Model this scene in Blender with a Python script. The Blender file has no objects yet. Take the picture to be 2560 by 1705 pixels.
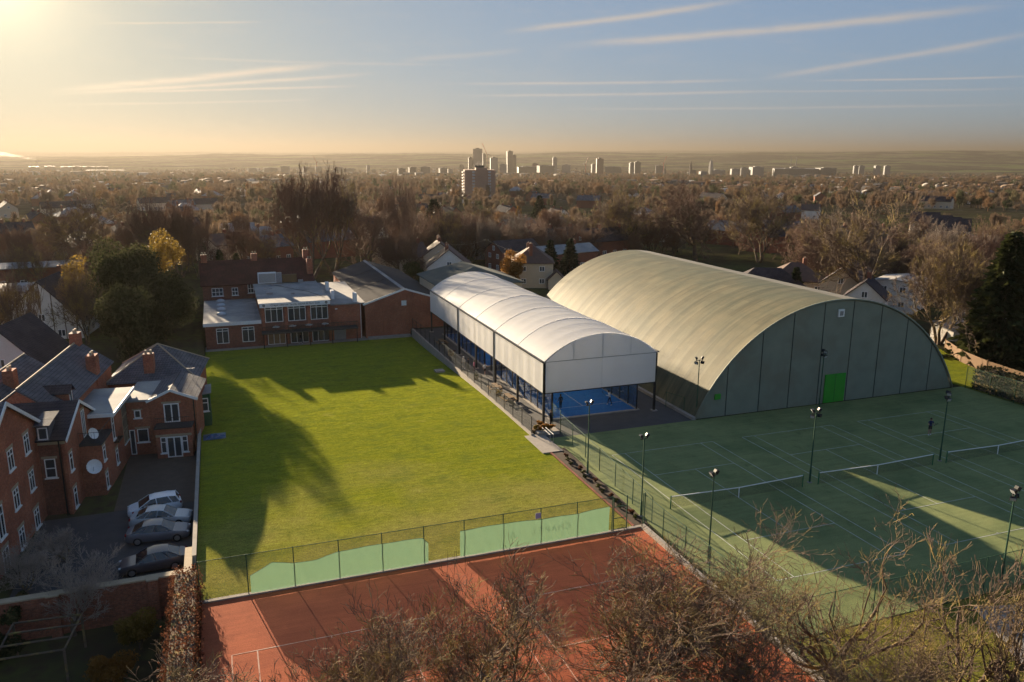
import bpy, math, random
import numpy as np
from mathutils import Vector, Matrix
R = math.radians
scene = bpy.context.scene
COL = scene.collection

# ------------------------------------------------------------------ camera
cam_d = bpy.data.cameras.new('camera')
cam_d.sensor_width = 36.0
cam_d.lens = 28.0
cam_d.clip_start = 0.5
cam_d.clip_end = 80000
cam = bpy.data.objects.new('camera', cam_d)
COL.objects.link(cam)
def cam_matrix(pos, yaw, pitch, roll):
    f = Vector((math.sin(yaw) * math.cos(pitch), math.cos(yaw) * math.cos(pitch), -math.sin(pitch)))
    r = Vector((math.cos(yaw), -math.sin(yaw), 0))
    u = r.cross(f)
    r2 = r * math.cos(roll) + u * math.sin(roll)
    u2 = -r * math.sin(roll) + u * math.cos(roll)
    return Matrix(((r2.x, u2.x, -f.x, pos[0]), (r2.y, u2.y, -f.y, pos[1]), (r2.z, u2.z, -f.z, pos[2]), (0, 0, 0, 1)))
cam.matrix_world = cam_matrix((-32.892, -50.387, 27.41), R(20.186), R(13.294), R(0.246))
scene.camera = cam

# ------------------------------------------------------------------ sun, sky, exposure
SUN_AZ, SUN_EL = R(-11.4), R(10.5)      # azimuth measured from +y towards +x
sun_d = bpy.data.lights.new('sun', 'SUN')
sun_d.energy = 5.0
sun_d.angle = R(0.55)
sun_d.color = (1.0, 0.80, 0.55)
sun = bpy.data.objects.new('sun', sun_d)
COL.objects.link(sun)
to_sun = Vector((math.sin(SUN_AZ) * math.cos(SUN_EL), math.cos(SUN_AZ) * math.cos(SUN_EL), math.sin(SUN_EL)))
sun.rotation_euler = to_sun.to_track_quat('Z', 'Y').to_euler()
sun.location = (-60, 200, 120)
scene.view_settings.view_transform = 'Standard'
scene.view_settings.look = 'None'
scene.view_settings.exposure = 2.2
scene.view_settings.gamma = 1.0
scene.cycles.use_denoising = True
scene.cycles.use_adaptive_sampling = True
scene.cycles.adaptive_threshold = 0.03
scene.cycles.max_bounces = 6
scene.cycles.diffuse_bounces = 3
scene.cycles.glossy_bounces = 2
scene.cycles.transmission_bounces = 3
scene.cycles.transparent_max_bounces = 16
scene.cycles.volume_bounces = 0
scene.cycles.caustics_reflective = False
scene.cycles.caustics_refractive = False
scene.cycles.sample_clamp_indirect = 4.0

class NT:
    """small helper that wires shader nodes"""
    def __init__(self, tree):
        self.t = tree
        tree.nodes.clear()
    def n(self, kind, **kw):
        nd = self.t.nodes.new(kind)
        for k, v in kw.items():
            if k.startswith('_'):
                setattr(nd, k[1:], v)
            else:
                key = int(k[1:]) if k[0] == 'i' and k[1:].isdigit() else k.replace('__', ' ')
                self.put(nd.inputs[key], v)
        return nd
    def put(self, sock, v):
        if isinstance(v, bpy.types.NodeSocket):
            self.t.links.new(v, sock)
        elif isinstance(v, bpy.types.Node):
            self.t.links.new(v.outputs[0], sock)
        else:
            if hasattr(sock, 'default_value') and sock.type == 'RGBA' and len(v) == 3:
                v = (*v, 1)
            sock.default_value = v
    def m(self, op, a, b=0.0, c=0.0, clamp=False):
        nd = self.t.nodes.new('ShaderNodeMath'); nd.operation = op; nd.use_clamp = clamp
        for i, v in enumerate((a, b, c)):
            self.put(nd.inputs[i], v)
        return nd.outputs[0]
    def vm(self, op, a, b=(0, 0, 0)):
        nd = self.t.nodes.new('ShaderNodeVectorMath'); nd.operation = op
        self.put(nd.inputs[0], a); self.put(nd.inputs[1], b)
        return nd.outputs[0]
    def mix(self, f, a, b, mode='MIX'):
        nd = self.t.nodes.new('ShaderNodeMix'); nd.data_type = 'RGBA'; nd.blend_type = mode
        self.put(nd.inputs[0], f); self.put(nd.inputs[6], a); self.put(nd.inputs[7], b)
        return nd.outputs[2]
    def ramp(self, f, lo, hi, a=0.0, b=1.0, smooth=False):
        nd = self.t.nodes.new('ShaderNodeMapRange'); nd.clamp = True
        if smooth:
            nd.interpolation_type = 'SMOOTHSTEP'
        self.put(nd.inputs[0], f)
        for i, v in zip((1, 2, 3, 4), (lo, hi, a, b)):
            self.put(nd.inputs[i], v)
        return nd.outputs[0]
    def noise(self, vec, scale, detail=4.0, rough=0.55, w=None):
        nd = self.t.nodes.new('ShaderNodeTexNoise')
        self.put(nd.inputs['Vector'], vec)
        nd.inputs['Scale'].default_value = scale
        nd.inputs['Detail'].default_value = detail
        nd.inputs['Roughness'].default_value = rough
        return nd.outputs[0]

world = bpy.data.worlds.new('World')
scene.world = world
world.use_nodes = True
w = NT(world.node_tree)
sky = w.n('ShaderNodeTexSky', _sky_type='NISHITA', _sun_disc=False, _sun_elevation=SUN_EL, _sun_rotation=SUN_AZ,
          _altitude=100.0, _air_density=1.0, _dust_density=0.35, _ozone_density=2.2)
tc = w.n('ShaderNodeTexCoord')
dirv = w.vm('NORMALIZE', tc.outputs['Generated'])
sp = w.n('ShaderNodeSeparateXYZ', i0=dirv)
az = w.m('ARCTAN2', sp.outputs[0], sp.outputs[1])
el = w.m('ARCSINE', sp.outputs[2])
cv = w.n('ShaderNodeCombineXYZ', i0=az, i1=el)
wob = w.noise(w.vm('MULTIPLY', cv, (9.0, 14.0, 1)), 1.0, 3.0)
fine = w.noise(w.vm('MULTIPLY', cv, (26.0, 240.0, 1)), 1.0, 5.0, 0.65)
broad = w.noise(w.vm('MULTIPLY', cv, (14.0, 60.0, 1)), 1.0, 4.0, 0.6)
# contrails and cirrus streaks: azimuth range, elevation at both ends, half width (degrees), opacity
STREAKS = [(-10.17, 9.91, 3.28, 6.0, 0.44, 0.8),
    (-10.18, 11.91, 3.18, 5.29, 0.25, 0.7),
    (-6.93, 10.72, 3.5, 4.41, 0.16, 0.6),
    (-6.98, 4.7, 7.44, 8.21, 0.13, 0.45),
    (18.42, 36.62, 7.78, 9.75, 0.41, 0.75),
    (21.67, 52.45, 6.97, 8.55, 0.5, 0.9),
    (11.93, 21.67, 5.93, 6.86, 0.38, 0.3),
    (14.25, 37.82, 4.57, 4.75, 0.19, 0.6),
    (35.36, 53.87, 4.63, 7.08, 0.38, 0.55),
    (14.82, 40.8, 3.79, 4.04, 0.19, 0.55),
    (38.63, 54.65, 4.62, 4.41, 0.13, 0.6),
    (20.81, 54.86, 2.97, 2.9, 0.16, 0.4),
    (29.69, 54.74, 4.09, 3.75, 0.13, 0.35),
    (-10.25, 8.37, 2.64, 3.47, 0.16, 0.3),
    (-4.3, 17.82, 5.75, 5.79, 0.19, 0.25)]
total = None
for a0, a1, e0, e1, wd, op in STREAKS:
    wd *= 0.46
    t = w.m('DIVIDE', w.m('SUBTRACT', az, R(a0)), R(a1 - a0))
    line = w.m('ADD', w.m('MULTIPLY_ADD', t, R(e1 - e0), R(e0)), w.m('MULTIPLY', w.m('SUBTRACT', wob, 0.5), R(wd * 1.6)))
    dd = w.m('DIVIDE', w.m('SUBTRACT', el, line), R(wd))
    g = w.m('POWER', 2.718, w.m('MULTIPLY', w.m('MULTIPLY', dd, dd), -1.0))
    ends = w.m('MULTIPLY', w.ramp(t, 0.0, 0.3, smooth=True), w.ramp(t, 1.0, 0.7, smooth=True))
    body = w.ramp(w.m('ADD', w.m('MULTIPLY', fine, 0.6), w.m('MULTIPLY', broad, 0.6)), 0.28, 0.6)
    k = w.m('MULTIPLY', w.m('MULTIPLY', g, ends), w.m('MULTIPLY', body, min(1.0, op * 1.25)))
    total = k if total is None else w.m('MAXIMUM', total, k)
veil = w.m('MULTIPLY', w.ramp(broad, 0.52, 0.8), w.m('MULTIPLY', w.ramp(el, R(1.5), R(6)), 0.16))
mask = w.m('ADD', total, veil, clamp=True)
# the photograph's sky is an even, compressed one: the same soft curve over the whole dome
soft = w.n('ShaderNodeGamma', Color=w.mix(1.0, sky.outputs[0], (0.1035, 0.1035, 0.1035), 'MULTIPLY'), Gamma=0.36).outputs[0]
soft = w.mix(1.0, soft, tuple(g / (2 ** 2.1 * 0.05) for g in (0.365, 0.478, 0.664)), 'MULTIPLY')
lum = w.n('ShaderNodeRGBToBW', i0=soft).outputs[0]
cloud = w.mix(1.0, w.n('ShaderNodeCombineColor', i0=lum, i1=lum, i2=lum).outputs[0], (1.36, 1.36, 1.42), 'MULTIPLY')
skyc = w.mix(mask, soft, cloud)
# bright aureole round the low sun, just outside the frame
nd = w.t.nodes.new('ShaderNodeVectorMath'); nd.operation = 'DOT_PRODUCT'
w.put(nd.inputs[0], dirv); nd.inputs[1].default_value = tuple(to_sun)
ang = w.m('ARCCOSINE', w.m('MINIMUM', nd.outputs['Value'], 0.99999))
warm = w.m('POWER', 2.718, w.m('DIVIDE', ang, -R(20.0)))
skyc = w.mix(1.0, skyc, w.mix(warm, (1.0, 1.0, 1.0), (1.10, 0.86, 0.50)), 'MULTIPLY')
aur = w.m('ADD', w.m('MULTIPLY', w.m('POWER', 2.718, w.m('DIVIDE', ang, -R(2.2))), 7.5), w.m('MULTIPLY', w.m('POWER', 2.718, w.m('DIVIDE', ang, -R(8.0))), 1.5))
skyc = w.mix(1.0, skyc, w.mix(1.0, w.n('ShaderNodeCombineColor', i0=aur, i1=aur, i2=aur).outputs[0], (1.0, 0.80, 0.50), 'MULTIPLY'), 'ADD')
bg = w.n('ShaderNodeBackground', Color=skyc, Strength=0.05)
w.n('ShaderNodeOutputWorld', Surface=bg.outputs[0])
world.cycles.sampling_method = 'MANUAL'
world.cycles.sample_map_resolution = 256

# ------------------------------------------------------------------ mesh helpers
class MB:
    """collects shapes and links them as ONE mesh object"""
    def __init__(self):
        self.v = []; self.f = []
    def add(self, vs, fs):
        o = len(self.v)
        self.v.extend([tuple(p) for p in vs])
        self.f.extend([tuple(i + o for i in q) for q in fs])
        return self
    def box(self, x0, x1, y0, y1, z0, z1):
        return self.add([(x0, y0, z0), (x1, y0, z0), (x1, y1, z0), (x0, y1, z0), (x0, y0, z1), (x1, y0, z1), (x1, y1, z1), (x0, y1, z1)],
                        [(3, 2, 1, 0), (4, 5, 6, 7), (0, 1, 5, 4), (1, 2, 6, 5), (2, 3, 7, 6), (3, 0, 4, 7)])
    def prism(self, poly, z0, z1):
        """poly counter-clockwise in plan; z0/z1 numbers or per-vertex lists"""
        n = len(poly)
        a = z0 if hasattr(z0, '__len__') else [z0] * n
        b = z1 if hasattr(z1, '__len__') else [z1] * n
        vs = [(p[0], p[1], a[i]) for i, p in enumerate(poly)] + [(p[0], p[1], b[i]) for i, p in enumerate(poly)]
        fs = [tuple(range(n - 1, -1, -1)), tuple(range(n, 2 * n))] + [(i, (i + 1) % n, n + (i + 1) % n, n + i) for i in range(n)]
        return self.add(vs, fs)
    def slab(self, pts, t):
        """a planar polygon in 3-D given thickness t along its normal (downwards)"""
        P = [Vector(p) for p in pts]
        nrm = (P[1] - P[0]).cross(P[2] - P[0]).normalized()
        if nrm.z < 0:
            P.reverse(); nrm = -nrm
        n = len(P)
        vs = P + [p - nrm * t for p in P]
        fs = [tuple(range(n)), tuple(range(2 * n - 1, n - 1, -1))] + [((i + 1) % n, i, n + i, n + (i + 1) % n) for i in range(n)]
        return self.add(vs, fs)
    def quad(self, a, b, c, d):
        return self.add([a, b, c, d], [(0, 1, 2, 3)])
    def tube(self, pts, rad, n=6, cap=True):
        P = [Vector(p) for p in pts]
        rr = rad if hasattr(rad, '__len__') else [rad] * len(P)
        vs = []; fs = []
        for i, p in enumerate(P):
            d = (P[min(i + 1, len(P) - 1)] - P[max(i - 1, 0)]).normalized()
            s = d.cross(Vector((0, 0, 1)) if abs(d.z) < 0.95 else Vector((1, 0, 0))).normalized()
            t = s.cross(d)
            for k in range(n):
                a = 2 * math.pi * k / n + math.pi / 4 * (n == 4)
                vs.append(p + (s * math.cos(a) + t * math.sin(a)) * rr[i])
        for i in range(len(P) - 1):
            for k in range(n):
                fs.append(((i + 1) * n + k, (i + 1) * n + (k + 1) % n, i * n + (k + 1) % n, i * n + k))
        if cap:
            fs.append(tuple(range(n))); fs.append(tuple(len(P) * n - 1 - k for k in range(n)))
        return self.add(vs, fs)
    def bar(self, a, b, r, n=4):
        return self.tube([a, b], r, n)
    def ball(self, c, rx, ry, rz, nu=10, nv=6):
        vs = [(c[0], c[1], c[2] - rz)]
        for j in range(1, nv):
            t = -math.pi / 2 + math.pi * j / nv
            for i in range(nu):
                a = 2 * math.pi * i / nu
                vs.append((c[0] + rx * math.cos(t) * math.cos(a), c[1] + ry * math.cos(t) * math.sin(a), c[2] + rz * math.sin(t)))
        vs.append((c[0], c[1], c[2] + rz))
        fs = [(0, 1 + (i + 1) % nu, 1 + i) for i in range(nu)]
        for j in range(nv - 2):
            for i in range(nu):
                a = 1 + j * nu
                fs.append((a + i, a + (i + 1) % nu, a + nu + (i + 1) % nu, a + nu + i))
        L = len(vs) - 1; a = 1 + (nv - 2) * nu
        fs += [(a + i, a + (i + 1) % nu, L) for i in range(nu)]
        return self.add(vs, fs)
    def lathe(self, c, prof, n=12):
        vs = []; fs = []
        for r, z in prof:
            for k in range(n):
                a = 2 * math.pi * k / n
                vs.append((c[0] + r * math.cos(a), c[1] + r * math.sin(a), c[2] + z))
        for i in range(len(prof) - 1):
            for k in range(n):
                fs.append((i * n + k, i * n + (k + 1) % n, (i + 1) * n + (k + 1) % n, (i + 1) * n + k))
        fs.append(tuple(range(n - 1, -1, -1))); fs.append(tuple((len(prof) - 1) * n + k for k in range(n)))
        return self.add(vs, fs)
    def build(self, name, mat, parent=None, smooth=False, bevel=0.0):
        me = bpy.data.meshes.new(name)
        off = parent.location if parent is not None else (0, 0, 0)
        if parent is not None and parent.parent is not None:
            off = Vector(off) + parent.parent.location
        vs = [(p[0] - off[0], p[1] - off[1], p[2] - off[2]) for p in self.v]
        me.from_pydata(vs, [], self.f)
        me.materials.append(mat)
        if smooth:
            me.shade_smooth()
        o = bpy.data.objects.new(name, me)
        COL.objects.link(o)
        if parent is not None:
            o.parent = parent
        if bevel:
            md = o.modifiers.new('edge', 'BEVEL'); md.width = bevel; md.segments = 2; md.limit_method = 'ANGLE'
        return o

def np_mesh(name, V, F, mat, parent=None, smooth=False):
    """fast mesh from numpy arrays; F is (n,3) or (n,4)"""
    me = bpy.data.meshes.new(name)
    V = np.ascontiguousarray(V, np.float32); F = np.ascontiguousarray(F, np.int32)
    k = F.shape[1]
    me.vertices.add(len(V)); me.vertices.foreach_set('co', V.ravel())
    me.loops.add(F.size); me.loops.foreach_set('vertex_index', F.ravel())
    me.polygons.add(len(F)); me.polygons.foreach_set('loop_start', np.arange(0, F.size, k, dtype=np.int32))
    me.update(calc_edges=True)
    me.materials.append(mat)
    if smooth:
        me.shade_smooth()
    o = bpy.data.objects.new(name, me)
    COL.objects.link(o)
    if parent is not None:
        o.parent = parent
    return o

def tag(o, label=None, cat=None, group=None, kind=None):
    for k, v in (('label', label), ('category', cat), ('group', group), ('kind', kind)):
        if v:
            o[k] = v
    return o

def thing(name, label, cat, loc=(0, 0, 0), group=None):
    o = bpy.data.objects.new(name, None)
    o.empty_display_size = 0.5
    o.location = loc
    COL.objects.link(o)
    return tag(o, label, cat, group)

def copy_tree(root, loc=None, rz=None, label=None, group=None, scale=None):
    def rec(o, par):
        c = o.copy()
        COL.objects.link(c)
        if par is not None:
            c.parent = par
        for ch in o.children:
            rec(ch, c)
        return c
    c = rec(root, None)
    if loc is not None: c.location = loc
    if rz is not None: c.rotation_euler = (0, 0, rz)
    if scale is not None: c.scale = scale if hasattr(scale, '__len__') else (scale,) * 3
    if label: c['label'] = label
    if group: c['group'] = group
    return c

def structure(o, label=None):
    o['kind'] = 'structure'
    if label:
        o['label'] = label
    return o

# ------------------------------------------------------------------ materials
def material(name, c1, c2=None, scale=1.0, rough=0.8, bump=0.0, bscale=None, spec=0.3, metal=0.0, c3=None, scale3=0.1, space='pos', amount=1.0, stretch=None):
    """two or three base colours blended by noise; object space for things that are copied"""
    mt = bpy.data.materials.new(name); mt.use_nodes = True
    t = NT(mt.node_tree)
    if space == 'pos':
        vec = t.n('ShaderNodeNewGeometry').outputs['Position']
    else:
        vec = t.n('ShaderNodeTexCoord').outputs['Object']
    if stretch:
        vec = t.vm('MULTIPLY', vec, stretch)
    col = c1
    if c2 is not None:
        f = t.ramp(t.noise(vec, scale, 5.0, 0.6), 0.5 - 0.22 / amount, 0.5 + 0.22 / amount)
        col = t.mix(f, c1, c2)
    if c3 is not None:
        f3 = t.ramp(t.noise(vec, scale3, 4.0), 0.48, 0.66)
        col = t.mix(f3, col, c3)
    b = t.n('ShaderNodeBsdfPrincipled', Roughness=rough, Metallic=metal)
    b.inputs['Specular IOR Level'].default_value = spec
    t.put(b.inputs['Base Color'], col)
    if bump:
        bn = t.n('ShaderNodeBump', Strength=bump, Distance=0.05)
        t.put(bn.inputs['Height'], t.noise(vec, bscale or scale * 3, 4.0))
        t.put(b.inputs['Normal'], bn)
    t.n('ShaderNodeOutputMaterial', Surface=b.outputs[0])
    return mt

def brick_material(name, c1, c2, mortar, bw=0.225, bh=0.075):
    mt = bpy.data.materials.new(name); mt.use_nodes = True
    t = NT(mt.node_tree)
    pos = t.n('ShaderNodeNewGeometry').outputs['Position']
    s = t.n('ShaderNodeSeparateXYZ', i0=pos)
    vec = t.n('ShaderNodeCombineXYZ', i0=t.m('ADD', s.outputs[0], s.outputs[1]), i1=s.outputs[2])
    br = t.n('ShaderNodeTexBrick', Vector=vec.outputs[0], Color1=c1, Color2=c2, Mortar=mortar, Scale=1.0)
    br.inputs['Mortar Size'].default_value = 0.008
    br.inputs['Brick Width'].default_value = bw; br.inputs['Row Height'].default_value = bh
    big = t.ramp(t.noise(pos, 0.5, 5.0), 0.35, 0.7)
    med = t.ramp(t.noise(pos, 6.0, 3.0), 0.3, 0.7, 0.7, 1.2)
    col = t.mix(1.0, br.outputs[0], t.mix(big, (1.1, 1.05, 1.0), (0.72, 0.68, 0.68)), 'MULTIPLY')
    mm = t.n('ShaderNodeCombineColor', i0=med, i1=med, i2=med).outputs[0]
    col = t.mix(1.0, col, mm, 'MULTIPLY')
    b = t.n('ShaderNodeBsdfPrincipled', Roughness=0.9)
    b.inputs['Specular IOR Level'].default_value = 0.15
    t.put(b.inputs['Base Color'], col)
    t.n('ShaderNodeOutputMaterial', Surface=b.outputs[0])
    return mt

def slate_material(name, c1, c2, course=0.3, width=0.3, gloss=0.45, vertical=False):
    mt = bpy.data.materials.new(name); mt.use_nodes = True
    t = NT(mt.node_tree)
    pos = t.n('ShaderNodeNewGeometry').outputs['Position']
    s = t.n('ShaderNodeSeparateXYZ', i0=pos)
    vec = t.n('ShaderNodeCombineXYZ', i0=t.m('SUBTRACT', s.outputs[0], s.outputs[1]), i1=t.m('MULTIPLY', s.outputs[2], 1.7))
    br = t.n('ShaderNodeTexBrick', Vector=vec.outputs[0], Color1=c1, Color2=c2, Mortar=tuple(c * 0.35 for c in c1), Scale=1.0)
    br.inputs['Mortar Size'].default_value = 0.02
    br.inputs['Brick Width'].default_value = width; br.inputs['Row Height'].default_value = course
    big = t.ramp(t.noise(pos, 0.7, 5.0), 0.35, 0.7, 0.75, 1.25)
    mm = t.n('ShaderNodeCombineColor', i0=big, i1=big, i2=big).outputs[0]
    col = t.mix(1.0, br.outputs[0], mm, 'MULTIPLY')
    b = t.n('ShaderNodeBsdfPrincipled', Roughness=gloss)
    b.inputs['Specular IOR Level'].default_value = 0.15
    t.put(b.inputs['Base Color'], col)
    bn = t.n('ShaderNodeBump', Strength=0.4, Distance=0.03, Height=br.outputs['Fac'])
    t.put(b.inputs['Normal'], bn)
    t.n('ShaderNodeOutputMaterial', Surface=b.outputs[0])
    return mt

def leaf_material(name, c1, c2, trans=0.35, scale=0.6, rough=0.5):
    mt = bpy.data.materials.new(name); mt.use_nodes = True
    t = NT(mt.node_tree)
    vec = t.n('ShaderNodeTexCoord').outputs['Object']
    inf = t.n('ShaderNodeObjectInfo').outputs['Random']
    f = t.ramp(t.m('ADD', t.noise(vec, scale, 4.0, 0.7), t.m('MULTIPLY', t.m('SUBTRACT', inf, 0.5), 0.3)), 0.3, 0.7)
    col = t.mix(f, c1, c2)
    d = t.n('ShaderNodeBsdfPrincipled', Roughness=rough)
    d.inputs['Specular IOR Level'].default_value = 0.07 if rough < 0.9 else 0.03
    t.put(d.inputs['Base Color'], col)
    tr = t.n('ShaderNodeBsdfTranslucent', Color=col)
    mx = t.n('ShaderNodeMixShader', i0=trans, i1=d.outputs[0], i2=tr.outputs[0])
    t.n('ShaderNodeOutputMaterial', Surface=mx.outputs[0])
    return mt

def mesh_material(name, col, cover, cell=0.05):
    """woven wire: real gaps come out as transparency, denser where wires cross"""
    mt = bpy.data.materials.new(name); mt.use_nodes = True
    t = NT(mt.node_tree)
    pos = t.n('ShaderNodeNewGeometry').outputs['Position']
    s = t.n('ShaderNodeSeparateXYZ', i0=pos)
    h = t.m('ADD', s.outputs[0], s.outputs[1])
    k = math.pi / (cell * 1.414)
    a = t.m('ABSOLUTE', t.m('SINE', t.m('MULTIPLY', t.m('ADD', h, s.outputs[2]), k)))
    b2 = t.m('ABSOLUTE', t.m('SINE', t.m('MULTIPLY', t.m('SUBTRACT', h, s.outputs[2]), k)))
    mn = t.m('MINIMUM', a, b2)
    fac = t.m('LESS_THAN', mn, cover * math.pi / 4)
    d = t.n('ShaderNodeBsdfPrincipled', Roughness=0.5)
    t.put(d.inputs['Base Color'], (*col, 1))
    tr = t.n('ShaderNodeBsdfTransparent')
    mx = t.n('ShaderNodeMixShader', i0=fac, i1=tr.outputs[0], i2=d.outputs[0])
    t.n('ShaderNodeOutputMaterial', Surface=mx.outputs[0])
    return mt

def glass_material(name, tint=(0.9, 0.95, 1.0), refl=0.12):
    mt = bpy.data.materials.new(name); mt.use_nodes = True
    t = NT(mt.node_tree)
    tr = t.n('ShaderNodeBsdfTransparent', Color=tint)
    g = t.n('ShaderNodeBsdfGlossy', Roughness=0.03)
    fr = t.n('ShaderNodeFresnel', IOR=1.5)
    f = t.m('MULTIPLY', fr.outputs[0], 0.6, clamp=True)
    mx = t.n('ShaderNodeMixShader', i0=f, i1=tr.outputs[0], i2=g.outputs[0])
    t.n('ShaderNodeOutputMaterial', Surface=mx.outputs[0])
    return mt

def flat_print(name, base, ink, fn):
    pass

M = {}
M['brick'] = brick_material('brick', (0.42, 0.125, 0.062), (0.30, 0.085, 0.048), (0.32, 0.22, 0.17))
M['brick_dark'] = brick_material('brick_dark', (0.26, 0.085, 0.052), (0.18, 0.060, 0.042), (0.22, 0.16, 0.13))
M['brick_wall'] = brick_material('brick_wall', (0.32, 0.10, 0.055), (0.20, 0.065, 0.042), (0.22, 0.16, 0.12))
M['brick_far'] = material('brick_far', (0.23, 0.085, 0.05), (0.16, 0.065, 0.045), 0.6, 0.9)
M['stone'] = material('stone', (0.42, 0.33, 0.22), (0.32, 0.25, 0.17), 2.0, 0.85)
M['slate'] = slate_material('slate', (0.105, 0.105, 0.12), (0.15, 0.142, 0.15), gloss=0.8)
M['slate_dark'] = slate_material('slate_dark', (0.050, 0.042, 0.048), (0.070, 0.055, 0.058), gloss=0.85)
M['tile_red'] = slate_material('tile_red', (0.085, 0.028, 0.024), (0.11, 0.034, 0.026), 0.2, 0.25, 0.75)
M['tile_brown'] = material('tile_brown', (0.13, 0.075, 0.055), (0.085, 0.055, 0.045), 1.2, 0.8)
M['felt'] = material('felt', (0.32, 0.31, 0.30), (0.20, 0.195, 0.195), 0.45, 0.85, 0.1, spec=0.12, c3=(0.40, 0.37, 0.33), scale3=0.18)
M['felt_dark'] = material('felt_dark', (0.075, 0.072, 0.072), (0.055, 0.052, 0.052), 0.5, 1.0, 0.1, spec=0.02)
M['render_white'] = material('render_white', (0.72, 0.69, 0.64), (0.62, 0.58, 0.52), 0.8, 0.9)
M['render_cream'] = material('render_cream', (0.58, 0.47, 0.33), (0.50, 0.41, 0.30), 0.8, 0.9)
M['white'] = material('white', (0.80, 0.79, 0.77), (0.72, 0.71, 0.69), 3.0, 0.4)
M['window'] = material('window', (0.035, 0.04, 0.045), (0.06, 0.065, 0.07), 0.7, 0.08, spec=0.5)
M['curtain'] = material('curtain', (0.20, 0.12, 0.06), (0.28, 0.18, 0.10), 2.0, 0.4)
M['black_steel'] = material('black_steel', (0.012, 0.012, 0.013), (0.018, 0.018, 0.02), 4.0, 0.4)
M['green_steel'] = material('green_steel', (0.028, 0.075, 0.045), (0.035, 0.085, 0.052), 4.0, 0.8, spec=0.15)
M['grey_steel'] = material('grey_steel', (0.30, 0.30, 0.31), (0.24, 0.24, 0.25), 4.0, 0.4, metal=0.4)
M['concrete'] = material('concrete', (0.34, 0.30, 0.26), (0.26, 0.23, 0.20), 1.3, 0.9, 0.1)
M['asphalt'] = material('asphalt', (0.055, 0.053, 0.055), (0.075, 0.071, 0.071), 1.0, 0.9, 0.15, 14)
M['wood'] = material('wood', (0.20, 0.12, 0.05), (0.13, 0.075, 0.035), 1.2, 0.8, stretch=(1, 1, 0.2))
M['fence_wood'] = material('fence_wood', (0.15, 0.082, 0.034), (0.095, 0.052, 0.024), 1.5, 0.8, space='obj', stretch=(6, 6, 0.5))
M['bark'] = material('bark', (0.13, 0.095, 0.07), (0.07, 0.052, 0.04), 3.0, 0.95, 0.3, 9, space='obj', c3=(0.24, 0.17, 0.05), scale3=1.6)
M['twig'] = material('twig', (0.150, 0.100, 0.070), (0.095, 0.064, 0.048), 1.0, 0.9, space='obj', c3=(0.26, 0.19, 0.055), scale3=0.8)
M['twig_grey'] = material('twig_grey', (0.36, 0.29, 0.24), (0.26, 0.21, 0.17), 1.0, 0.9, space='obj')
M['twig_red'] = material('twig_red', (0.165, 0.092, 0.060), (0.115, 0.068, 0.048), 1.0, 0.9, space='obj')
M['twig_pale'] = material('twig_pale', (0.185, 0.145, 0.115), (0.13, 0.10, 0.082), 1.0, 0.9, space='obj')
M['wire'] = mesh_material('wire', (0.05, 0.06, 0.055), 0.17, 0.06)
M['wire_green'] = mesh_material('wire_green', (0.06, 0.10, 0.075), 0.2, 0.06)
M['glass'] = glass_material('glass')

# ------------------------------------------------------------------ terrain
def vnoise(x, y, seed=0):
    x = np.asarray(x, float); y = np.asarray(y, float)
    xi = np.floor(x).astype(np.int64); yi = np.floor(y).astype(np.int64)
    fx = x - xi; fy = y - yi
    fx = fx * fx * (3 - 2 * fx); fy = fy * fy * (3 - 2 * fy)
    def h(a, b):
        n = (a * 374761393 + b * 668265263 + seed * 974634777) & 0x7fffffff
        n = ((n ^ (n >> 13)) * 1274126177) & 0x7fffffff
        return ((n ^ (n >> 16)) & 0xffff) / 65535.0
    return (h(xi, yi) * (1 - fx) + h(xi + 1, yi) * fx) * (1 - fy) + (h(xi, yi + 1) * (1 - fx) + h(xi + 1, yi + 1) * fx) * fy - 0.5
def fbm(x, y, seed=0, n=4):
    return sum(vnoise(x * 2 ** i, y * 2 ** i, seed + i) / 2 ** i for i in range(n))
S20, C20 = math.sin(R(20)), math.cos(R(20))
def terrain(x, y):
    x = np.asarray(x, float); y = np.asarray(y, float)
    s = x * S20 + y * C20; t = x * C20 - y * S20
    sm = lambda a, b: (lambda q: q * q * (3 - 2 * q))(np.clip((s - a) / (b - a), 0, 1))
    z = -0.0212 * np.clip(s - 105, 0, 3400)
    z = z + fbm(x / 260, y / 260, 3) * 7 * sm(150, 700)
    u = np.clip(t / 5300, -1.6, 1.6)
    r1 = np.interp(u, [-1.6, -1, 0, 1, 1.6], [-62, -50, 20, 58, 64]) + fbm(t / 1500, s / 3000, 7) * 26
    z = z + (r1 + 72) * sm(4600, 8600) * (0.82 + 0.18 * sm(6500, 8600)) + fbm(x / 900, y / 900, 11) * 26 * sm(4700, 6500)
    z = z - 55 * sm(8900, 10500)
    u2 = np.clip(t / 10600, -1.6, 1.6)
    r2 = 52 + 72 * u2 + fbm(t / 3800, s / 7000, 17) * 34
    z = z + (r2 - r1 + 55) * sm(11500, 17000)
    return z
def grow_lines(c, first, ratio, lo, hi, extra=()):
    L = [c]
    st = first
    while L[-1] < hi:
        L.append(L[-1] + st); st *= ratio
    st = first
    while L[0] > lo:
        L.insert(0, L[0] - st); st *= ratio
    return np.array(sorted(set([round(v, 3) for v in L] + list(extra))))
gx = grow_lines(0, 9, 1.032, -16000, 34000, (-36.25, -36.05, -5.2, -5.08))
gy = grow_lines(30, 9, 1.030, -400, 42000, (1.6, 1.9))
GX, GY = np.meshgrid(gx, gy)
GZ = terrain(GX, GY) - 0.06
GZ = np.where((GX < -5.15) & (GX > -36.2) & (GY > -2) & (GY < 118), GZ - 1.35, GZ)
low = (GX < -36.2) & (GX > -130) & (GY < 62)
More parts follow.
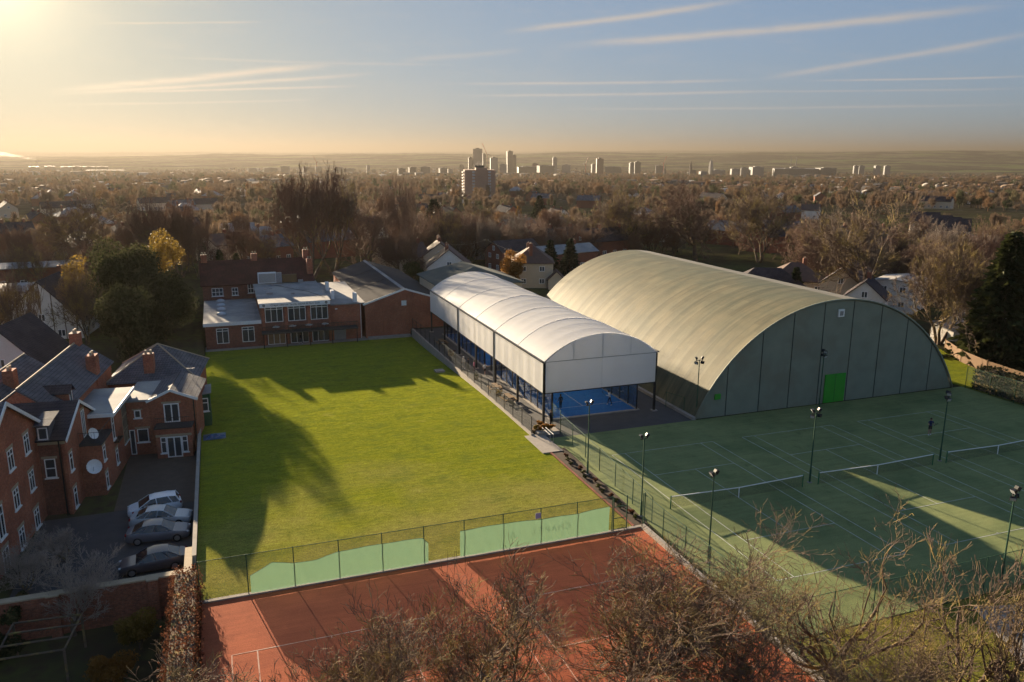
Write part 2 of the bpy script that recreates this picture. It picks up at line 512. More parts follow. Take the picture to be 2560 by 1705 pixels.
GZ = np.where(low & (GY > 1.8), GZ - 1.14, GZ)
GZ = np.where(low & (GY <= 1.8), GZ - 2.3, GZ)
nx, ny = len(gx), len(gy)
idx = np.arange(nx * ny).reshape(ny, nx)
Fq = np.stack([idx[:-1, :-1], idx[:-1, 1:], idx[1:, 1:], idx[1:, :-1]], -1).reshape(-1, 4)
mt = bpy.data.materials.new('land'); mt.use_nodes = True
t = NT(mt.node_tree)
pos = t.n('ShaderNodeNewGeometry').outputs['Position']
n1 = t.noise(pos, 0.08, 5.0, 0.65); n2 = t.noise(pos, 0.9, 4.0, 0.6)
near = t.mix(t.ramp(n1, 0.4, 0.62), (0.050, 0.045, 0.026), (0.085, 0.090, 0.030))
near = t.mix(t.ramp(n2, 0.45, 0.7), near, (0.055, 0.040, 0.028))
town = t.noise(t.vm('MULTIPLY', pos, (1, 1, 0)), 0.045, 3.0, 0.7)
midc = t.mix(t.ramp(town, 0.38, 0.6), (0.050, 0.038, 0.028), (0.095, 0.072, 0.050))
midc = t.mix(t.ramp(t.noise(t.vm('MULTIPLY', pos, (1, 1, 0)), 0.11, 2.0, 0.5), 0.63, 0.68), midc, (0.20, 0.175, 0.155))
flat = t.vm('MULTIPLY', pos, (1, 1, 0))
vo = t.n('ShaderNodeTexVoronoi', Vector=flat, Scale=0.0035)
woods = t.ramp(t.noise(flat, 0.0016, 6.0, 0.66), 0.44, 0.54)
fields = t.mix(t.ramp(vo.outputs['Color'], 0.35, 0.75), (0.16, 0.20, 0.055), (0.21, 0.18, 0.10))
far = t.mix(woods, fields, (0.030, 0.028, 0.022))
far = t.mix(t.ramp(t.noise(flat, 0.012, 4.0, 0.7), 0.58, 0.72), far, (0.11, 0.085, 0.065))
d = t.vm('LENGTH', flat); dist = [o for o in t.t.nodes if o.type == 'VECT_MATH'][-1].outputs['Value']
col = t.mix(t.ramp(dist, 350.0, 700.0), near, midc)
col = t.mix(t.ramp(dist, 4300.0, 5600.0), col, far)
b = t.n('ShaderNodeBsdfDiffuse', Roughness=1.0); t.put(b.inputs['Color'], col)
t.n('ShaderNodeOutputMaterial', Surface=b.outputs[0])
M['land'] = mt
structure(np_mesh('ground', np.stack([GX, GY, GZ], -1).reshape(-1, 3), Fq, M['land'], smooth=False), 'hillside falling to the city with wooded ridges on the horizon')

def terr(x, y):
    return float(terrain(x, y))

# ------------------------------------------------------------------ surfaces
def grass_mat(name, c1, c2, dry, fine=9.0):
    mt = bpy.data.materials.new(name); mt.use_nodes = True
    t = NT(mt.node_tree)
    pos = t.n('ShaderNodeNewGeometry').outputs['Position']
    s = t.n('ShaderNodeSeparateXYZ', i0=pos)
    big = t.noise(pos, 0.11, 5.0, 0.6); patch = t.noise(t.vm('MULTIPLY', pos, (1, 1.6, 1)), 0.33, 6.0, 0.7)
    med = t.noise(t.vm('MULTIPLY', pos, (0.45, 1.6, 1)), 0.9, 5.0, 0.7)
    fn = t.noise(pos, fine, 3.0, 0.7)
    col = t.mix(t.ramp(med, 0.35, 0.68), c1, c2)
    wear = t.m('ADD', t.ramp(s.outputs[1], 22.0, -2.0), t.m('MULTIPLY', t.m('SUBTRACT', big, 0.5), 2.2))
    col = t.mix(t.m('MULTIPLY', t.ramp(wear, 0.25, 1.0), 0.75), col, dry)
    col = t.mix(t.m('MULTIPLY', t.ramp(patch, 0.5, 0.7), 0.55), col, tuple(q * k for q, k in zip(c2, (0.62, 0.72, 1.4))))
    col = t.mix(t.m('MULTIPLY', t.ramp(patch, 0.42, 0.28), 0.4), col, tuple(q * 1.25 for q in dry))
    tuft = t.noise(t.vm('MULTIPLY', pos, (0.6, 1.3, 1)), 2.6, 4.0, 0.75)
    tv = t.ramp(tuft, 0.3, 0.7, 0.70, 1.30)
    col = t.mix(1.0, col, t.n('ShaderNodeCombineColor', i0=tv, i1=tv, i2=tv).outputs[0], 'MULTIPLY')
    fleck = t.n('ShaderNodeTexVoronoi', Vector=pos, Scale=1.6); fl_ = t.m('MULTIPLY', t.ramp(fleck.outputs['Distance'], 0.10, 0.05), t.ramp(t.noise(pos, 0.25, 3.0), 0.52, 0.6))
    col = t.mix(t.m('MULTIPLY', fl_, 0.7), col, (0.12, 0.07, 0.03))
    mow = t.m('MULTIPLY', t.m('SINE', t.m('MULTIPLY', t.m('ADD', s.outputs[1], t.m('MULTIPLY', big, 2.0)), 2.4)), 0.025)
    v = t.m('ADD', t.ramp(fn, 0.3, 0.7, 0.58, 1.42), mow)
    col = t.mix(1.0, col, t.n('ShaderNodeCombineColor', i0=v, i1=v, i2=v).outputs[0], 'MULTIPLY')
    d = t.n('ShaderNodeBsdfPrincipled', Roughness=0.9)
    d.inputs['Specular IOR Level'].default_value = 0.0
    t.put(d.inputs['Base Color'], col)
    bn = t.n('ShaderNodeBump', Strength=0.9, Distance=0.05, Height=fn)
    t.put(d.inputs['Normal'], bn)
    t.n('ShaderNodeOutputMaterial', Surface=d.outputs[0])
    return mt
M['lawn'] = grass_mat('lawn', (0.212, 0.222, 0.020), (0.150, 0.172, 0.020), (0.245, 0.215, 0.065))
M['verge'] = grass_mat('verge', (0.17, 0.185, 0.016), (0.115, 0.13, 0.018), (0.18, 0.15, 0.04))

def sheet(name, x0, x1, y0, y1, z, mat, label, thick=0.0):
    m = MB()
    if thick:
        m.box(x0, x1, y0, y1, z - thick, z)
    else:
        m.quad((x0, y0, z), (x1, y0, z), (x1, y1, z), (x0, y1, z))
    return structure(m.build(name, mat), label)
def lawn_z(y):
    q = np.clip((np.asarray(y, float) - 24) / 47.0, 0, 1)
    return -1.15 * q * q * (3 - 2 * q)
lx = np.linspace(-36.0, -5.25, 24); ly = np.linspace(-1.75, 71.2, 60)
LX, LY = np.meshgrid(lx, ly); ii = np.arange(24 * 60).reshape(60, 24)
structure(np_mesh('lawn', np.stack([LX, LY, lawn_z(LY) + fbm(LX / 6, LY / 6, 5) * 0.03], -1).reshape(-1, 3),
          np.stack([ii[:-1, :-1], ii[:-1, 1:], ii[1:, 1:], ii[1:, :-1]], -1).reshape(-1, 4), M['lawn'], smooth=True), 'mown lawn between flats and padel canopy')

def court_mat(name, c1, c2, stain, sc=0.5):
    mt = bpy.data.materials.new(name); mt.use_nodes = True
    t = NT(mt.node_tree)
    pos = t.n('ShaderNodeNewGeometry').outputs['Position']
    a = t.noise(pos, sc, 5.0, 0.65); b_ = t.noise(pos, 14.0, 2.0, 0.6); c = t.noise(pos, 0.16, 4.0)
    col = t.mix(t.ramp(a, 0.35, 0.65), c1, c2)
    col = t.mix(t.m('MULTIPLY', t.ramp(c, 0.48, 0.66), 0.55), col, stain)
    sp_ = t.noise(t.vm('MULTIPLY', pos, (1.0, 0.7, 1)), 0.8, 6.0, 0.75)
    col = t.mix(t.m('MULTIPLY', t.ramp(sp_, 0.56, 0.7), 0.5), col, tuple(q * 0.7 for q in stain))
    col = t.mix(t.m('MULTIPLY', t.ramp(sp_, 0.40, 0.28), 0.35), col, tuple(q * 1.25 for q in c1))
    drag = t.noise(t.vm('MULTIPLY', pos, (0.25, 3.0, 1)), 0.9, 5.0, 0.7)
    dv = t.ramp(drag, 0.3, 0.7, 0.86, 1.14)
    col = t.mix(1.0, col, t.n('ShaderNodeCombineColor', i0=dv, i1=dv, i2=dv).outputs[0], 'MULTIPLY')
    v = t.ramp(b_, 0.25, 0.75, 0.74, 1.26)
    col = t.mix(1.0, col, t.n('ShaderNodeCombineColor', i0=v, i1=v, i2=v).outputs[0], 'MULTIPLY')
    d = t.n('ShaderNodeBsdfPrincipled', Roughness=0.92)
    d.inputs['Specular IOR Level'].default_value = 0.08
    t.put(d.inputs['Base Color'], col)
    bn = t.n('ShaderNodeBump', Strength=0.5, Distance=0.03, Height=b_)
    t.put(d.inputs['Normal'], bn)
    t.n('ShaderNodeOutputMaterial', Surface=d.outputs[0])
    return mt
M['turf'] = court_mat('turf', (0.215, 0.240, 0.098), (0.178, 0.208, 0.088), (0.092, 0.132, 0.055))
M['clay'] = court_mat('clay', (0.43, 0.120, 0.055), (0.36, 0.098, 0.048), (0.28, 0.078, 0.042))
M['padel_blue'] = court_mat('padel_blue', (0.018, 0.115, 0.33), (0.022, 0.13, 0.36), (0.02, 0.10, 0.30), 0.8)
M['paver'] = material('paver', (0.11, 0.085, 0.065), (0.075, 0.060, 0.048), 1.4, 0.85, 0.2, 10)
M['soil'] = material('soil', (0.045, 0.030, 0.020), (0.07, 0.045, 0.028), 1.8, 0.95, 0.5, 8)
M['line_white'] = material('line_white', (0.52, 0.53, 0.49), (0.27, 0.30, 0.22), 1.1, 0.85)
M['line_clay'] = material('line_clay', (0.60, 0.42, 0.33), (0.46, 0.20, 0.12), 0.9, 0.85)
sheet('tennis_court', -3.75, 50.5, -17.6, 18.05, 0.0, M['turf'], 'green artificial turf of the three tennis courts', 0.3)
sheet('clay_court', -35.6, -4.75, -40.0, -2.05, 0.0, M['clay'], 'red clay courts below the green windbreaks', 0.3)
sheet('padel_pavement', -5.0, 12.9, 18.05, 71.0, 0.004, M['asphalt'], 'black asphalt apron round the padel courts', 0.3)
sheet('club_terrace', -36.0, -5.25, 71.1, 74.0, -1.12, M['concrete'], 'pale paving strip along the clubhouse front', 0.3)
sheet('car_park', -47.6, -36.25, 2.0, 17.0, -1.17, M['asphalt'], 'dark car park beside the brick flats')
sheet('paved_yard', -42.6, -36.25, 17.0, 30.0, -1.165, M['paver'], 'block paved yard in front of the brick flats')
sheet('grass_verge', 50.6, 64.0, -20.0, 40.0, 0.0, M['verge'], 'grass strip between the courts and the board fence')
sheet('grass_bank', -3.75, 60.0, -45.0, -17.7, -0.02, M['verge'], 'rough grass under the bare trees')
m = MB()
m.prism([(-3.6, -45), (1.0, -45), (13.5, -19.6), (9.5, -18.6)], -0.1, 0.02)
structure(m.build('path', M['concrete']), 'pale path below the tennis court corner')
# kerbs
structure(MB().box(-36.0, -4.6, -2.05, -1.75, -0.2, 0.10).build('kerb', M['concrete']), 'concrete kerb under the windbreak fence')
structure(MB().box(-5.25, -5.0, 19.2, 71.0, -1.5, 0.22).build('kerb', M['concrete']), 'concrete kerb between lawn and padel path')
structure(MB().box(-4.75, -4.45, -40, -2.05, -0.2, 0.30).build('kerb', M['concrete']), 'concrete kerb along the clay court fence')
structure(MB().prism([(-5.25, -1.75), (-3.9, -1.75), (-3.4, 15.2), (-5.25, 14.2)], -0.1, 0.04).build('flower_bed', M['soil']), 'bare soil bed between lawn and tennis court fence')
structure(MB().box(-5.25, -5.1, -1.75, 14.2, -0.1, 0.12).build('kerb', M['brick_dark']), 'brick edging of the soil bed beside the lawn')
structure(MB().box(-5.9, -3.9, 14.4, 19.3, -0.1, 0.09).build('step', M['concrete']), 'concrete slab step at the lawn corner gate')
structure(MB().box(-7.6, -6.4, 47.0, 48.2, -0.6, -0.40).build('paving_slab', M['concrete']), 'pale slab lying on the lawn near the padel path')

def lines(name, segs, mat, label, wd=0.07, z=0.006):
    m = MB()
    for k, (x0, y0, x1, y1) in enumerate(segs):
        zz = z + 0.0006 * k
        if abs(x1 - x0) > abs(y1 - y0):
            m.quad((x0, y0 - wd / 2, zz), (x1, y0 - wd / 2, zz), (x1, y0 + wd / 2, zz), (x0, y0 + wd / 2, zz))
        else:
            m.quad((x0 - wd / 2, y0, zz), (x0 + wd / 2, y0, zz), (x0 + wd / 2, y1, zz), (x0 - wd / 2, y1, zz))
    return structure(m.build(name, mat), label)
def tennis_lines(ox, oy, mat, label):
    H = 11.885
    segs = [(0, -H, 0, H), (10.97, -H, 10.97, H), (1.37, -H, 1.37, H), (9.6, -H, 9.6, H), (0, -H, 10.97, -H), (0, H, 10.97, H),
            (1.37, -6.4, 9.6, -6.4), (1.37, 6.4, 9.6, 6.4), (5.485, -6.4, 5.485, 6.4), (5.485, H - 0.2, 5.485, H), (5.485, -H, 5.485, -H + 0.2)]
    return lines('court_lines', [(a + ox, b_ + oy, c + ox, d_ + oy) for a, b_, c, d_ in segs], mat, label)
for i, w3 in enumerate(('beside the lawn fence', 'in the middle', 'by the hedge')):
    tennis_lines(14.44 * i, 0.05, M['line_white'], 'white lines of the green tennis court ' + w3)
tennis_lines(-18.07, -20.03, M['line_clay'], 'pale lines of the clay court by the tennis fence')
tennis_lines(-33.97, -20.03, M['line_clay'], 'pale lines of the clay court by the beech hedge')

# ------------------------------------------------------------------ barrel dome hall
M['dome_skin'] = None
mt = bpy.data.materials.new('dome_skin'); mt.use_nodes = True
t = NT(mt.node_tree)
pos = t.n('ShaderNodeNewGeometry').outputs['Position']
s = t.n('ShaderNodeSeparateXYZ', i0=pos)
arc = t.m('MULTIPLY', t.m('ARCTAN2', t.m('SUBTRACT', s.outputs[0], 31.0), t.m('ADD', s.outputs[2], 7.9)), 19.7)
uv = t.n('ShaderNodeCombineXYZ', i0=arc, i1=s.outputs[1]).outputs[0]
streak = t.noise(t.vm('MULTIPLY', uv, (0.10, 1.15, 1)), 1.0, 6.0, 0.65)
blot = t.noise(t.vm('MULTIPLY', uv, (0.28, 0.22, 1)), 1.0, 5.0, 0.6)
br = t.n('ShaderNodeTexBrick', Vector=uv, Color1=(0.88, 0.88, 0.88), Color2=(1.12, 1.12, 1.12), Mortar=(0.93, 0.93, 0.93), Scale=1.0)
br.inputs['Brick Width'].default_value = 2.2; br.inputs['Row Height'].default_value = 1.225; br.inputs['Mortar Size'].default_value = 0.015
col = t.mix(t.ramp(blot, 0.35, 0.65), (0.158, 0.136, 0.076), (0.100, 0.098, 0.058))
col = t.mix(t.m('MULTIPLY', t.ramp(streak, 0.46, 0.68), 0.75), col, (0.050, 0.056, 0.034))
algae = t.m('MULTIPLY', t.ramp(t.m('ADD', arc, t.m('MULTIPLY', blot, 10.0)), -4.0, 7.0), t.ramp(arc, 1.2, 0.6))
col = t.mix(t.m('MULTIPLY', algae, 0.55), col, (0.095, 0.112, 0.078))
col = t.mix(t.m('MULTIPLY', t.ramp(arc, 0.8, 1.2), 0.65), col, (0.30, 0.275, 0.23))  # paler past the crown: grazing sky sheen painted into the skin colour
spot = t.ramp(t.noise(t.vm('MULTIPLY', uv, (0.35, 1.6, 1)), 1.0, 3.0, 0.5), 0.70, 0.74)
col = t.mix(t.m('MULTIPLY', spot, 0.5), col, (0.12, 0.10, 0.06))
col = t.mix(1.0, col, br.outputs[0], 'MULTIPLY')
rib = t.m('ABSOLUTE', t.m('SUBTRACT', t.m('FRACT', t.m('DIVIDE', t.m('SUBTRACT', s.outputs[1], 18.15 - 1.221), 2.4425)), 0.5))
col = t.mix(t.m('MULTIPLY', t.ramp(rib, 0.03, 0.012), 0.4), col, (0.055, 0.055, 0.035))
b = t.n('ShaderNodeBsdfPrincipled', Roughness=0.7); t.put(b.inputs['Base Color'], col)
b.inputs['Specular IOR Level'].default_value = 0.22
t.n('ShaderNodeOutputMaterial', Surface=b.outputs[0])
M['dome_skin'] = mt
M['dome_end'] = material('dome_end', (0.225, 0.238, 0.178), (0.18, 0.195, 0.148), 0.5, 0.7, c3=(0.19, 0.185, 0.135), scale3=0.25)
M['dome_seam'] = material('dome_seam', (0.05, 0.062, 0.052), (0.04, 0.05, 0.042), 2.0, 0.7)
M['bright_green'] = material('bright_green', (0.03, 0.30, 0.025), (0.025, 0.26, 0.02), 1.5, 0.5)

DX, DY0, DY1, DRAD, DCZ, DHW = 31.05, 18.15, 67.0, 19.7, -7.9, 18.05
def arch_pts(cx, hw, rise, base, n):
    rad = (hw * hw + rise * rise) / (2 * rise); cz = base + rise - rad
    a0 = math.asin(min(1, hw / rad))
    if rise > hw: a0 = math.pi - a0
    return [(cx + rad * math.sin(-a0 + 2 * a0 * i / n), cz + rad * math.cos(-a0 + 2 * a0 * i / n)) for i in range(n + 1)]
dome = thing('dome_hall', 'huge barrel-roofed tennis hall in stained beige sheeting with a dark green end wall', 'hall', (DX, 42, 0))
NP = 20
for k in range(NP):
    ya = DY0 + (DY1 - DY0) * k / NP; yb = DY0 + (DY1 - DY0) * (k + 1) / NP
    prof = arch_pts(DX, DHW, 11.8, 0, 40)
    m = MB(); rows = 5
    vs = []; fs = []
    for j in range(rows + 1):
        q = j / rows; sag = 0.012 * 4 * q * (1 - q)
        for i, (px, pz) in enumerate(prof):
            sc = 1 - sag / 19.7
            vs.append((DX + (px - DX) * sc, ya + (yb - ya) * q - 0.0 * k, max(0.0, (pz + 7.9) * sc - 7.9)))
    n1_ = len(prof)
    for j in range(rows):
        for i in range(n1_ - 1):
            fs.append((j * n1_ + i, j * n1_ + i + 1, (j + 1) * n1_ + i + 1, (j + 1) * n1_ + i))
    m.add(vs, fs)
    m.build('roof_panel', M['dome_skin'], dome, smooth=True)
for yy, nm in ((DY0, 'end_panel'), (DY1 - 0.3, 'rear_panel')):
    cuts = [DX - DHW + 0.12, 16.8, 21.0, 24.9, 28.9, 32.9, 37.0, 41.0, 45.1, DX + DHW - 0.12]
    def az_(x): return max(0.02, math.sqrt(max(0, 19.58 ** 2 - (x - DX) ** 2)) - 7.9)
    for a_, b_ in zip(cuts[:-1], cuts[1:]):
        g = 0.035
        xs = np.linspace(a_ + g, b_ - g, 9)
        poly = [(x, az_(x)) for x in xs]
        n = len(poly)
        fr = [(x, yy + 0.12, 0.0) for x in xs] ; tp = [(x, yy + 0.12, zz) for x, zz in poly]
        bk = [(x, yy + 0.2, 0.0) for x in xs] ; bt = [(x, yy + 0.2, zz) for x, zz in poly]
        vs = fr + tp + bk + bt
        fs = [(i, i + 1, n + i + 1, n + i) for i in range(n - 1)] + [(2 * n + i + 1, 2 * n + i, 3 * n + i, 3 * n + i + 1) for i in range(n - 1)]
        fs += [(n + i, n + i + 1, 3 * n + i + 1, 3 * n + i) for i in range(n - 1)] + [(0, n, 3 * n, 2 * n), (n - 1, 3 * n - 1, 4 * n - 1, 2 * n - 1)]
        MB().add(vs, fs).build(nm, M['dome_end'], dome)
    if yy == DY0:
        for x in cuts[1:-1]:
            MB().box(x - 0.05, x + 0.05, yy + 0.09, yy + 0.17, 0, az_(x)).build('seam_batten', M['dome_seam'], dome)
rim = MB(); pr = arch_pts(DX, DHW + 0.03, 11.83, 0, 48)
rim.tube([(x, DY0 + 0.02, max(z, 0)) for x, z in pr], 0.11, 6)
rim.build('rim', M['dome_end'], dome, smooth=True)
MB().box(DX - DHW - 0.4, DX - DHW - 0.02, DY0 - 0.1, DY1, 0, 0.32).build('base_kerb', M['concrete'], dome)
dr = MB().box(29.75, 32.6, DY0 - 0.02, DY0 + 0.1, 0.05, 3.35).build('door', M['bright_green'], dome)
MB().box(31.15, 31.19, DY0 - 0.035, DY0 - 0.021, 0.1, 3.3).build('door_joint', M['green_steel'], dr)
MB().box(15.3, 16.0, DY0 - 0.02, DY0 + 0.1, 1.95, 2.55).build('hatch', M['bright_green'], dome)
v_ = MB().box(30.7, 31.5, DY0 - 0.03, DY0 + 0.1, 9.9, 10.75).build('vent', M['white'], dome)
MB().box(30.88, 31.32, DY0 - 0.06, DY0 - 0.031, 10.05, 10.55).build('vent_grille', M['grey_steel'], v_)

# ------------------------------------------------------------------ padel canopy
mt = bpy.data.materials.new('membrane'); mt.use_nodes = True
t = NT(mt.node_tree)
pos = t.n('ShaderNodeNewGeometry').outputs['Position']
col = t.mix(t.ramp(t.noise(pos, 0.5, 4.0), 0.3, 0.7), (0.85, 0.84, 0.83), (0.78, 0.77, 0.76))
col = t.mix(t.m('MULTIPLY', t.ramp(t.noise(t.vm('MULTIPLY', pos, (0.5, 2.2, 0.5)), 0.8, 5.0, 0.7), 0.52, 0.72), 0.35), col, (0.58, 0.55, 0.50))
d_ = t.n('ShaderNodeBsdfPrincipled', Roughness=0.62); t.put(d_.inputs['Base Color'], col)
d_.inputs['Specular IOR Level'].default_value = 0.2
tl = t.n('ShaderNodeBsdfTranslucent', Color=(0.88, 0.87, 0.86, 1))
mx = t.n('ShaderNodeMixShader', i0=0.55, i1=d_.outputs[0], i2=tl.outputs[0])
t.n('ShaderNodeOutputMaterial', Surface=mx.outputs[0])
M['membrane'] = mt
CX0, CX1, CY0, CY1, EAVE, RISE = -2.65, 10.4, 22.3, 68.4, 6.62, 2.6
ccx = (CX0 + CX1) / 2; chw = (CX1 - CX0) / 2
canopy = thing('padel_canopy', 'white arched fabric canopy on black posts over the blue padel courts', 'canopy', (ccx, 45, 0))
posts_y = [CY0 + (CY1 - CY0) * i / 6 for i in range(7)]
for y in posts_y:
    for x in (CX0, CX1):
        p_ = MB().box(x - 0.11, x + 0.11, y - 0.11, y + 0.11, 0.0, EAVE - 0.08).build('post', M['black_steel'], canopy)
        MB().box(x - 0.3, x + 0.3, y - 0.3, y + 0.3, 0.0, 0.12).build('foot_plate', M['concrete'], p_)
for y in (posts_y[2], posts_y[4]):                      # double posts where the modules meet
    MB().box(CX0 - 0.09, CX0 + 0.09, y + 0.25, y + 0.43, 0, EAVE - 0.1).build('post', M['black_steel'], canopy)
    MB().tube([(CX0 - 0.2, y + 0.12, EAVE), (CX0 - 0.2, y + 0.12, 0.2)], 0.06, 6).build('drain_pipe', M['grey_steel'], canopy)
for x in (CX0, CX1):
    MB().box(x - 0.10, x + 0.10, CY0 - 0.1, CY1 + 0.1, EAVE - 0.08, EAVE + 0.06).build('eave_beam', M['grey_steel'], canopy)
    s_ = -1 if x < 0 else 1
    MB().box(x + s_ * 0.11, x + s_ * 0.30, CY0 - 0.12, CY1 + 0.1, EAVE - 0.02, EAVE + 0.10).build('gutter', M['black_steel'], canopy)
prof = arch_pts(ccx, chw, RISE, EAVE + 0.05, 28)
for b_ in range(6):
    for q_ in range(3):
        ya = posts_y[b_] + (posts_y[1] - posts_y[0]) * q_ / 3; yb = posts_y[b_] + (posts_y[1] - posts_y[0]) * (q_ + 1) / 3
        vs = []; fs = []; rows = 6
        for j in range(rows + 1):
            q = j / rows
            g = (q_ + q) / 3
            modq = ((b_ % 2) + g) / 2
            dz = -0.025 * 4 * q * (1 - q) - 0.05 * 4 * g * (1 - g) + 0.14 * (1 - abs(2 * modq - 1) ** 2) - 0.1
            for i, (px, pz) in enumerate(prof):
                e = math.sin(math.pi * i / (len(prof) - 1))
                vs.append((px, ya + (yb - ya) * q, pz + dz * e))
        n1_ = len(prof)
        for j in range(rows):
            for i in range(n1_ - 1):
                fs.append((j * n1_ + i, j * n1_ + i + 1, (j + 1) * n1_ + i + 1, (j + 1) * n1_ + i))
        MB().add(vs, fs).build('roof_panel', M['membrane'], canopy, smooth=True)
M['seam_white'] = material('seam_white', (0.62, 0.61, 0.60), (0.56, 0.55, 0.54), 3.0, 0.5)
for b_ in range(7):
    big = b_ in (0, 2, 4, 6)
    dz = -0.1 if big else 0.04
    pts = [(px, posts_y[b_], pz + (dz + 0.02) * math.sin(math.pi * i / 28)) for i, (px, pz) in enumerate(prof)]
    MB().tube(pts, 0.04 if big else 0.03, 5).build('arch_rib', M['membrane'], canopy, smooth=True)
for fx in (0.25, 0.5, 0.75):                            # purlins under the skin
    i = int(28 * fx); px, pz = prof[i]
    MB().bar((px, CY0, pz - 0.16), (px, CY1, pz - 0.16), 0.05, 6).build('purlin', M['grey_steel'], canopy)
# side sheets: two to a module, a slit between neighbours
for x in (CX0 - 0.14, CX1 + 0.14):
    for b_ in range(6):
        ya, yb = posts_y[b_], posts_y[b_ + 1]
        g0 = 0.30 if b_ in (2, 4) else 0.012
        g1 = 0.02 if b_ in (1, 3) else 0.012
        m = MB()
        ys = np.linspace(ya + g0 + (0.25 if b_ in (2, 4) else 0), yb - g1, 12)
        vs = [(x + 0.012 * math.sin(j * 1.7 + b_), y, zz) for zz in (3.35, EAVE - 0.10) for j, y in enumerate(ys)]
        vs += [(v[0] + 0.02, v[1], v[2]) for v in vs]
        n = 12
        fs = [(j, j + 1, n + j + 1, n + j) for j in range(n - 1)] + [(2 * n + j + 1, 2 * n + j, 3 * n + j, 3 * n + j + 1) for j in range(n - 1)]
        fs += [(j + 1, j, 2 * n + j, 2 * n + j + 1) for j in range(n - 1)] + [(n + j, n + j + 1, 3 * n + j + 1, 3 * n + j) for j in range(n - 1)]
        fs += [(0, n, 3 * n, 2 * n), (n - 1, 3 * n - 1, 4 * n - 1, 2 * n - 1)]
        MB().add(vs, fs).build('side_sheet', M['membrane'], canopy)
        MB().box(x - 0.03, x + 0.05, ya + 0.25, yb - 0.05, 3.27, 3.35).build('bottom_rail', M['black_steel'], canopy)
for yy in (CY0 - 0.16, CY1 + 0.14):
    for xa, xb in ((CX0 + 0.12, ccx - 0.01), (ccx + 0.01, CX1 - 0.12)):
        MB().box(xa, xb, yy - 0.012, yy + 0.012, 3.35, EAVE - 0.02).build('end_sheet', M['membrane'], canopy)
    MB().box(CX0 + 0.1, CX1 - 0.1, yy - 0.04, yy + 0.04, 3.25, 3.345).build('bottom_rail', M['black_steel'], canopy)
    MB().box(CX0 + 0.12, CX1 - 0.12, yy - 0.025, yy + 0.03, EAVE - 0.018, EAVE + 0.03).build('tie_rail', M['grey_steel'], canopy)
    fr = arch_pts(ccx, chw - 0.1, RISE - 0.06, EAVE + 0.03, 48)
    cutx = [CX0 + 0.12, -0.1 + CX0 + 3.3, ccx, CX1 - 3.2, CX1 - 0.12]
    for xa, xb in zip(cutx[:-1], cutx[1:]):
        xs = np.linspace(xa + 0.012, xb - 0.012, 10)
        zt = np.interp(xs, [p[0] for p in fr], [p[1] for p in fr])
        n = 10
        vs = [(x, yy, EAVE + 0.031) for x in xs] + [(x, yy, max(z, EAVE + 0.05)) for x, z in zip(xs, zt)]
        vs += [(v[0], v[1] + 0.02, v[2]) for v in vs]
        fs = [(j, j + 1, n + j + 1, n + j) for j in range(n - 1)] + [(2 * n + j + 1, 2 * n + j, 3 * n + j, 3 * n + j + 1) for j in range(n - 1)]
        MB().add(vs, fs).build('gable_sheet', M['membrane'], canopy)
    for xa in cutx[1:-1]:
        zt = float(np.interp(xa, [p[0] for p in fr], [p[1] for p in fr]))
        MB().box(xa - 0.04, xa + 0.04, yy + 0.03, yy + 0.1, EAVE, zt).build('gable_stud', M['grey_steel'], canopy)

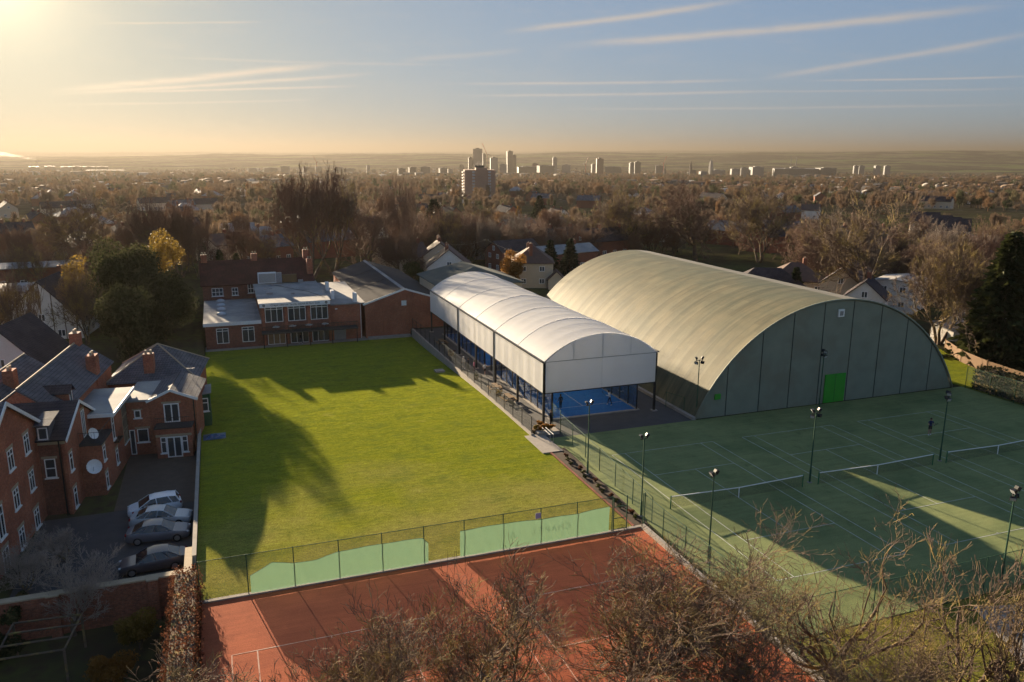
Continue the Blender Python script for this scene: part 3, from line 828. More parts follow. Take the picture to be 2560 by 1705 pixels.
# ------------------------------------------------------------------ padel courts
def padel_court(y0, where):
    y1 = y0 + 20.0; x0, x1 = -1.25, 8.75
    structure(MB().box(x0, x1, y0, y1, 0.0, 0.03).build('padel_surface', M['padel_blue']), 'blue padel turf ' + where)
    lines('court_lines', [(x0, y0 + 3.05, x1, y0 + 3.05), (x0, y1 - 3.05, x1, y1 - 3.05), (3.75, y0 + 3.05, 3.75, y1 - 3.05)], M['line_white'], 'white lines of the padel court ' + where, 0.06, 0.034)
    e = thing('padel_enclosure', 'glass and black steel walls of the padel court ' + where, 'glass enclosure', (3.75, y0 + 10, 0), 'padel courts')
    k = 0.32
    for a in ((x0 - k, x0, y0 - k, y1 + k), (x1, x1 + k, y0 - k, y1 + k), (x0, x1, y0 - k, y0), (x0, x1, y1, y1 + k)):
        MB().box(a[0], a[1], a[2], a[3], 0.0, 0.10).build('base_kerb', M['concrete'], e)
    for i in range(11):
        y = y0 + 2.0 * i
        for x in (x0 - 0.06, x1 + 0.06):
            MB().box(x - 0.05, x + 0.05, y - 0.05, y + 0.05, 0.1, 3.05 if 2 <= i <= 8 else 4.0).build('post', M['black_steel'], e)
    for i in range(10):
        ya, yb = y0 + 2.0 * i + 0.06, y0 + 2.0 * i + 1.94
        for x in (x0 - 0.06, x1 + 0.06):
            MB().box(x - 0.006, x + 0.006, ya, yb, 0.12, 3.0).build('pane', M['glass'], e)
    for i in range(6):
        x = x0 + 2.0 * i
        for y in (y0 - 0.06, y1 + 0.06):
            if not (where.startswith('at the open') and y < y0 and 1 <= i <= 4):
                MB().box(x - 0.05, x + 0.05, y - 0.05, y + 0.05, 0.1, 3.05).build('post', M['black_steel'], e)
    for i in range(5):
        for y in (y0 - 0.06, y1 + 0.06):
            MB().box(x0 + 2 * i + 0.06, x0 + 2 * i + 1.94, y - 0.006, y + 0.006, 0.12, 3.0).build('pane', M['glass'], e)
    for y in (y0 - 0.06, y1 + 0.06):
        MB().box(x0, x1, y - 0.03, y + 0.03, 3.0, 3.06).build('top_rail', M['black_steel'], e)
    for x in (x0 - 0.06, x1 + 0.06):
        MB().box(x - 0.03, x + 0.03, y0, y1, 3.0, 3.06).build('top_rail', M['black_steel'], e)
    n_ = thing('padel_net', 'low dark net across the padel court ' + where, 'net', (3.75, y0 + 10, 0), 'padel nets')
    MB().box(x0, x1, y0 + 9.98, y0 + 10.0, 0.03, 0.84).build('netting', M['wire'], n_)
    MB().box(x0, x1, y0 + 9.96, y0 + 10.02, 0.84, 0.90).build('tape', M['white'], n_)
    for x in (x0 + 0.05, x1 - 0.05):
        MB().bar((x, y0 + 9.99, 0.03), (x, y0 + 9.99, 0.95), 0.04, 8).build('post', M['black_steel'], n_)
padel_court(23.3, 'at the open end of the canopy')
padel_court(46.0, 'beside the clubhouse hall')

# ------------------------------------------------------------------ fences
def chain_fence(label, pts, h, spacing, wire, steel, base=None, rails=(1.0,), pr=0.035, group=None, cat='fence'):
    """posts, a wire panel for each bay and a top rail, along a polyline"""
    z0 = base if base else (lambda x, y: 0.0)
    f = thing('chain_link_fence', label, cat, (pts[0][0], pts[0][1], z0(*pts[0][:2])), group)
    for (xa, ya), (xb, yb) in zip(pts[:-1], pts[1:]):
        L = math.hypot(xb - xa, yb - ya); n = max(1, round(L / spacing))
        q = [(xa + (xb - xa) * i / n, ya + (yb - ya) * i / n) for i in range(n + 1)]
        for i, (x, y) in enumerate(q):
            MB().bar((x, y, z0(x, y) - 0.1), (x, y, z0(x, y) + h + 0.04), pr, 6).build('post', steel, f)
        for (x0, y0), (x1, y1) in zip(q[:-1], q[1:]):
            a, b_ = z0(x0, y0) + 0.06, z0(x1, y1) + 0.06
            MB().quad((x0, y0, a), (x1, y1, b_), (x1, y1, b_ + h - 0.08), (x0, y0, a + h - 0.08)).build('wire_panel', wire, f)
        for rz in rails:
            MB().bar((xa, ya, z0(xa, ya) + h * rz), (xb, yb, z0(xb, yb) + h * rz), pr * 0.7, 5).build('rail', steel, f)
    return f
chain_fence('black wire fence on a kerb between the lawn and the padel path', [(-5.12, 19.4), (-5.12, 70.8)], 1.75, 2.7, M['wire'], M['black_steel'], lambda x, y: 0.2, (1.0, 0.5))
chain_fence('green wire fence between the soil bed and the tennis courts', [(-2.2, 18.9), (-2.75, 9.0), (-3.55, -1.6)], 2.1, 3.4, M['wire_green'], M['green_steel'])
chain_fence('green wire fence on a concrete kerb between clay and tennis courts', [(-4.35, -1.6), (-4.5, -40.0)], 2.3, 2.9, M['wire_green'], M['green_steel'], lambda x, y: 0.25)
chain_fence('tall dark wire fence across the lawn end carrying the windbreaks', [(-35.66, -1.9), (-7.1, -1.9)], 2.75, 2.856, M['wire_green'], M['green_steel'], lambda x, y: 0.05)
chain_fence('short wire fence at the asphalt corner by the canopy', [(-2.2, 18.9), (-2.0, 21.4)], 2.4, 2.5, M['wire_green'], M['green_steel'])
chain_fence('small wire gate frame beside the dome hall corner', [(12.2, 22.8), (13.0, 20.4)], 1.8, 2.5, M['wire_green'], M['green_steel'])
chain_fence('green wire fence along the near end of the tennis courts', [(-3.7, -17.65), (50.5, -17.65)], 2.6, 3.0, M['wire_green'], M['green_steel'])
chain_fence('green wire fence beside the hedge at the far side of the courts', [(50.45, -17.5), (50.45, 17.5)], 2.6, 3.2, M['wire_green'], M['green_steel'])
# gate in the lawn end fence
g = thing('fence_gate', 'green steel gate leaf closing the lawn end fence', 'gate', (-5.6, -1.9, 0.05))
for x in (-7.0, -5.9, -4.4):
    MB().bar((x, -1.92, 0), (x, -1.92, 2.75), 0.045, 6).build('post', M['green_steel'], g)
MB().box(-6.95, -5.95, -1.94, -1.90, 0.15, 0.2).build('bottom_rail', M['green_steel'], g)
MB().box(-6.95, -5.95, -1.94, -1.90, 1.95, 2.0).build('top_rail', M['green_steel'], g)
MB().box(-6.95, -5.95, -1.94, -1.90, 1.02, 1.07).build('middle_rail', M['green_steel'], g)
MB().quad((-6.95, -1.92, 0.2), (-5.95, -1.92, 0.2), (-5.95, -1.92, 1.95), (-6.95, -1.92, 1.95)).build('wire_panel', M['wire_green'], g)
# windbreak cloths hung on the fence
mt = bpy.data.materials.new('windbreak'); mt.use_nodes = True
t = NT(mt.node_tree)
pos = t.n('ShaderNodeNewGeometry').outputs['Position']
col = t.mix(t.ramp(t.noise(pos, 1.1, 4.0), 0.3, 0.7), (0.105, 0.20, 0.14), (0.082, 0.165, 0.118))
d_ = t.n('ShaderNodeBsdfPrincipled', Roughness=0.8); t.put(d_.inputs['Base Color'], col)
tl = t.n('ShaderNodeBsdfTranslucent', Color=(0.15, 0.27, 0.18, 1))
mx = t.n('ShaderNodeMixShader', i0=0.35, i1=d_.outputs[0], i2=tl.outputs[0])
tr = t.n('ShaderNodeBsdfTransparent')
mx2 = t.n('ShaderNodeMixShader', i0=0.22, i1=mx.outputs[0], i2=tr.outputs[0])
t.n('ShaderNodeOutputMaterial', Surface=mx2.outputs[0])
M['windbreak'] = mt
wp = bpy.data.materials.new('windbreak_print'); wp.use_nodes = True      # worn, thin print on the cloth
t = NT(wp.node_tree)
mx = t.n('ShaderNodeMixShader', i0=0.80, i1=t.n('ShaderNodeBsdfDiffuse', Color=(0.08, 0.15, 0.11, 1)).outputs[0], i2=t.n('ShaderNodeBsdfTransparent').outputs[0])
t.n('ShaderNodeOutputMaterial', Surface=mx.outputs[0])
M['windbreak_print'] = wp
def windbreak(label, xs, tops, bottoms):
    o = thing('windbreak', label, 'windbreak', (xs[0], -1.98, 0), 'green windbreak cloths')
    X = np.linspace(xs[0], xs[-1], 60); T = np.interp(X, xs, tops); B = np.interp(X, xs, bottoms)
    rows = 7; V = []
    for j in range(rows + 1):
        for i, x in enumerate(X):
            zz = B[i] + (T[i] - B[i]) * j / rows
            V.append((x, -2.0 + 0.03 * math.sin(x * 2.3 + zz * 1.4) + 0.018 * math.sin(x * 7.1 + zz * 3) + 0.012 * math.sin(x * 15.0 - zz * 5), zz))
    F = [(j * 60 + i, j * 60 + i + 1, (j + 1) * 60 + i + 1, (j + 1) * 60 + i) for j in range(rows) for i in range(59)]
    MB().add(V, F).build('cloth', M['windbreak'], o, smooth=True)
    MB().tube([(X[i], -2.0 + 0.035 * math.sin(X[i] * 2.3 + T[i] * 1.4), T[i]) for i in range(60)], 0.018, 4).build('hem', M['green_steel'], o)
    return o
windbreak('sagging green windbreak slumped at its end near the beech hedge', [-32.65, -31.3, -30.0, -28.5, -27.1, -24.3, -21.5, -21.1], [1.35, 2.05, 1.75, 1.72, 2.05, 2.1, 2.05, 1.6], [0.12] * 8)
wb = windbreak('taut green windbreak with faint lettering by the fence gate', [-18.85, -15.7, -12.8, -10.0, -7.4], [2.1, 2.15, 2.0, 1.98, 2.15], [0.15] * 5)
def text_obj(name, body, size, loc, rot, mat, parent, extrude=0.004):
    c = bpy.data.curves.new(name, 'FONT'); c.body = body; c.size = size; c.extrude = extrude
    c.align_x = 'CENTER'; c.materials.append(mat)
    o = bpy.data.objects.new(name, c); COL.objects.link(o)
    o.location = Vector(loc) - (parent.location if parent else Vector((0, 0, 0))); o.rotation_euler = rot
    me = bpy.data.meshes.new_from_object(o); mw = (o.location.copy(), o.rotation_euler.copy()); bpy.data.objects.remove(o)
    o = bpy.data.objects.new(name, me); COL.objects.link(o); o.location, o.rotation_euler = mw
    if parent: o.parent = parent
    return o
for i_, c_ in enumerate('CHAPEL  A'):
    if c_ != ' ':
        text_obj('letter', c_, 0.72, (-10.75 - 0.53 * i_, -1.94, 0.9), (R(90), 0, R(180)), M['windbreak_print'], wb)
o = thing('notice', 'small pale lilac notice hung on the fence above the windbreak', 'notice', (-13.05, -1.99, 1.95))
MB().box(-13.25, -12.85, -1.99, -1.97, 2.08, 2.5).build('board', material('notice_paper', (0.42, 0.40, 0.55), (0.35, 0.33, 0.48), 9.0, 0.7), o)

# ------------------------------------------------------------------ floodlights
M['lamp_glass'] = material('lamp_glass', (0.55, 0.56, 0.58), (0.4, 0.41, 0.43), 6.0, 0.12, spec=0.6)
def floodlight(h, heads, arm):
    f = thing('floodlight', 'x', 'floodlight')
    MB().tube([(0, 0, 0), (0, 0, 1.2), (0, 0, 1.25), (0, 0, h)], [0.085, 0.085, 0.06, 0.045], 8).build('pole', M['green_steel'], f)
    MB().box(-0.16, 0.16, -0.16, 0.16, 0, 0.06).build('base_plate', M['concrete'], f)
    MB().box(-arm, arm, -0.03, 0.03, h - 0.06, h).build('crossarm', M['black_steel'], f)
    for i in range(heads):
        sx = (-1, 1)[i % 2] * arm * 0.8; dz = 0.22 if i < 2 else -0.28
        m = MB().box(-0.2, 0.2, -0.10, 0.10, -0.16, 0.16)
        m.v = [(x * (1.0 if y > 0 else 0.7), y, z * (1.0 if y > 0 else 0.65)) for x, y, z in m.v]
        ang = R((60, -120, 115, -65)[i]); tilt = R(-32)
        rot = Matrix.Rotation(ang, 4, 'Z') @ Matrix.Rotation(tilt, 4, 'X')
        hd = m; hd.v = [tuple(rot @ Vector(p) + Vector((sx, 0, h + dz))) for p in hd.v]
        ho = hd.build('lamp_head', M['black_steel'], f)
        gl = MB().box(-0.17, 0.17, 0.102, 0.112, -0.13, 0.13)
        gl.v = [tuple(rot @ Vector(p) + Vector((sx, 0, h + dz))) for p in gl.v]
        gl.build('lens', M['lamp_glass'], ho)
        MB().bar((sx, 0, h - 0.05), (sx, 0, h + dz), 0.025, 4).build('bracket', M['black_steel'], f)
    return f
fl2 = floodlight(6.4, 2, 0.35); fl4 = floodlight(6.3, 4, 0.45)
LIGHTS = [(fl2, -4.1, 8.6, 'slim green floodlight in the soil bed near the lawn step', 0.3), (fl2, -3.75, -0.3, 'slim green floodlight beside the lawn end gate', 0.2),
          (fl2, -2.9, -8.2, 'slim green floodlight among the twigs beside the clay court fence', 0.5), (fl4, 13.1, 0.6, 'four-headed floodlight between the nets nearest the lawn', 0.1),
          (fl4, 27.8, 0.6, 'four-headed floodlight between the middle net and the net by the hedge', 0.9), (fl4, 13.9, -16.9, 'four-headed floodlight rising from the twigs at the courts\' near edge', 0.4),
          (fl4, 13.6, 18.9, 'four-headed floodlight at the canopy side corner of the dome hall', 0.0), (fl4, 28.2, 17.0, 'four-headed floodlight standing against the dome hall end wall', 1.2)]
for k, (src, x, y, lab, rz) in enumerate(LIGHTS):
    first = src in (fl2, fl4) and src['label'] == 'x'
    o = src if first else copy_tree(src)
    o.location = (x, y, 0); o.rotation_euler = (0, 0, rz); o['label'] = lab; o['group'] = 'court floodlights'

# ------------------------------------------------------------------ tennis nets
def tennis_net(x0, label):
    x1 = x0 + 12.8; y = 0.05
    n_ = thing('tennis_net', label, 'tennis net', (x0, y, 0), 'tennis nets')
    N = 24
    top = lambda x: 0.914 + (1.07 - 0.914) * abs((x - (x0 + x1) / 2) / 6.4)
    X = [x0 + 12.8 * i / N for i in range(N + 1)]
    V = [(x, y, 0.05) for x in X] + [(x, y, top(x) - 0.05) for x in X]
    MB().add(V, [(i, i + 1, N + 2 + i, N + 1 + i) for i in range(N)]).build('netting', M['netting'], n_)
    V = [(x, y - 0.025, top(x) - 0.06) for x in X] + [(x, y - 0.025, top(x)) for x in X] + [(x, y + 0.025, top(x) - 0.06) for x in X] + [(x, y + 0.025, top(x)) for x in X]
    k = N + 1
    F = [(i, i + 1, k + i + 1, k + i) for i in range(N)] + [(2 * k + i + 1, 2 * k + i, 3 * k + i, 3 * k + i + 1) for i in range(N)] + [(k + i, k + i + 1, 3 * k + i + 1, 3 * k + i) for i in range(N)]
    MB().add(V, F).build('tape', M['white'], n_)
    MB().box((x0 + x1) / 2 - 0.03, (x0 + x1) / 2 + 0.03, y - 0.03, y + 0.03, 0.0, 0.914).build('centre_strap', M['white'], n_)
    for x in (x0, x1):
        MB().bar((x, y, 0), (x, y, 1.12), 0.05, 8).build('post', M['bright_post'], n_)
M['netting'] = mesh_material('netting', (0.015, 0.018, 0.017), 0.30, 0.06)
M['bright_post'] = material('bright_post', (0.03, 0.15, 0.06), (0.025, 0.12, 0.05), 3.0, 0.45)
for i, lab in enumerate(('tennis net nearest the lawn with one end in sunlight', 'middle tennis net in full shade', 'tennis net farthest from the lawn, by the hedge')):
    tennis_net(-0.914 + 14.44 * i, lab)

# ------------------------------------------------------------------ oriented boxes for walls, windows and doors
def ob(m, c, tx, nx_, w_, d0, d1, z0, z1):
    """box along tangent tx centred on c, from depth d0 to d1 along the outward normal nx_"""
    c = Vector((c[0], c[1])); tx = Vector(tx); nx_ = Vector(nx_)
    P = [c - tx * w_ / 2 + nx_ * d0, c + tx * w_ / 2 + nx_ * d0, c + tx * w_ / 2 + nx_ * d1, c - tx * w_ / 2 + nx_ * d1]
    if (P[1] - P[0]).cross(P[2] - P[0]) < 0:
        P.reverse()
    return m.prism([tuple(p) for p in P], z0, z1)
def window(parent, c, tx, nx_, w_, z0, z1, cols=2, rows=1, frame=0.07, lintel=None, sill=True, pane='window', name='window', fm='white', bars=None):
    m = MB()
    ob(m, c, tx, nx_, w_, 0.0, 0.05, z0, z0 + frame); ob(m, c, tx, nx_, w_, 0.0, 0.05, z1 - frame, z1)
    T = Vector(tx); c2 = Vector((c[0], c[1]))
    for i in range(cols + 1):
        x = -w_ / 2 + frame / 2 + (w_ - frame) * i / cols
        ob(m, c2 + T * x, tx, nx_, frame, 0.0, 0.048, z0 + frame, z1 - frame)
    for j in range(1, rows):
        z = z0 + (z1 - z0) * (bars[j - 1] if bars else j / rows)
        ob(m, c, tx, nx_, w_ - 2 * frame, 0.0, 0.045, z - frame / 2, z + frame / 2)
    o = m.build(name, M[fm], parent)
    ob(MB(), c, tx, nx_, w_ - 0.02, -0.02, 0.015, z0 + 0.02, z1 - 0.02).build('pane', M[pane], o)
    if lintel:
        ob(MB(), c, tx, nx_, w_ + 0.34, 0.0, 0.04, z1 + 0.002, z1 + lintel).build('lintel', M['stone'], o)
    if sill:
        ob(MB(), c, tx, nx_, w_ + 0.2, 0.0, 0.12, z0 - 0.09, z0 - 0.002).build('sill', M['white'], o)
    return o
def gable_wall(m, a, b_, z0, ze, za, t_, fa=0.5):
    """vertical gable wall from plan point a to b_, eave ze, apex za at fraction fa, thickness t_ to the left of a->b"""
    A = Vector(a); B = Vector(b_); d = (B - A).normalized(); n_ = Vector((-d.y, d.x)) * t_
    C_ = A + (B - A) * fa
    ze2 = ze if hasattr(ze, '__len__') else (ze, ze)
    pr = [(A, z0), (B, z0), (B, ze2[1]), (C_, za), (A, ze2[0])]
    vs = [(p.x, p.y, z) for p, z in pr] + [(p.x + n_.x, p.y + n_.y, z) for p, z in pr]
    fs = [(0, 1, 2, 3, 4), (9, 8, 7, 6, 5)] + [((i + 1) % 5, i, 5 + i, 5 + (i + 1) % 5) for i in range(5)]
    return m.add(vs, fs)

# ------------------------------------------------------------------ clubhouse
CHK = 1.043
CX_ = lambda x: -32.9 + (x + 32.9) * CHK
CZ_ = lambda z: 27.4 - (27.4 - z) * CHK
GZ0 = -1.15; FY = 72.4
EX, EN = (1, 0), (0, -1)
club = thing('clubhouse', 'red brick tennis clubhouse with flat roofs, white name board and upstairs terrace', 'clubhouse', (-27, 80, GZ0))
x0, x1, x2, x3 = CX_(-35.7), CX_(-28.05), CX_(-18.35), CX_(-13.6)
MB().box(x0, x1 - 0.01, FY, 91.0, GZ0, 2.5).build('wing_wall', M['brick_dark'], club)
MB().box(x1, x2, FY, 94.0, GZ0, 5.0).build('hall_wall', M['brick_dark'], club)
MB().box(x2 + 0.01, x3, FY + 0.4, 94.0, GZ0, 4.4).build('link_wall', M['brick'], club)
MB().slab([(x0 - 0.2, FY - 0.25, 2.86), (x1 - 0.02, FY - 0.25, 2.86), (x1 - 0.02, 91, 3.0), (x0 - 0.2, 91, 3.0)], 0.2).build('wing_roof', M['felt'], club)
MB().box(x0 - 0.22, x1 - 0.03, FY - 0.30, FY - 0.252, 2.35, 2.86).build('fascia', M['white'], club)
MB().slab([(x1 - 0.25, FY - 0.35, 5.38), (x2 + 0.2, FY - 0.35, 5.38), (x2 + 0.2, 94, 5.5), (x1 - 0.25, 94, 5.5)], 0.2).build('hall_roof', M['felt'], club)
MB().slab([(x2 + 0.22, FY + 0.2, 4.55), (x3 + 0.6, FY + 0.2, 4.55), (x3 + 0.6, 94, 4.65), (x2 + 0.22, 94, 4.65)], 0.18).build('link_roof', M['felt'], club)
sg = MB().box(x1 - 0.15, x2 + 0.1, FY - 0.42, FY - 0.352, 4.72, 5.36).build('name_board', M['white'], club)
M['ink'] = material('ink', (0.03, 0.03, 0.035), (0.02, 0.02, 0.025), 5.0, 0.6)
tx = text_obj('lettering', 'Chapel Allerton Tennis, Squash & Gym Club', 0.40, ((x1 + x2) / 2, FY - 0.43, 4.93), (R(90), 0, 0), M['ink'], club)
tx['kind'] = 'stuff'
for x in (x1 + 0.45, x2 - 0.5):
    MB().lathe((0, 0, 0), [(0.2, 0), (0.2, 0.01)], 14)
    m = MB().lathe((0, 0, 0), [(0.20, 0), (0.20, 0.012)], 16)
    m.v = [(x + p[0], FY - 0.425 - p[2], 5.05 + p[1]) for p in m.v]; em = m.build('emblem', M['ink'], club)
    m = MB().lathe((0, 0, 0), [(0.13, 0), (0.13, 0.012)], 16)
    m.v = [(x + p[0], FY - 0.44 - p[2], 5.05 + p[1]) for p in m.v]; m.build('emblem_centre', M['felt'], em)
for xa, xb in ((-34.25, -32.6), (-30.8, -29.1)):
    window(club, ((CX_(xa) + CX_(xb)) / 2, FY), EX, EN, CX_(xb) - CX_(xa), -0.35, 1.95, 2, 2, 0.09, name='patio_door', sill=False, bars=[0.82])
for xa, xb, n in ((-27.5, -25.0, 3), (-24.3, -21.8, 3), (-21.1, -18.6, 3)):
    window(club, ((CX_(xa) + CX_(xb)) / 2, FY), EX, EN, CX_(xb) - CX_(xa), 2.4, 4.7, n, 2, 0.09, bars=[0.85], sill=False)
for i, (xa, xb) in enumerate(((-27.3, -24.8), (-24.1, -21.5), (-21.0, -18.5))):
    window(club, ((CX_(xa) + CX_(xb)) / 2, FY), EX, EN, CX_(xb) - CX_(xa), -1.05, 0.95, 3, 1, 0.09, name='patio_door', sill=False, pane=('curtain', 'window', 'window')[i])
for xx in (-27.75, -24.55, -21.35, -18.4):
    MB().box(CX_(xx) - 0.2, CX_(xx) + 0.2, FY - 0.14, FY - 0.002, GZ0, 4.7).build('pier', M['brick'], club)
ter = MB().box(x1 - 0.1, x3 - 1.0, FY - 2.2, FY - 0.16, 0.98, 1.18).build('terrace', M['felt_dark'], club)
for i in range(24):
    x = x1 + (x3 - 1.0 - x1) * i / 23
    MB().bar((x, FY - 2.15, 1.18), (x, FY - 2.15, 2.15), 0.025, 4).build('baluster', M['black_steel'], ter)
MB().box(x1 - 0.1, x3 - 1.0, FY - 2.18, FY - 2.12, 2.12, 2.18).build('handrail', M['black_steel'], ter)
MB().quad((x1, FY - 2.15, 1.2), (x3 - 1.0, FY - 2.15, 1.2), (x3 - 1.0, FY - 2.15, 2.1), (x1, FY - 2.15, 2.1)).build('rail_mesh', M['netting'], ter)
for x in (x1 + 0.1, x1 + 3.4, x1 + 6.8, x2, x3 - 1.2):
    MB().bar((x, FY - 2.1, GZ0), (x, FY - 2.1, 0.98), 0.07, 6).build('terrace_post', M['black_steel'], ter)
MB().box(x2 + 0.6, x2 + 2.4, FY + 0.36, FY + 0.398, GZ0, 0.95).build('shutter', M['grey_steel'], club)
MB().box(x2 + 0.9, x2 + 1.25, FY + 0.3, FY + 0.398, 3.7, 3.85).build('lamp', M['white'], club)
MB().bar((x3 - 0.15, FY + 0.3, GZ0), (x3 - 0.15, FY + 0.3, 4.4), 0.05, 6).build('downpipe', M['white'], club)
for i, y in enumerate((78.3, 82.3, 86.0, 90.0)):
    MB().lathe((-33.4, y, 2.92), [(0.75, 0), (0.72, 0.15), (0.5, 0.34), (0.2, 0.42)], 14).build('roof_dome', M['lamp_glass'], club, smooth=True)
for x, y, a, b2, z in ((-26.0, 80, 0.9, 0.7, 0.28), (-22.5, 79, 0.5, 0.5, 0.2), (-20.2, 90, 0.8, 0.8, 0.5), (-24.6, 88, 2.2, 0.5, 0.14), (-25.9, 85, 1.2, 0.4, 0.1)):
    MB().box(x - a / 2, x + a / 2, y - b2 / 2, y + b2 / 2, 5.4, 5.46 + z).build('roof_vent', M['grey_steel'], club)
for k, (x, y) in enumerate(((-16.6, 77.2), (-16.3, 85.7), (-13.6, 73.6))):
    u = MB().box(x - 0.25, x + 0.25, y - 0.6, y + 0.6, 4.62, 6.0).build('condenser', M['white'], club)
    MB().box(x + 0.251, x + 0.27, y - 0.45, y + 0.45, 4.8, 5.8).build('fan_grille', M['black_steel'], u)
MB().tube([(-27.5, 93, 5.5), (-20, 80, 5.52), (-18.2, 74, 5.5)], 0.03, 4).build('roof_cable', M['black_steel'], club)
# rear two-storey range with red tile roof
RY0, RY1 = 91.2, 100.0; rx0, rx1 = -36.1, -18.0; rzE, rzR = 5.7, 9.15
rm = (RY0 + RY1) / 2
MB().box(rx0, rx1, RY0, RY1, GZ0, rzE).build('rear_wall', M['brick_dark'], club)
rf = MB()
rf.slab([(rx0 - 0.3, RY0 - 0.4, rzE - 0.2), (rx1 + 0.3, RY0 - 0.4, rzE - 0.2), (rx1 + 0.3, rm, rzR), (rx0 - 0.3, rm, rzR)], 0.14)
rf.slab([(rx0 - 0.3, RY1 + 0.4, rzE - 0.2), (rx0 - 0.3, rm + 0.01, rzR), (rx1 + 0.3, rm + 0.01, rzR), (rx1 + 0.3, RY1 + 0.4, rzE - 0.2)], 0.14)
roof = rf.build('rear_roof', M['tile_red'], club)
for x in (rx0, rx1):
    g_ = MB(); gable_wall(g_, (x, RY0), (x, RY1), rzE, rzE + 0.001, rzR - 0.2, 0.25 if x == rx1 else -0.25); g_.build('gable', M['brick_dark'], club)
for x, y, h_ in ((-35.6, rm, 10.2), (-27.4, rm, 10.1), (-18.6, rm, 10.5), (-18.3, rm - 3, 9.2)):
    ch = MB().box(x - 0.5, x + 0.5, y - 0.4, y + 0.4, 6.0, h_).build('chimney', M['brick'], club)
    for dx in (-0.22, 0.22):
        MB().lathe((x + dx, y, h_), [(0.13, 0), (0.11, 0.35), (0.13, 0.4)], 8).build('chimney_pot', M['stone'], ch)
for xa, xb, za, zb in ((-34.7, -32.9, 3.65, 5.0), (-31.5, -30.5, 3.65, 4.95), (-28.9, -27.95, 3.9, 5.45)):
    window(club, ((xa + xb) / 2, RY0), EX, EN, xb - xa, za, zb, 2 if xb - xa < 1.4 else 3, 2, 0.08)
u = MB().box(-27.2, -24.2, 90.0, 90.9, 5.6, 7.4).build('plant_unit', M['white'], club)
MB().box(-27.05, -24.35, 89.97, 89.998, 5.75, 7.25).build('louvre', M['felt'], u)
MB().box(-24.1, -23.3, 89.8, 90.9, 5.6, 7.3).build('duct', M['grey_steel'], club)
MB().box(-23.2, -20.8, 90.2, 91.0, 5.6, 6.9).build('water_tank', M['wood'], club)
for k in range(4):
    x = x1 + 2.0 + k * 2.4
    tb = thing('terrace_table', 'round white table on the clubhouse terrace, ' + ('nearest the wing', 'second from the wing', 'third from the wing', 'nearest the brick link')[k], 'table', (x, FY - 1.2, 1.18), 'terrace tables')
    MB().lathe((x, FY - 1.2, 1.18), [(0.55, 0.70), (0.55, 0.74)], 14).build('table_top', M['white'], tb)
    MB().lathe((x, FY - 1.2, 1.18), [(0.25, 0), (0.04, 0.05), (0.04, 0.7)], 8).build('pedestal', M['black_steel'], tb)

# squash and gym hall beside it
gym = thing('gym_hall', 'brick gym hall with dark pitched roof and white verge beside the clubhouse', 'hall', (-6, 90, GZ0))
ga, gb_ = CX_(-13.1), 0.4; gap = (ga + gb_) / 2; GYB = 108.0
g_ = MB(); gable_wall(g_, (ga, FY - 0.1), (gb_, FY - 0.1), GZ0, 4.35, 6.35, 0.3); g_.build('front_gable', M['brick'], gym)
MB().box(ga, ga + 0.3, FY + 0.22, GYB, GZ0, 4.3).build('side_wall', M['brick'], gym)
MB().box(gb_ - 0.3, gb_, FY + 0.22, GYB, GZ0, 4.3).build('side_wall', M['brick'], gym)
MB().slab([(ga - 0.35, FY - 0.2, 4.36), (gap, FY - 0.2, 6.5), (gap, GYB, 6.5), (ga - 0.35, GYB, 4.36)], 0.12).build('roof_slope', M['felt_dark'], gym)
MB().slab([(gb_ + 0.35, FY - 0.2, 4.36), (gb_ + 0.35, GYB, 4.36), (gap + 0.01, GYB, 6.5), (gap + 0.01, FY - 0.2, 6.5)], 0.12).build('roof_slope', M['felt_dark'], gym)
MB().slab([(gap - 0.45, FY - 0.1, 6.42), (gap, FY - 0.1, 6.56), (gap, GYB, 6.56), (gap - 0.45, GYB, 6.42)], 0.04).build('ridge_flashing', M['felt'], gym)
for s_ in (0, 1):
    a_ = (ga - 0.4, 4.34) if s_ == 0 else (gb_ + 0.4, 4.34)
    MB().slab([(a_[0], FY - 0.27, a_[1] + 0.03), (gap, FY - 0.27, 6.55), (gap, FY - 0.205, 6.55), (a_[0], FY - 0.205, a_[1] + 0.03)], 0.28).build('verge_board', M['white'], gym)
for yy in (84, 96):
    MB().slab([(ga - 0.3, yy, 4.4), (gap - 0.5, yy, 6.44), (gap - 0.5, yy + 0.3, 6.44), (ga - 0.3, yy + 0.3, 4.4)], 0.03).build('roof_joint', M['slate_dark'], gym)
MB().box(-6.5, -5.7, FY - 0.16, FY - 0.102, 3.75, 4.55).build('hatch', M['white'], gym)
for xx in (-9.2, -5.0):
    MB().box(xx - 0.3, xx + 0.3, FY - 0.22, FY - 0.102, GZ0, 4.6).build('pier', M['brick'], gym)
MB().box(-12.0, -5.3, 71.0, FY - 0.24, GZ0, -0.85).build('plinth', M['concrete'], gym)
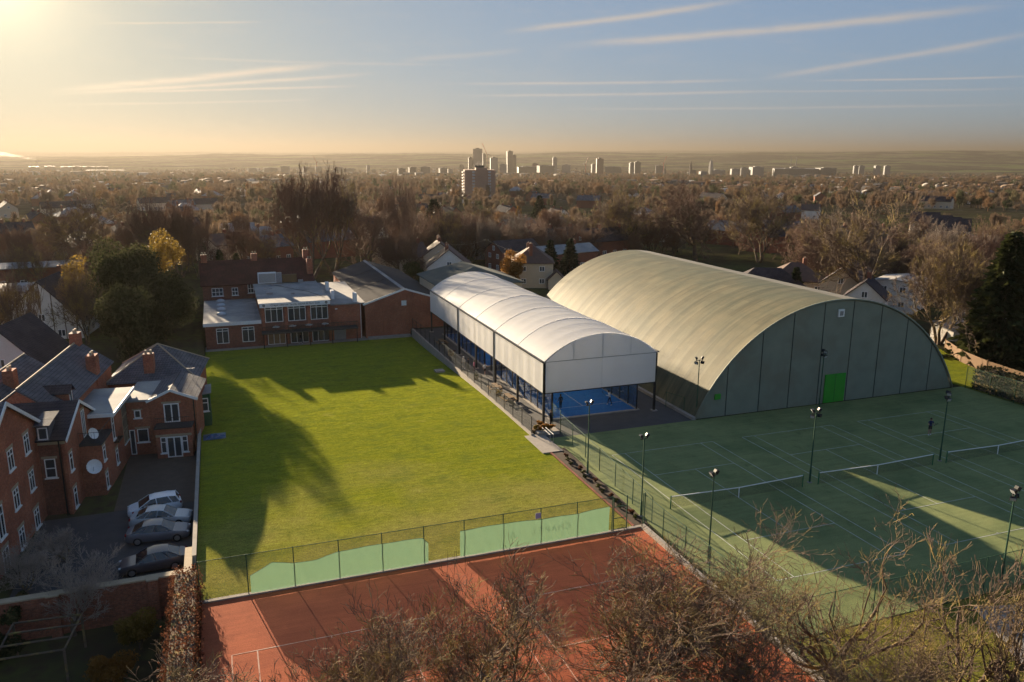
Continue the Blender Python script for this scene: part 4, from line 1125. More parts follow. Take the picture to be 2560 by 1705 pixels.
# rear hall behind the canopy
rh = thing('rear_hall', 'hall with grey-green hipped sheet roof behind the far end of the canopy', 'hall', (7.5, 80, 0))
M['sheet_green'] = material('sheet_green', (0.12, 0.13, 0.115), (0.09, 0.10, 0.09), 0.6, 0.95, spec=0.05)
MB().box(0.3, 14.6, 74, 88, -0.3, 6.3).build('hall_wall', M['render_cream'], rh)
c4 = [(-0.2, 73.5, 6.25), (15.1, 73.5, 6.25), (15.1, 88.5, 6.25), (-0.2, 88.5, 6.25)]
a_, b_ = (7.2, 77.5, 8.7), (7.2, 84.5, 8.7)
for pts in ([c4[0], c4[1], a_], [c4[1], c4[2], b_, a_], [c4[2], c4[3], b_], [c4[3], c4[0], a_, b_]):
    MB().slab(pts, 0.12).build('roof_slope', M['sheet_green'], rh)
MB().slab([(-2.3, 73.6, 4.3), (0.2, 73.6, 4.3), (0.2, 84, 4.4), (-2.3, 84, 4.4)], 0.2).build('flat_roof', M['felt'], rh)

# ------------------------------------------------------------------ brick flats beside the car park (turned 6.5 degrees)
TH = R(6.5); FO = Vector((-47.6, 17.6)); FR = Vector((math.cos(TH), -math.sin(TH))); FU = Vector((math.sin(TH), math.cos(TH)))
def L2(a, b_):
    p = FO + FR * a + FU * b_
    return (p.x, p.y)
def L3(a, b_, z): return (*L2(a, b_), z)
tR, tU = tuple(FR), tuple(FU)
nR, nF = tuple(FR), tuple(-FU)
FG = -1.2
def lbox(a0, a1, b0, b1, z0, z1): return MB().prism([L2(a0, b0), L2(a1, b0), L2(a1, b1), L2(a0, b1)], z0, z1)
flats = thing('brick_flats', 'long red brick flats with slate roofs, gabled bays and white windows beside the car park', 'building', (-46, 20, FG))
# near gabled block
lbox(-14, -0.3, -11, 0.5, FG, 6.7).build('near_wall', M['brick'], flats)
g_ = MB(); gable_wall(g_, L2(0, -11), L2(0, 0.5), FG, 6.8, 10.0, 0.28); g_.build('near_gable', M['brick'], flats)
MB().slab([L3(-14, 0.8, 6.75), L3(0.25, 0.8, 6.75), L3(0.25, -5.25, 10.15), L3(-14, -5.25, 10.15)], 0.14).build('near_roof', M['slate'], flats)
MB().slab([L3(-14, -11.3, 6.75), L3(-14, -5.26, 10.15), L3(0.25, -5.26, 10.15), L3(0.25, -11.3, 6.75)], 0.14).build('near_roof', M['slate'], flats)
for s_, b0 in ((1, 0.85), (-1, -11.35)):
    MB().slab([L3(0.27, b0, 6.74), L3(0.35, b0, 6.74), L3(0.35, -5.25, 10.17), L3(0.27, -5.25, 10.17)], 0.26).build('verge_board', M['white'], flats)
for b0, w_ in ((-1.75, 1.05), (-5.1, 1.05), (-8.3, 1.1)):
    for z1 in (6.55, 3.55, 0.45):
        dz = 0.2 if b0 < -4 else 0.0
        if b0 < -8 and z1 > 6: continue
        tall = 2.3 if (b0 < -8) else 1.55
        window(flats, L2(0, b0), tU, nR, w_, z1 - tall, z1, 2, 2, 0.08, 0.22, bars=[0.72])
# recessed middle with its own gable
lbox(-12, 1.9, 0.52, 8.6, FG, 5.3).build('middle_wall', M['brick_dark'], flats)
g_ = MB(); gable_wall(g_, L2(2.0, 0.3), L2(2.0, 8.5), FG, (5.35, 4.9), 7.05, 0.28, 0.5); g_.build('middle_gable', M['brick'], flats)
MB().slab([L3(-9, -0.1, 5.3), L3(2.2, -0.1, 5.3), L3(2.2, 4.4, 7.2), L3(-9, 4.4, 7.2)], 0.13).build('middle_roof', M['slate_dark'], flats)
MB().slab([L3(-9, 8.7, 5.0), L3(-9, 4.41, 7.2), L3(2.2, 4.41, 7.2), L3(2.2, 8.7, 5.0)], 0.13).build('middle_roof', M['slate_dark'], flats)
for b0, z0 in ((-0.2, 5.27), (8.8, 4.95)):
    MB().slab([L3(2.22, b0, z0), L3(2.30, b0, z0), L3(2.30, 4.4, 7.22), L3(2.22, 4.4, 7.22)], 0.24).build('verge_board', M['white'], flats)
lbox(0.05, 2.0, 0.22, 0.5, 4.85, 5.25).build('eave_band', M['stone'], flats)
MB().bar(L3(1.6, 0.15, FG), L3(1.6, 0.15, 5.2), 0.06, 6).build('downpipe', M['black_steel'], flats)
for z0, z1 in ((2.2, 3.75), (-0.95, 0.75)):
    window(flats, L2(2.0, 1.25), tU, nR, 0.75, z0, z1, 1, 2, 0.08, 0.2, bars=[0.7])
window(flats, L2(2.0, 5.6), tU, nR, 0.9, 3.55, 5.95, 2, 1, 0.09, 0.2, name='balcony_door', sill=False)
window(flats, L2(0.7, 0.5), tR, nF, 0.8, 2.0, 3.6, 1, 2, 0.08, 0.2)
# dormer tucked in behind the near gable
d_ = lbox(0.15, 1.0, 0.1, 1.9, 5.2, 6.55).build('dormer', M['slate'], flats)
window(flats, L2(0.6, 0.1), tR, nF, 0.7, 5.35, 6.35, 1, 1, 0.08)
MB().slab([L3(0.0, -0.1, 6.55), L3(1.2, -0.1, 6.55), L3(1.2, 2.6, 6.9), L3(0.0, 2.6, 6.9)], 0.08).build('dormer_roof', M['slate'], flats)
# projecting bay with dish, balcony on top, flat-roofed part behind
lbox(1.95, 3.7, 3.7, 7.4, FG, 3.3).build('bay_wall', M['brick'], flats)
lbox(1.9, 3.75, 3.65, 7.4, 3.302, 3.5).build('balcony_floor', M['felt_dark'], flats)
lbox(-2.0, 3.7, 7.42, 15.2, FG, 4.75).build('rear_bay_wall', M['brick'], flats)
lbox(-2.1, 4.05, 7.0, 15.4, 4.80, 5.02).build('flat_roof', M['felt'], flats)
lbox(4.06, 4.12, 7.0, 15.4, 4.72, 5.05).build('roof_fascia', M['white'], flats)
lbox(0.3, 4.1, 6.92, 6.99, 4.72, 5.05).build('roof_fascia', M['white'], flats)
rail = MB()
for i in range(9):
    a_ = 2.0 + 1.65 * min(1, i / 4) if i <= 4 else 3.65; b0 = 3.75 if i <= 4 else 3.75 + (i - 4) * 0.9
    rail.bar(L3(a_, b0, 3.5), L3(a_, b0, 4.45), 0.018, 4)
rail.bar(L3(2.0, 3.75, 4.45), L3(3.65, 3.75, 4.45), 0.025, 4); rail.bar(L3(3.65, 3.75, 4.45), L3(3.65, 7.35, 4.45), 0.025, 4)
rail.build('balcony_rail', M['black_steel'], flats)
for b0, z0, z1 in ((4.3, 1.75, 3.1), (4.3, -0.75, 0.7), (7.9, 2.35, 4.45), (8.2, -0.1, 1.35)):
    window(flats, L2(3.7, b0), tU, nR, 0.72, z0, z1, 1, 2, 0.08, 0.2, bars=[0.7])
jb = lbox(3.72, 4.15, 7.6, 9.2, 2.05, 2.2).build('juliet_balcony', M['black_steel'], flats)
for i in range(7):
    MB().bar(L3(4.12, 7.65 + i * 0.25, 2.2), L3(4.12, 7.65 + i * 0.25, 3.1), 0.015, 4).build('baluster', M['black_steel'], jb)
window(flats, L2(3.7, 12.2), tU, nR, 1.9, 0.6, 4.5, 4, 3, 0.07, name='stair_window', fm='stone')
window(flats, L2(3.7, 14.2), tU, nR, 0.7, -1.1, 1.0, 1, 1, 0.08, name='door', sill=False)
# long main roof behind
lbox(-5.2, 0.5, 8.62, 22.4, FG, 5.95).build('main_wall', M['brick'], flats)
MB().slab([L3(0.85, 4.6, 5.9), L3(0.85, 22.6, 5.9), L3(-2.4, 22.6, 8.3), L3(-2.4, 4.6, 8.3)], 0.13).build('main_roof', M['slate'], flats)
MB().slab([L3(-5.65, 4.6, 5.9), L3(-2.41, 4.6, 8.3), L3(-2.41, 22.6, 8.3), L3(-5.65, 22.6, 5.9)], 0.13).build('main_roof', M['slate'], flats)
for b0 in (4.62, 22.4):
    g_ = MB(); gable_wall(g_, L2(-5.2, b0), L2(0.5, b0), 5.0, 5.9, 8.15, 0.2); g_.build('main_gable', M['brick'], flats)
MB().bar(L3(-2.4, 4.6, 8.34), L3(-2.4, 22.6, 8.34), 0.09, 6).build('ridge_tiles', M['stone'], flats)
MB().slab([L3(-5.7, 9.5, 5.8), L3(-5.7, 23, 5.8), L3(-7.6, 23, 7.1), L3(-7.6, 9.5, 7.1)], 0.12).build('side_roof', M['slate'], flats)
MB().slab([L3(-9.8, 9.5, 5.6), L3(-7.61, 9.5, 7.1), L3(-7.61, 23, 7.1), L3(-9.8, 23, 5.6)], 0.12).build('side_roof', M['slate'], flats)
MB().bar(L3(-7.6, 9.5, 7.14), L3(-7.6, 23, 7.14), 0.08, 6).build('ridge_tiles', M['stone'], flats)
lbox(-9.6, -5.3, 9.7, 22.8, FG, 5.6).build('side_wall', M['brick'], flats)
# dormer gable on the main slope
dm = lbox(-0.6, 0.62, 7.3, 8.5, 5.9, 7.0).build('dormer', M['brick'], flats)
MB().slab([L3(-2.0, 7.1, 7.0), L3(0.85, 7.1, 7.0), L3(0.85, 7.9, 7.65), L3(-2.0, 7.9, 7.65)], 0.08).build('dormer_roof', M['slate_dark'], flats)
MB().slab([L3(-2.0, 8.7, 7.0), L3(-2.0, 7.91, 7.65), L3(0.85, 7.91, 7.65), L3(0.85, 8.7, 7.0)], 0.08).build('dormer_roof', M['slate_dark'], flats)
window(flats, L2(0.62, 7.9), tU, nR, 0.7, 6.0, 7.0, 1, 1, 0.08)
for a_, b0, zt in ((0.2, 17.2, 8.0), (-2.4, 22.0, 9.3), (-6.2, 14.5, 7.6)):
    c_ = lbox(a_ - 0.45, a_ + 0.45, b0 - 0.6, b0 + 0.6, 5.0, zt).build('chimney', M['brick'], flats)
    for k in (-0.3, 0.3):
        MB().lathe((*L2(a_, b0 + k), zt), [(0.13, 0), (0.10, 0.32), (0.12, 0.36)], 8).build('chimney_pot', M['stone'], c_)
# satellite dishes
for k, (a_, b0, z_, s_, lab) in enumerate(((3.0, 3.62, 1.55, 0.62, 'white half-round satellite dish on the brick bay wall'), (2.9, 4.5, 4.15, 0.5, 'pale satellite dish tilted on the flats balcony'))):
    ds = thing('satellite_dish', lab, 'satellite dish', L3(a_, b0, z_), 'satellite dishes')
    m = MB(); N = 16; vs = []; fs = []
    for j in range(5):
        r_ = s_ * j / 4
        for i in range(N):
            an = 2 * math.pi * i / N
            vs.append((r_ * math.cos(an), -0.18 + 0.25 * (j / 4) ** 2 * -1 + 0.18, r_ * math.sin(an)))
    for j in range(4):
        for i in range(N):
            fs.append((j * N + i, j * N + (i + 1) % N, (j + 1) * N + (i + 1) % N, (j + 1) * N + i))
    rot = Matrix.Rotation(R(25 + 30 * k), 3, 'Z') @ Matrix.Rotation(R(-25), 3, 'X')
    m.add([tuple(rot @ Vector(v) + Vector(L3(a_, b0 - 0.25, z_))) for v in vs], fs)
    m.build('dish', M['white'], ds, smooth=True)
    MB().bar(L3(a_, b0 + 0.05, z_ - 0.1), L3(a_, b0 - 0.2, z_), 0.03, 5).build('bracket', M['grey_steel'], ds)
    MB().bar(L3(a_, b0 - 0.25, z_), L3(a_ + 0.1, b0 - 0.75, z_ - 0.15), 0.02, 5).build('feed_arm', M['grey_steel'], ds)

# end house with balcony doors
eh = thing('balcony_house', 'brick house with white French doors and a balcony facing the paved yard', 'house', L3(7, 16, FG))
g_ = MB(); gable_wall(g_, L2(5.8, 13), L2(10.0, 13), FG, 4.25, 5.15, 0.3, 0.48); g_.build('front_wall', M['brick'], eh)
lbox(3.75, 5.78, 13, 13.3, FG, 4.2).build('side_front_wall', M['brick'], eh)
lbox(3.75, 10.0, 13.32, 19.5, FG, 4.15).build('house_wall', M['brick'], eh)
lbox(3.6, 5.9, 12.7, 19.4, 4.22, 4.42).build('flat_roof', M['felt'], eh)
MB().slab([L3(5.6, 12.7, 4.3), L3(7.8, 12.7, 5.3), L3(7.8, 19.5, 5.3), L3(5.6, 19.5, 4.3)], 0.12).build('roof_slope', M['slate'], eh)
MB().slab([L3(10.25, 12.7, 4.3), L3(10.25, 19.5, 4.3), L3(7.81, 19.5, 5.3), L3(7.81, 12.7, 5.3)], 0.12).build('roof_slope', M['slate'], eh)
for a0, z0 in ((5.55, 4.27), (10.3, 4.27)):
    MB().slab([L3(a0, 12.62, z0), L3(a0, 12.69, z0), L3(7.8, 12.69, 5.33), L3(7.8, 12.62, 5.33)], 0.24).build('verge_board', M['white'], eh)
lbox(6.4, 9.6, 11.5, 12.98, FG, 1.75).build('bay_wall', M['brick'], eh)
bal = lbox(6.3, 9.7, 11.4, 12.98, 1.752, 1.9).build('balcony', M['felt_dark'], eh)
for i in range(20):
    a_ = 6.4 + 3.2 * i / 19
    MB().bar(L3(a_, 11.48, 1.9), L3(a_, 11.48, 2.85), 0.014, 4).build('baluster', M['black_steel'], bal)
MB().bar(L3(6.4, 11.48, 2.85), L3(9.6, 11.48, 2.85), 0.025, 4).build('handrail', M['black_steel'], bal)
window(eh, L2(7.75, 13), tR, nF, 1.4, 1.92, 3.8, 2, 1, 0.11, 0.2, name='french_door', sill=False)
lbox(6.4, 9.6, 11.42, 11.498, 0.98, 1.2).build('lintel_band', M['stone'], eh)
window(eh, L2(8.0, 11.5), tR, nF, 1.35, -1.12, 0.95, 2, 1, 0.11, name='french_door', sill=False)
for a_ in (7.05, 8.95):
    window(eh, L2(a_, 11.5), tR, nF, 0.52, -0.65, 0.95, 1, 2, 0.08, bars=[0.68])
window(eh, L2(4.7, 13), tR, nF, 0.6, 2.55, 3.35, 1, 1, 0.1, 0.12)
window(eh, L2(5.0, 13), tR, nF, 1.0, 0.1, 1.45, 1, 1, 0.08, 0.2)
window(eh, L2(4.05, 13), tR, nF, 0.5, -1.1, 1.4, 1, 1, 0.08, name='door', sill=False)
MB().bar(L3(9.8, 12.9, FG), L3(9.8, 12.9, 4.1), 0.06, 6).build('downpipe', M['black_steel'], eh)
# hipped slate house behind it
hh = thing('hipped_house', 'slate hipped roof with brick chimney behind the balcony house', 'house', L3(5, 24, FG))
lbox(0.6, 9.0, 20.3, 28.5, FG, 4.1).build('house_wall', M['brick'], hh)
lbox(8.3, 9.05, 20.25, 20.29, 4.1, 4.3).build('fascia', M['white'], hh)
ap = L3(4.9, 24.4, 7.2)
c4 = [L3(0.2, 19.9, 4.15), L3(9.4, 19.9, 4.15), L3(9.4, 28.9, 4.15), L3(0.2, 28.9, 4.15)]
for i in range(4):
    MB().slab([c4[i], c4[(i + 1) % 4], ap], 0.12).build('roof_slope', M['slate'], hh)
for i in range(4):
    MB().bar(c4[i], ap, 0.09, 6).build('hip_tiles', M['stone'], hh)
c_ = lbox(4.0, 5.0, 20.9, 21.7, 4.3, 6.9).build('chimney', M['brick'], hh)
for k in (-0.25, 0.25):
    MB().lathe((*L2(4.5 + k, 21.3), 6.9), [(0.13, 0), (0.10, 0.32), (0.12, 0.36)], 8).build('chimney_pot', M['stone'], c_)
an = thing('roof_aerial', 'thin television aerial on the hipped roof edge', 'aerial', L3(8.6, 20.4, 4.2))
MB().bar(L3(8.6, 20.4, 4.2), L3(8.6, 20.4, 5.4), 0.02, 4).build('mast', M['grey_steel'], an)
MB().bar(L3(8.2, 20.4, 5.25), L3(9.1, 20.4, 5.3), 0.015, 4).build('boom', M['grey_steel'], an)
for k in range(5):
    MB().bar(L3(8.3 + k * 0.17, 20.2, 5.27), L3(8.3 + k * 0.17, 20.6, 5.27), 0.01, 4).build('element', M['grey_steel'], an)

# green hut over the boundary on the lawn side
hut = thing('green_hut', 'small dark green hut with white window at the lawn edge', 'hut', (-35.6, 34, 0))
MB().box(-36.2, -35.0, 33.6, 36.6, -0.4, 3.2).build('wall', material('hut_green', (0.018, 0.085, 0.035), (0.014, 0.07, 0.03), 2.0, 0.6), hut)
MB().slab([(-36.4, 33.4, 3.25), (-34.85, 33.4, 3.45), (-34.85, 36.8, 3.45), (-36.4, 36.8, 3.25)], 0.08).build('roof', M['felt'], hut)
window(hut, (-35.55, 33.6), EX, EN, 0.75, 1.45, 2.85, 1, 2, 0.09, bars=[0.65])
tp = thing('blue_tarpaulin', 'crumpled blue tarpaulin on the lawn edge below the green hut', 'tarpaulin', (-34.9, 29.5, 0))
rng = np.random.default_rng(4)
V = []
for j in range(7):
    for i in range(9):
        V.append((-35.8 + 0.26 * i, 28.5 + 0.3 * j + 0.1 * rng.random(), 0.05 + 0.35 * rng.random() * (math.sin(math.pi * i / 8) * math.sin(math.pi * j / 6) + 0.1) - 0.02))
MB().add(V, [(j * 9 + i, j * 9 + i + 1, (j + 1) * 9 + i + 1, (j + 1) * 9 + i) for j in range(6) for i in range(8)]).build('sheet', material('tarp', (0.02, 0.05, 0.16), (0.03, 0.10, 0.12), 1.5, 0.4), tp)

# boundary wall, brick garden wall, kerbs
bw = thing('boundary_wall', 'long pale-topped retaining wall between the lawn and the car park', 'wall', (-36.15, 18, FG))
for k in range(12):
    y0 = 3.6 + k * 2.75
    MB().box(-36.22, -36.04, y0, y0 + 2.72, -1.9, 0.5).build('wall_panel', M['felt'], bw)
    MB().box(-36.27, -35.98, y0, y0 + 2.73, 0.502, 0.56).build('coping', M['concrete'], bw)
gw = thing('brick_garden_wall', 'old brick garden wall with stone coping below the car park', 'wall', (-43, 1.7, -2.5))
for k in range(5):
    xa = -50.0 + k * 2.75; xb = xa + 2.74
    MB().box(xa, xb, 1.45, 1.85, -2.7, 0.42 - 0.02 * (4 - k)).build('wall_panel', M['brick_wall'], gw)
    MB().box(xa, xb, 1.36, 1.94, 0.422 - 0.02 * (4 - k), 0.52 - 0.02 * (4 - k)).build('coping', M['stone'], gw)
for xa in (-44.6, -38.9):
    pr_ = MB().box(xa, xa + 0.6, 1.15, 1.44, -2.7, 0.45).build('pier', M['brick_wall'], gw)
    MB().box(xa - 0.06, xa + 0.66, 1.08, 1.355, 0.452, 0.54).build('pier_cap', M['stone'], pr_)
structure(MB().box(-42.0, -36.5, 3.3, 3.42, -1.3, -1.02).build('kerb', M['concrete']), 'pale kerb at the near end of the car park')
structure(MB().box(-36.75, -36.25, 1.95, 5.4, -1.3, 0.36).build('retaining_wall', M['stone']), 'rough pale stone wall end by the beech hedge')

# ------------------------------------------------------------------ parked cars
M['tyre'] = material('tyre', (0.012, 0.012, 0.012), (0.018, 0.018, 0.018), 4.0, 0.8)
M['alloy'] = material('alloy', (0.35, 0.35, 0.36), (0.28, 0.28, 0.29), 4.0, 0.35, metal=0.7)
M['car_glass'] = material('car_glass', (0.012, 0.016, 0.018), (0.02, 0.026, 0.028), 1.0, 0.05, spec=0.8)
M['red_lens'] = material('red_lens', (0.25, 0.008, 0.01), (0.20, 0.006, 0.008), 4.0, 0.2)
def car_paint(name, c):
    mt = material(name, c, tuple(k * 0.92 for k in c), 3.0, 0.28, spec=0.6)
    b = [n for n in mt.node_tree.nodes if n.type == 'BSDF_PRINCIPLED'][0]
    b.inputs['Coat Weight'].default_value = 0.6; b.inputs['Coat Roughness'].default_value = 0.05
    return mt
def make_car(kind, paint, label, loc, rz):
    """nose towards +x; loft of body stations, glass house with roof, wheels, lamps"""
    c = thing('parked_car', label, 'car', loc, 'cars in the car park')
    L = 4.05 if kind == 'hatch' else 4.5; hw = 0.86
    xs = np.array([-1, -0.97, -0.85, -0.6, -0.25, 0.15, 0.42, 0.7, 0.9, 0.975, 1.0]) * L / 2
    if kind == 'hatch':
        zt = [0.62, 0.86, 0.97, 0.98, 0.95, 0.93, 0.92, 0.82, 0.72, 0.62, 0.5]
    else:
        zt = [0.66, 0.86, 0.95, 0.97, 0.94, 0.92, 0.90, 0.83, 0.74, 0.64, 0.5]
    wd = [0.70, 0.80, 0.95, 1, 1, 1, 1, 0.98, 0.92, 0.80, 0.66]
    zb = [0.42, 0.30, 0.22, 0.20, 0.20, 0.20, 0.20, 0.20, 0.22, 0.28, 0.38]
    vs = []; fs = []; n = 8
    for x, z, w_, b0 in zip(xs, zt, wd, zb):
        W = hw * w_
        vs += [(x, -W * 0.9, b0), (x, -W, b0 + 0.15), (x, -W, z - 0.16), (x, -W * 0.90, z), (x, W * 0.90, z), (x, W, z - 0.16), (x, W, b0 + 0.15), (x, W * 0.9, b0)]
    for i in range(len(xs) - 1):
        for k in range(n):
            fs.append((i * n + k, i * n + (k + 1) % n, (i + 1) * n + (k + 1) % n, (i + 1) * n + k))
    fs.append(tuple(range(n))); fs.append(tuple(range(len(vs) - 1, len(vs) - n - 1, -1)))
    b = MB().add(vs, fs).build('body', paint, c, smooth=True)
    b.modifiers.new('e', 'EDGE_SPLIT').split_angle = R(38)
    # glass house
    if kind == 'hatch':
        lo = [(-1.86, 0.97), (-1.0, 0.97), (0.3, 0.93), (1.18, 0.88)]; hi = [(-1.62, 1.40), (-1.0, 1.47), (-0.1, 1.46), (0.35, 1.38)]
    else:
        lo = [(-1.75, 0.95), (-0.9, 0.95), (0.2, 0.92), (1.12, 0.88)]; hi = [(-1.0, 1.36), (-0.6, 1.42), (-0.05, 1.42), (0.35, 1.35)]
    vs = []; fs = []
    for (xa, za), (xb, zb_) in zip(lo, hi):
        vs += [(xa, -hw * 0.92, za), (xb, -hw * 0.70, zb_), (xb, hw * 0.70, zb_), (xa, hw * 0.92, za)]
    for i in range(3):
        for k in range(3):
            fs.append((i * 4 + k, i * 4 + k + 1, (i + 1) * 4 + k + 1, (i + 1) * 4 + k))
    fs += [(3, 2, 1, 0), (12, 13, 14, 15)]
    gls = MB().add(vs, fs).build('glass_house', M['car_glass'], c)
    rp = []
    for (xb, zb_) in hi:
        rp += [(xb, -hw * 0.71, zb_ + 0.005), (xb, -hw * 0.4, zb_ + 0.035), (xb, hw * 0.4, zb_ + 0.035), (xb, hw * 0.71, zb_ + 0.005)]
    MB().add(rp, [(i * 4 + k, (i + 1) * 4 + k, (i + 1) * 4 + k + 1, i * 4 + k + 1) for i in range(3) for k in range(3)]).build('roof', paint, c, smooth=True)
    for s_ in (-1, 1):
        for i in (1, 2):
            (xa, za), (xb, zb_) = ((lo[i][0] * 1.0, lo[i][1]), hi[i])
            MB().bar((xa * 0.6 + xb * 0.4 - 0.3, s_ * hw * 0.915, za + 0.01), (xb, s_ * hw * 0.72, zb_), 0.035, 4).build('pillar', paint, c)
        MB().bar((lo[3][0], s_ * hw * 0.9, lo[3][1]), (hi[3][0], s_ * hw * 0.71, hi[3][1]), 0.04, 4).build('pillar', paint, c)
        MB().bar((lo[0][0], s_ * hw * 0.9, lo[0][1]), (hi[0][0], s_ * hw * 0.71, hi[0][1]), 0.05, 4).build('pillar', paint, c)
        MB().ball((0.72, s_ * (hw + 0.07), 0.98), 0.09, 0.10, 0.07, 8, 5).build('door_mirror', paint, c)
        MB().ball((L / 2 * 0.93, s_ * hw * 0.66, 0.66), 0.16, 0.15, 0.07, 8, 5).build('headlight', M['lamp_glass'], c)
        MB().ball((-L / 2 * 0.955, s_ * hw * 0.72, 0.84), 0.09, 0.13, 0.12, 8, 5).build('tail_light', M['red_lens'], c)
        for wx in (-L * 0.30, L * 0.31):
            m = MB().lathe((0, 0, 0), [(0.20, -0.1), (0.30, -0.1), (0.315, -0.06), (0.315, 0.06), (0.30, 0.1), (0.20, 0.1)], 18)
            m.v = [(wx + p[0], s_ * (hw - 0.08) + p[2], 0.315 + p[1]) for p in m.v]
            wo = m.build('wheel', M['tyre'], c)
            m = MB().lathe((0, 0, 0), [(0.2, -0.02), (0.2, 0.015), (0.05, 0.03)], 14)
            m.v = [(wx + p[0], s_ * (hw - 0.08) + s_ * (0.1 + p[2]), 0.315 + p[1]) for p in m.v]
            m.build('rim', M['alloy'], wo)
    MB().box(-L / 2 - 0.02, -L / 2 + 0.03, -0.26, 0.26, 0.5, 0.62).build('number_plate', M['white'], c)
    c.rotation_euler = (0, 0, rz)
    # children were built in world axes round the base: shift them to the base
    for ch in c.children:
        ch.location = Vector(loc) if False else ch.location
    return c
def put_car(kind, paint, label, x, y, rz):
    c = make_car(kind, paint, label, (0, 0, 0), 0)
    c.location = (x, y, -1.165); c.rotation_euler = (0, 0, rz)
put_car('hatch', car_paint('paint_white', (0.72, 0.74, 0.78)), 'white hatchback parked nose to the flats, farthest along the row', -39.4, 15.7, R(186))
put_car('saloon', car_paint('paint_silver', (0.42, 0.44, 0.46)), 'silver saloon parked between the white hatchback and the dark grey car', -38.8, 13.3, R(-7))
put_car('saloon', car_paint('paint_grey', (0.12, 0.12, 0.14)), 'dark grey saloon parked beside the silver saloon', -38.85, 10.7, R(-5))
put_car('saloon', car_paint('paint_black', (0.055, 0.055, 0.065)), 'black saloon parked alone by the brick garden wall', -38.9, 6.1, R(183))

# ------------------------------------------------------------------ trees
def prisms(P0, P1, R0, R1, n):
    """tapered n-sided prisms for arrays of segments -> verts, quads"""
    P0 = np.asarray(P0, float); P1 = np.asarray(P1, float)
    D = P1 - P0; D /= np.maximum(np.linalg.norm(D, axis=1, keepdims=True), 1e-9)
    ref = np.where(np.abs(D[:, 2:3]) < 0.9, np.array([[0, 0, 1.0]]), np.array([[1.0, 0, 0]]))
    S = np.cross(D, ref); S /= np.linalg.norm(S, axis=1, keepdims=True)
    T = np.cross(S, D)
    N = len(P0)
    V = np.zeros((N, 2, n, 3))
    for k in range(n):
        a = 2 * math.pi * k / n
        o = S * math.cos(a) + T * math.sin(a)
        V[:, 0, k] = P0 + o * np.asarray(R0)[:, None]
        V[:, 1, k] = P1 + o * np.asarray(R1)[:, None]
    base = (np.arange(N) * 2 * n)[:, None]
    q = np.array([[k, (k + 1) % n, n + (k + 1) % n, n + k] for k in range(n)])
    F = (base[:, None, :] + q[None]).reshape(-1, 4)
    return V.reshape(-1, 3), F
def grow(seed, h, spread, trunk, r0, levels, kids, gnarl=0.22, up=0.08, fork=3, lean=(0, 0), tip=0.006, ratio=0.66, stems=1):
    """recursive bare tree; returns list of (p0, p1, ra, rb, level)"""
    rd = random.Random(seed)
    out = []
    def rnd(): return Vector((rd.gauss(0, 1), rd.gauss(0, 1), rd.gauss(0, 1)))
    def branch(p, d, ln, r, lv):
        ns = (6, 5, 4, 4, 3, 2, 2)[lv]
        st = ln / ns; q = p.copy(); dd = d.copy()
        rend = max(tip, r * (0.62 if lv < levels else 0.4))
        for i in range(ns):
            dd = (dd + rnd() * gnarl * (0.5 if lv == 0 else 1.0) + Vector((0, 0, up * (1 if lv else 0.3)))).normalized()
            q2 = q + dd * st
            ra = r + (rend - r) * i / ns; rb = r + (rend - r) * (i + 1) / ns
            out.append((tuple(q), tuple(q2), ra, rb, lv))
            if lv < levels and (lv > 0 or i >= ns - 2):
                for _ in range(kids[lv] if i < ns - 1 else fork):
                    if i < ns - 1 and rd.random() > 0.62: continue
                    side = rnd(); side = (side - dd * side.dot(dd)).normalized()
                    ang = rd.uniform(0.45, 0.95) if i < ns - 1 else rd.uniform(0.2, 0.6)
                    nd = (dd * math.cos(ang) + side * math.sin(ang))
                    nd = Vector((nd.x * spread, nd.y * spread, nd.z)).normalized()
                    branch(q2, nd, ln * ratio * rd.uniform(0.65, 1.1) if lv else h * 0.42 * rd.uniform(0.8, 1.1), max(tip, rb * rd.uniform(0.5, 0.72)), lv + 1)
            q = q2
    for s_ in range(stems):
        a = 2 * math.pi * s_ / stems + 0.4
        d0 = Vector((lean[0] + (0.35 * math.cos(a) if stems > 1 else 0), lean[1] + (0.35 * math.sin(a) if stems > 1 else 0), 1)).normalized()
        branch(Vector((0.25 * math.cos(a) * (stems > 1), 0.25 * math.sin(a) * (stems > 1), -0.2)), d0, trunk, r0 / (1 if stems == 1 else 1.3), 0)
    return out
def tree_meshes(segs, height, split=1, bark='bark', twig='twig', minr=0.0, width=None):
    """scale to height, split into trunk (thick) and crown (thin) mesh data"""
    P0 = np.array([s[0] for s in segs]); P1 = np.array([s[1] for s in segs])
    ra = np.array([s[2] for s in segs]); rb = np.array([s[3] for s in segs]); lv = np.array([s[4] for s in segs])
    k = height / P1[:, 2].max()
    kx = k
    if width:
        kx = width / (np.percentile(np.abs(P1[:, :2]), 97) * 2)
        kx = min(max(kx, 0.5 * k), 1.8 * k)
    sc = np.array([kx, kx, k])
    P0 = P0 * sc; P1 = P1 * sc
    ra = np.maximum(ra * k, minr); rb = np.maximum(rb * k, minr * 0.8)
    m = lv <= split
    V, F = prisms(P0[m], P1[m], ra[m], rb[m], 7)
    tr = np_mesh('trunk', V, F, M[bark], smooth=True)
    V, F = prisms(P0[~m], P1[~m], ra[~m], rb[~m], 3)
    cr = np_mesh('crown', V, F, M[twig])
    print('tree', len(segs))
    return tr, cr
def bare_tree_template(**kw):
    th = kw.pop('th')
    g_ = grow(**kw)
    root = bpy.data.objects.new('bare_tree', None)
    COL.objects.link(root)
    for o in tree_meshes(g_, **th):
        o.parent = root
    return root
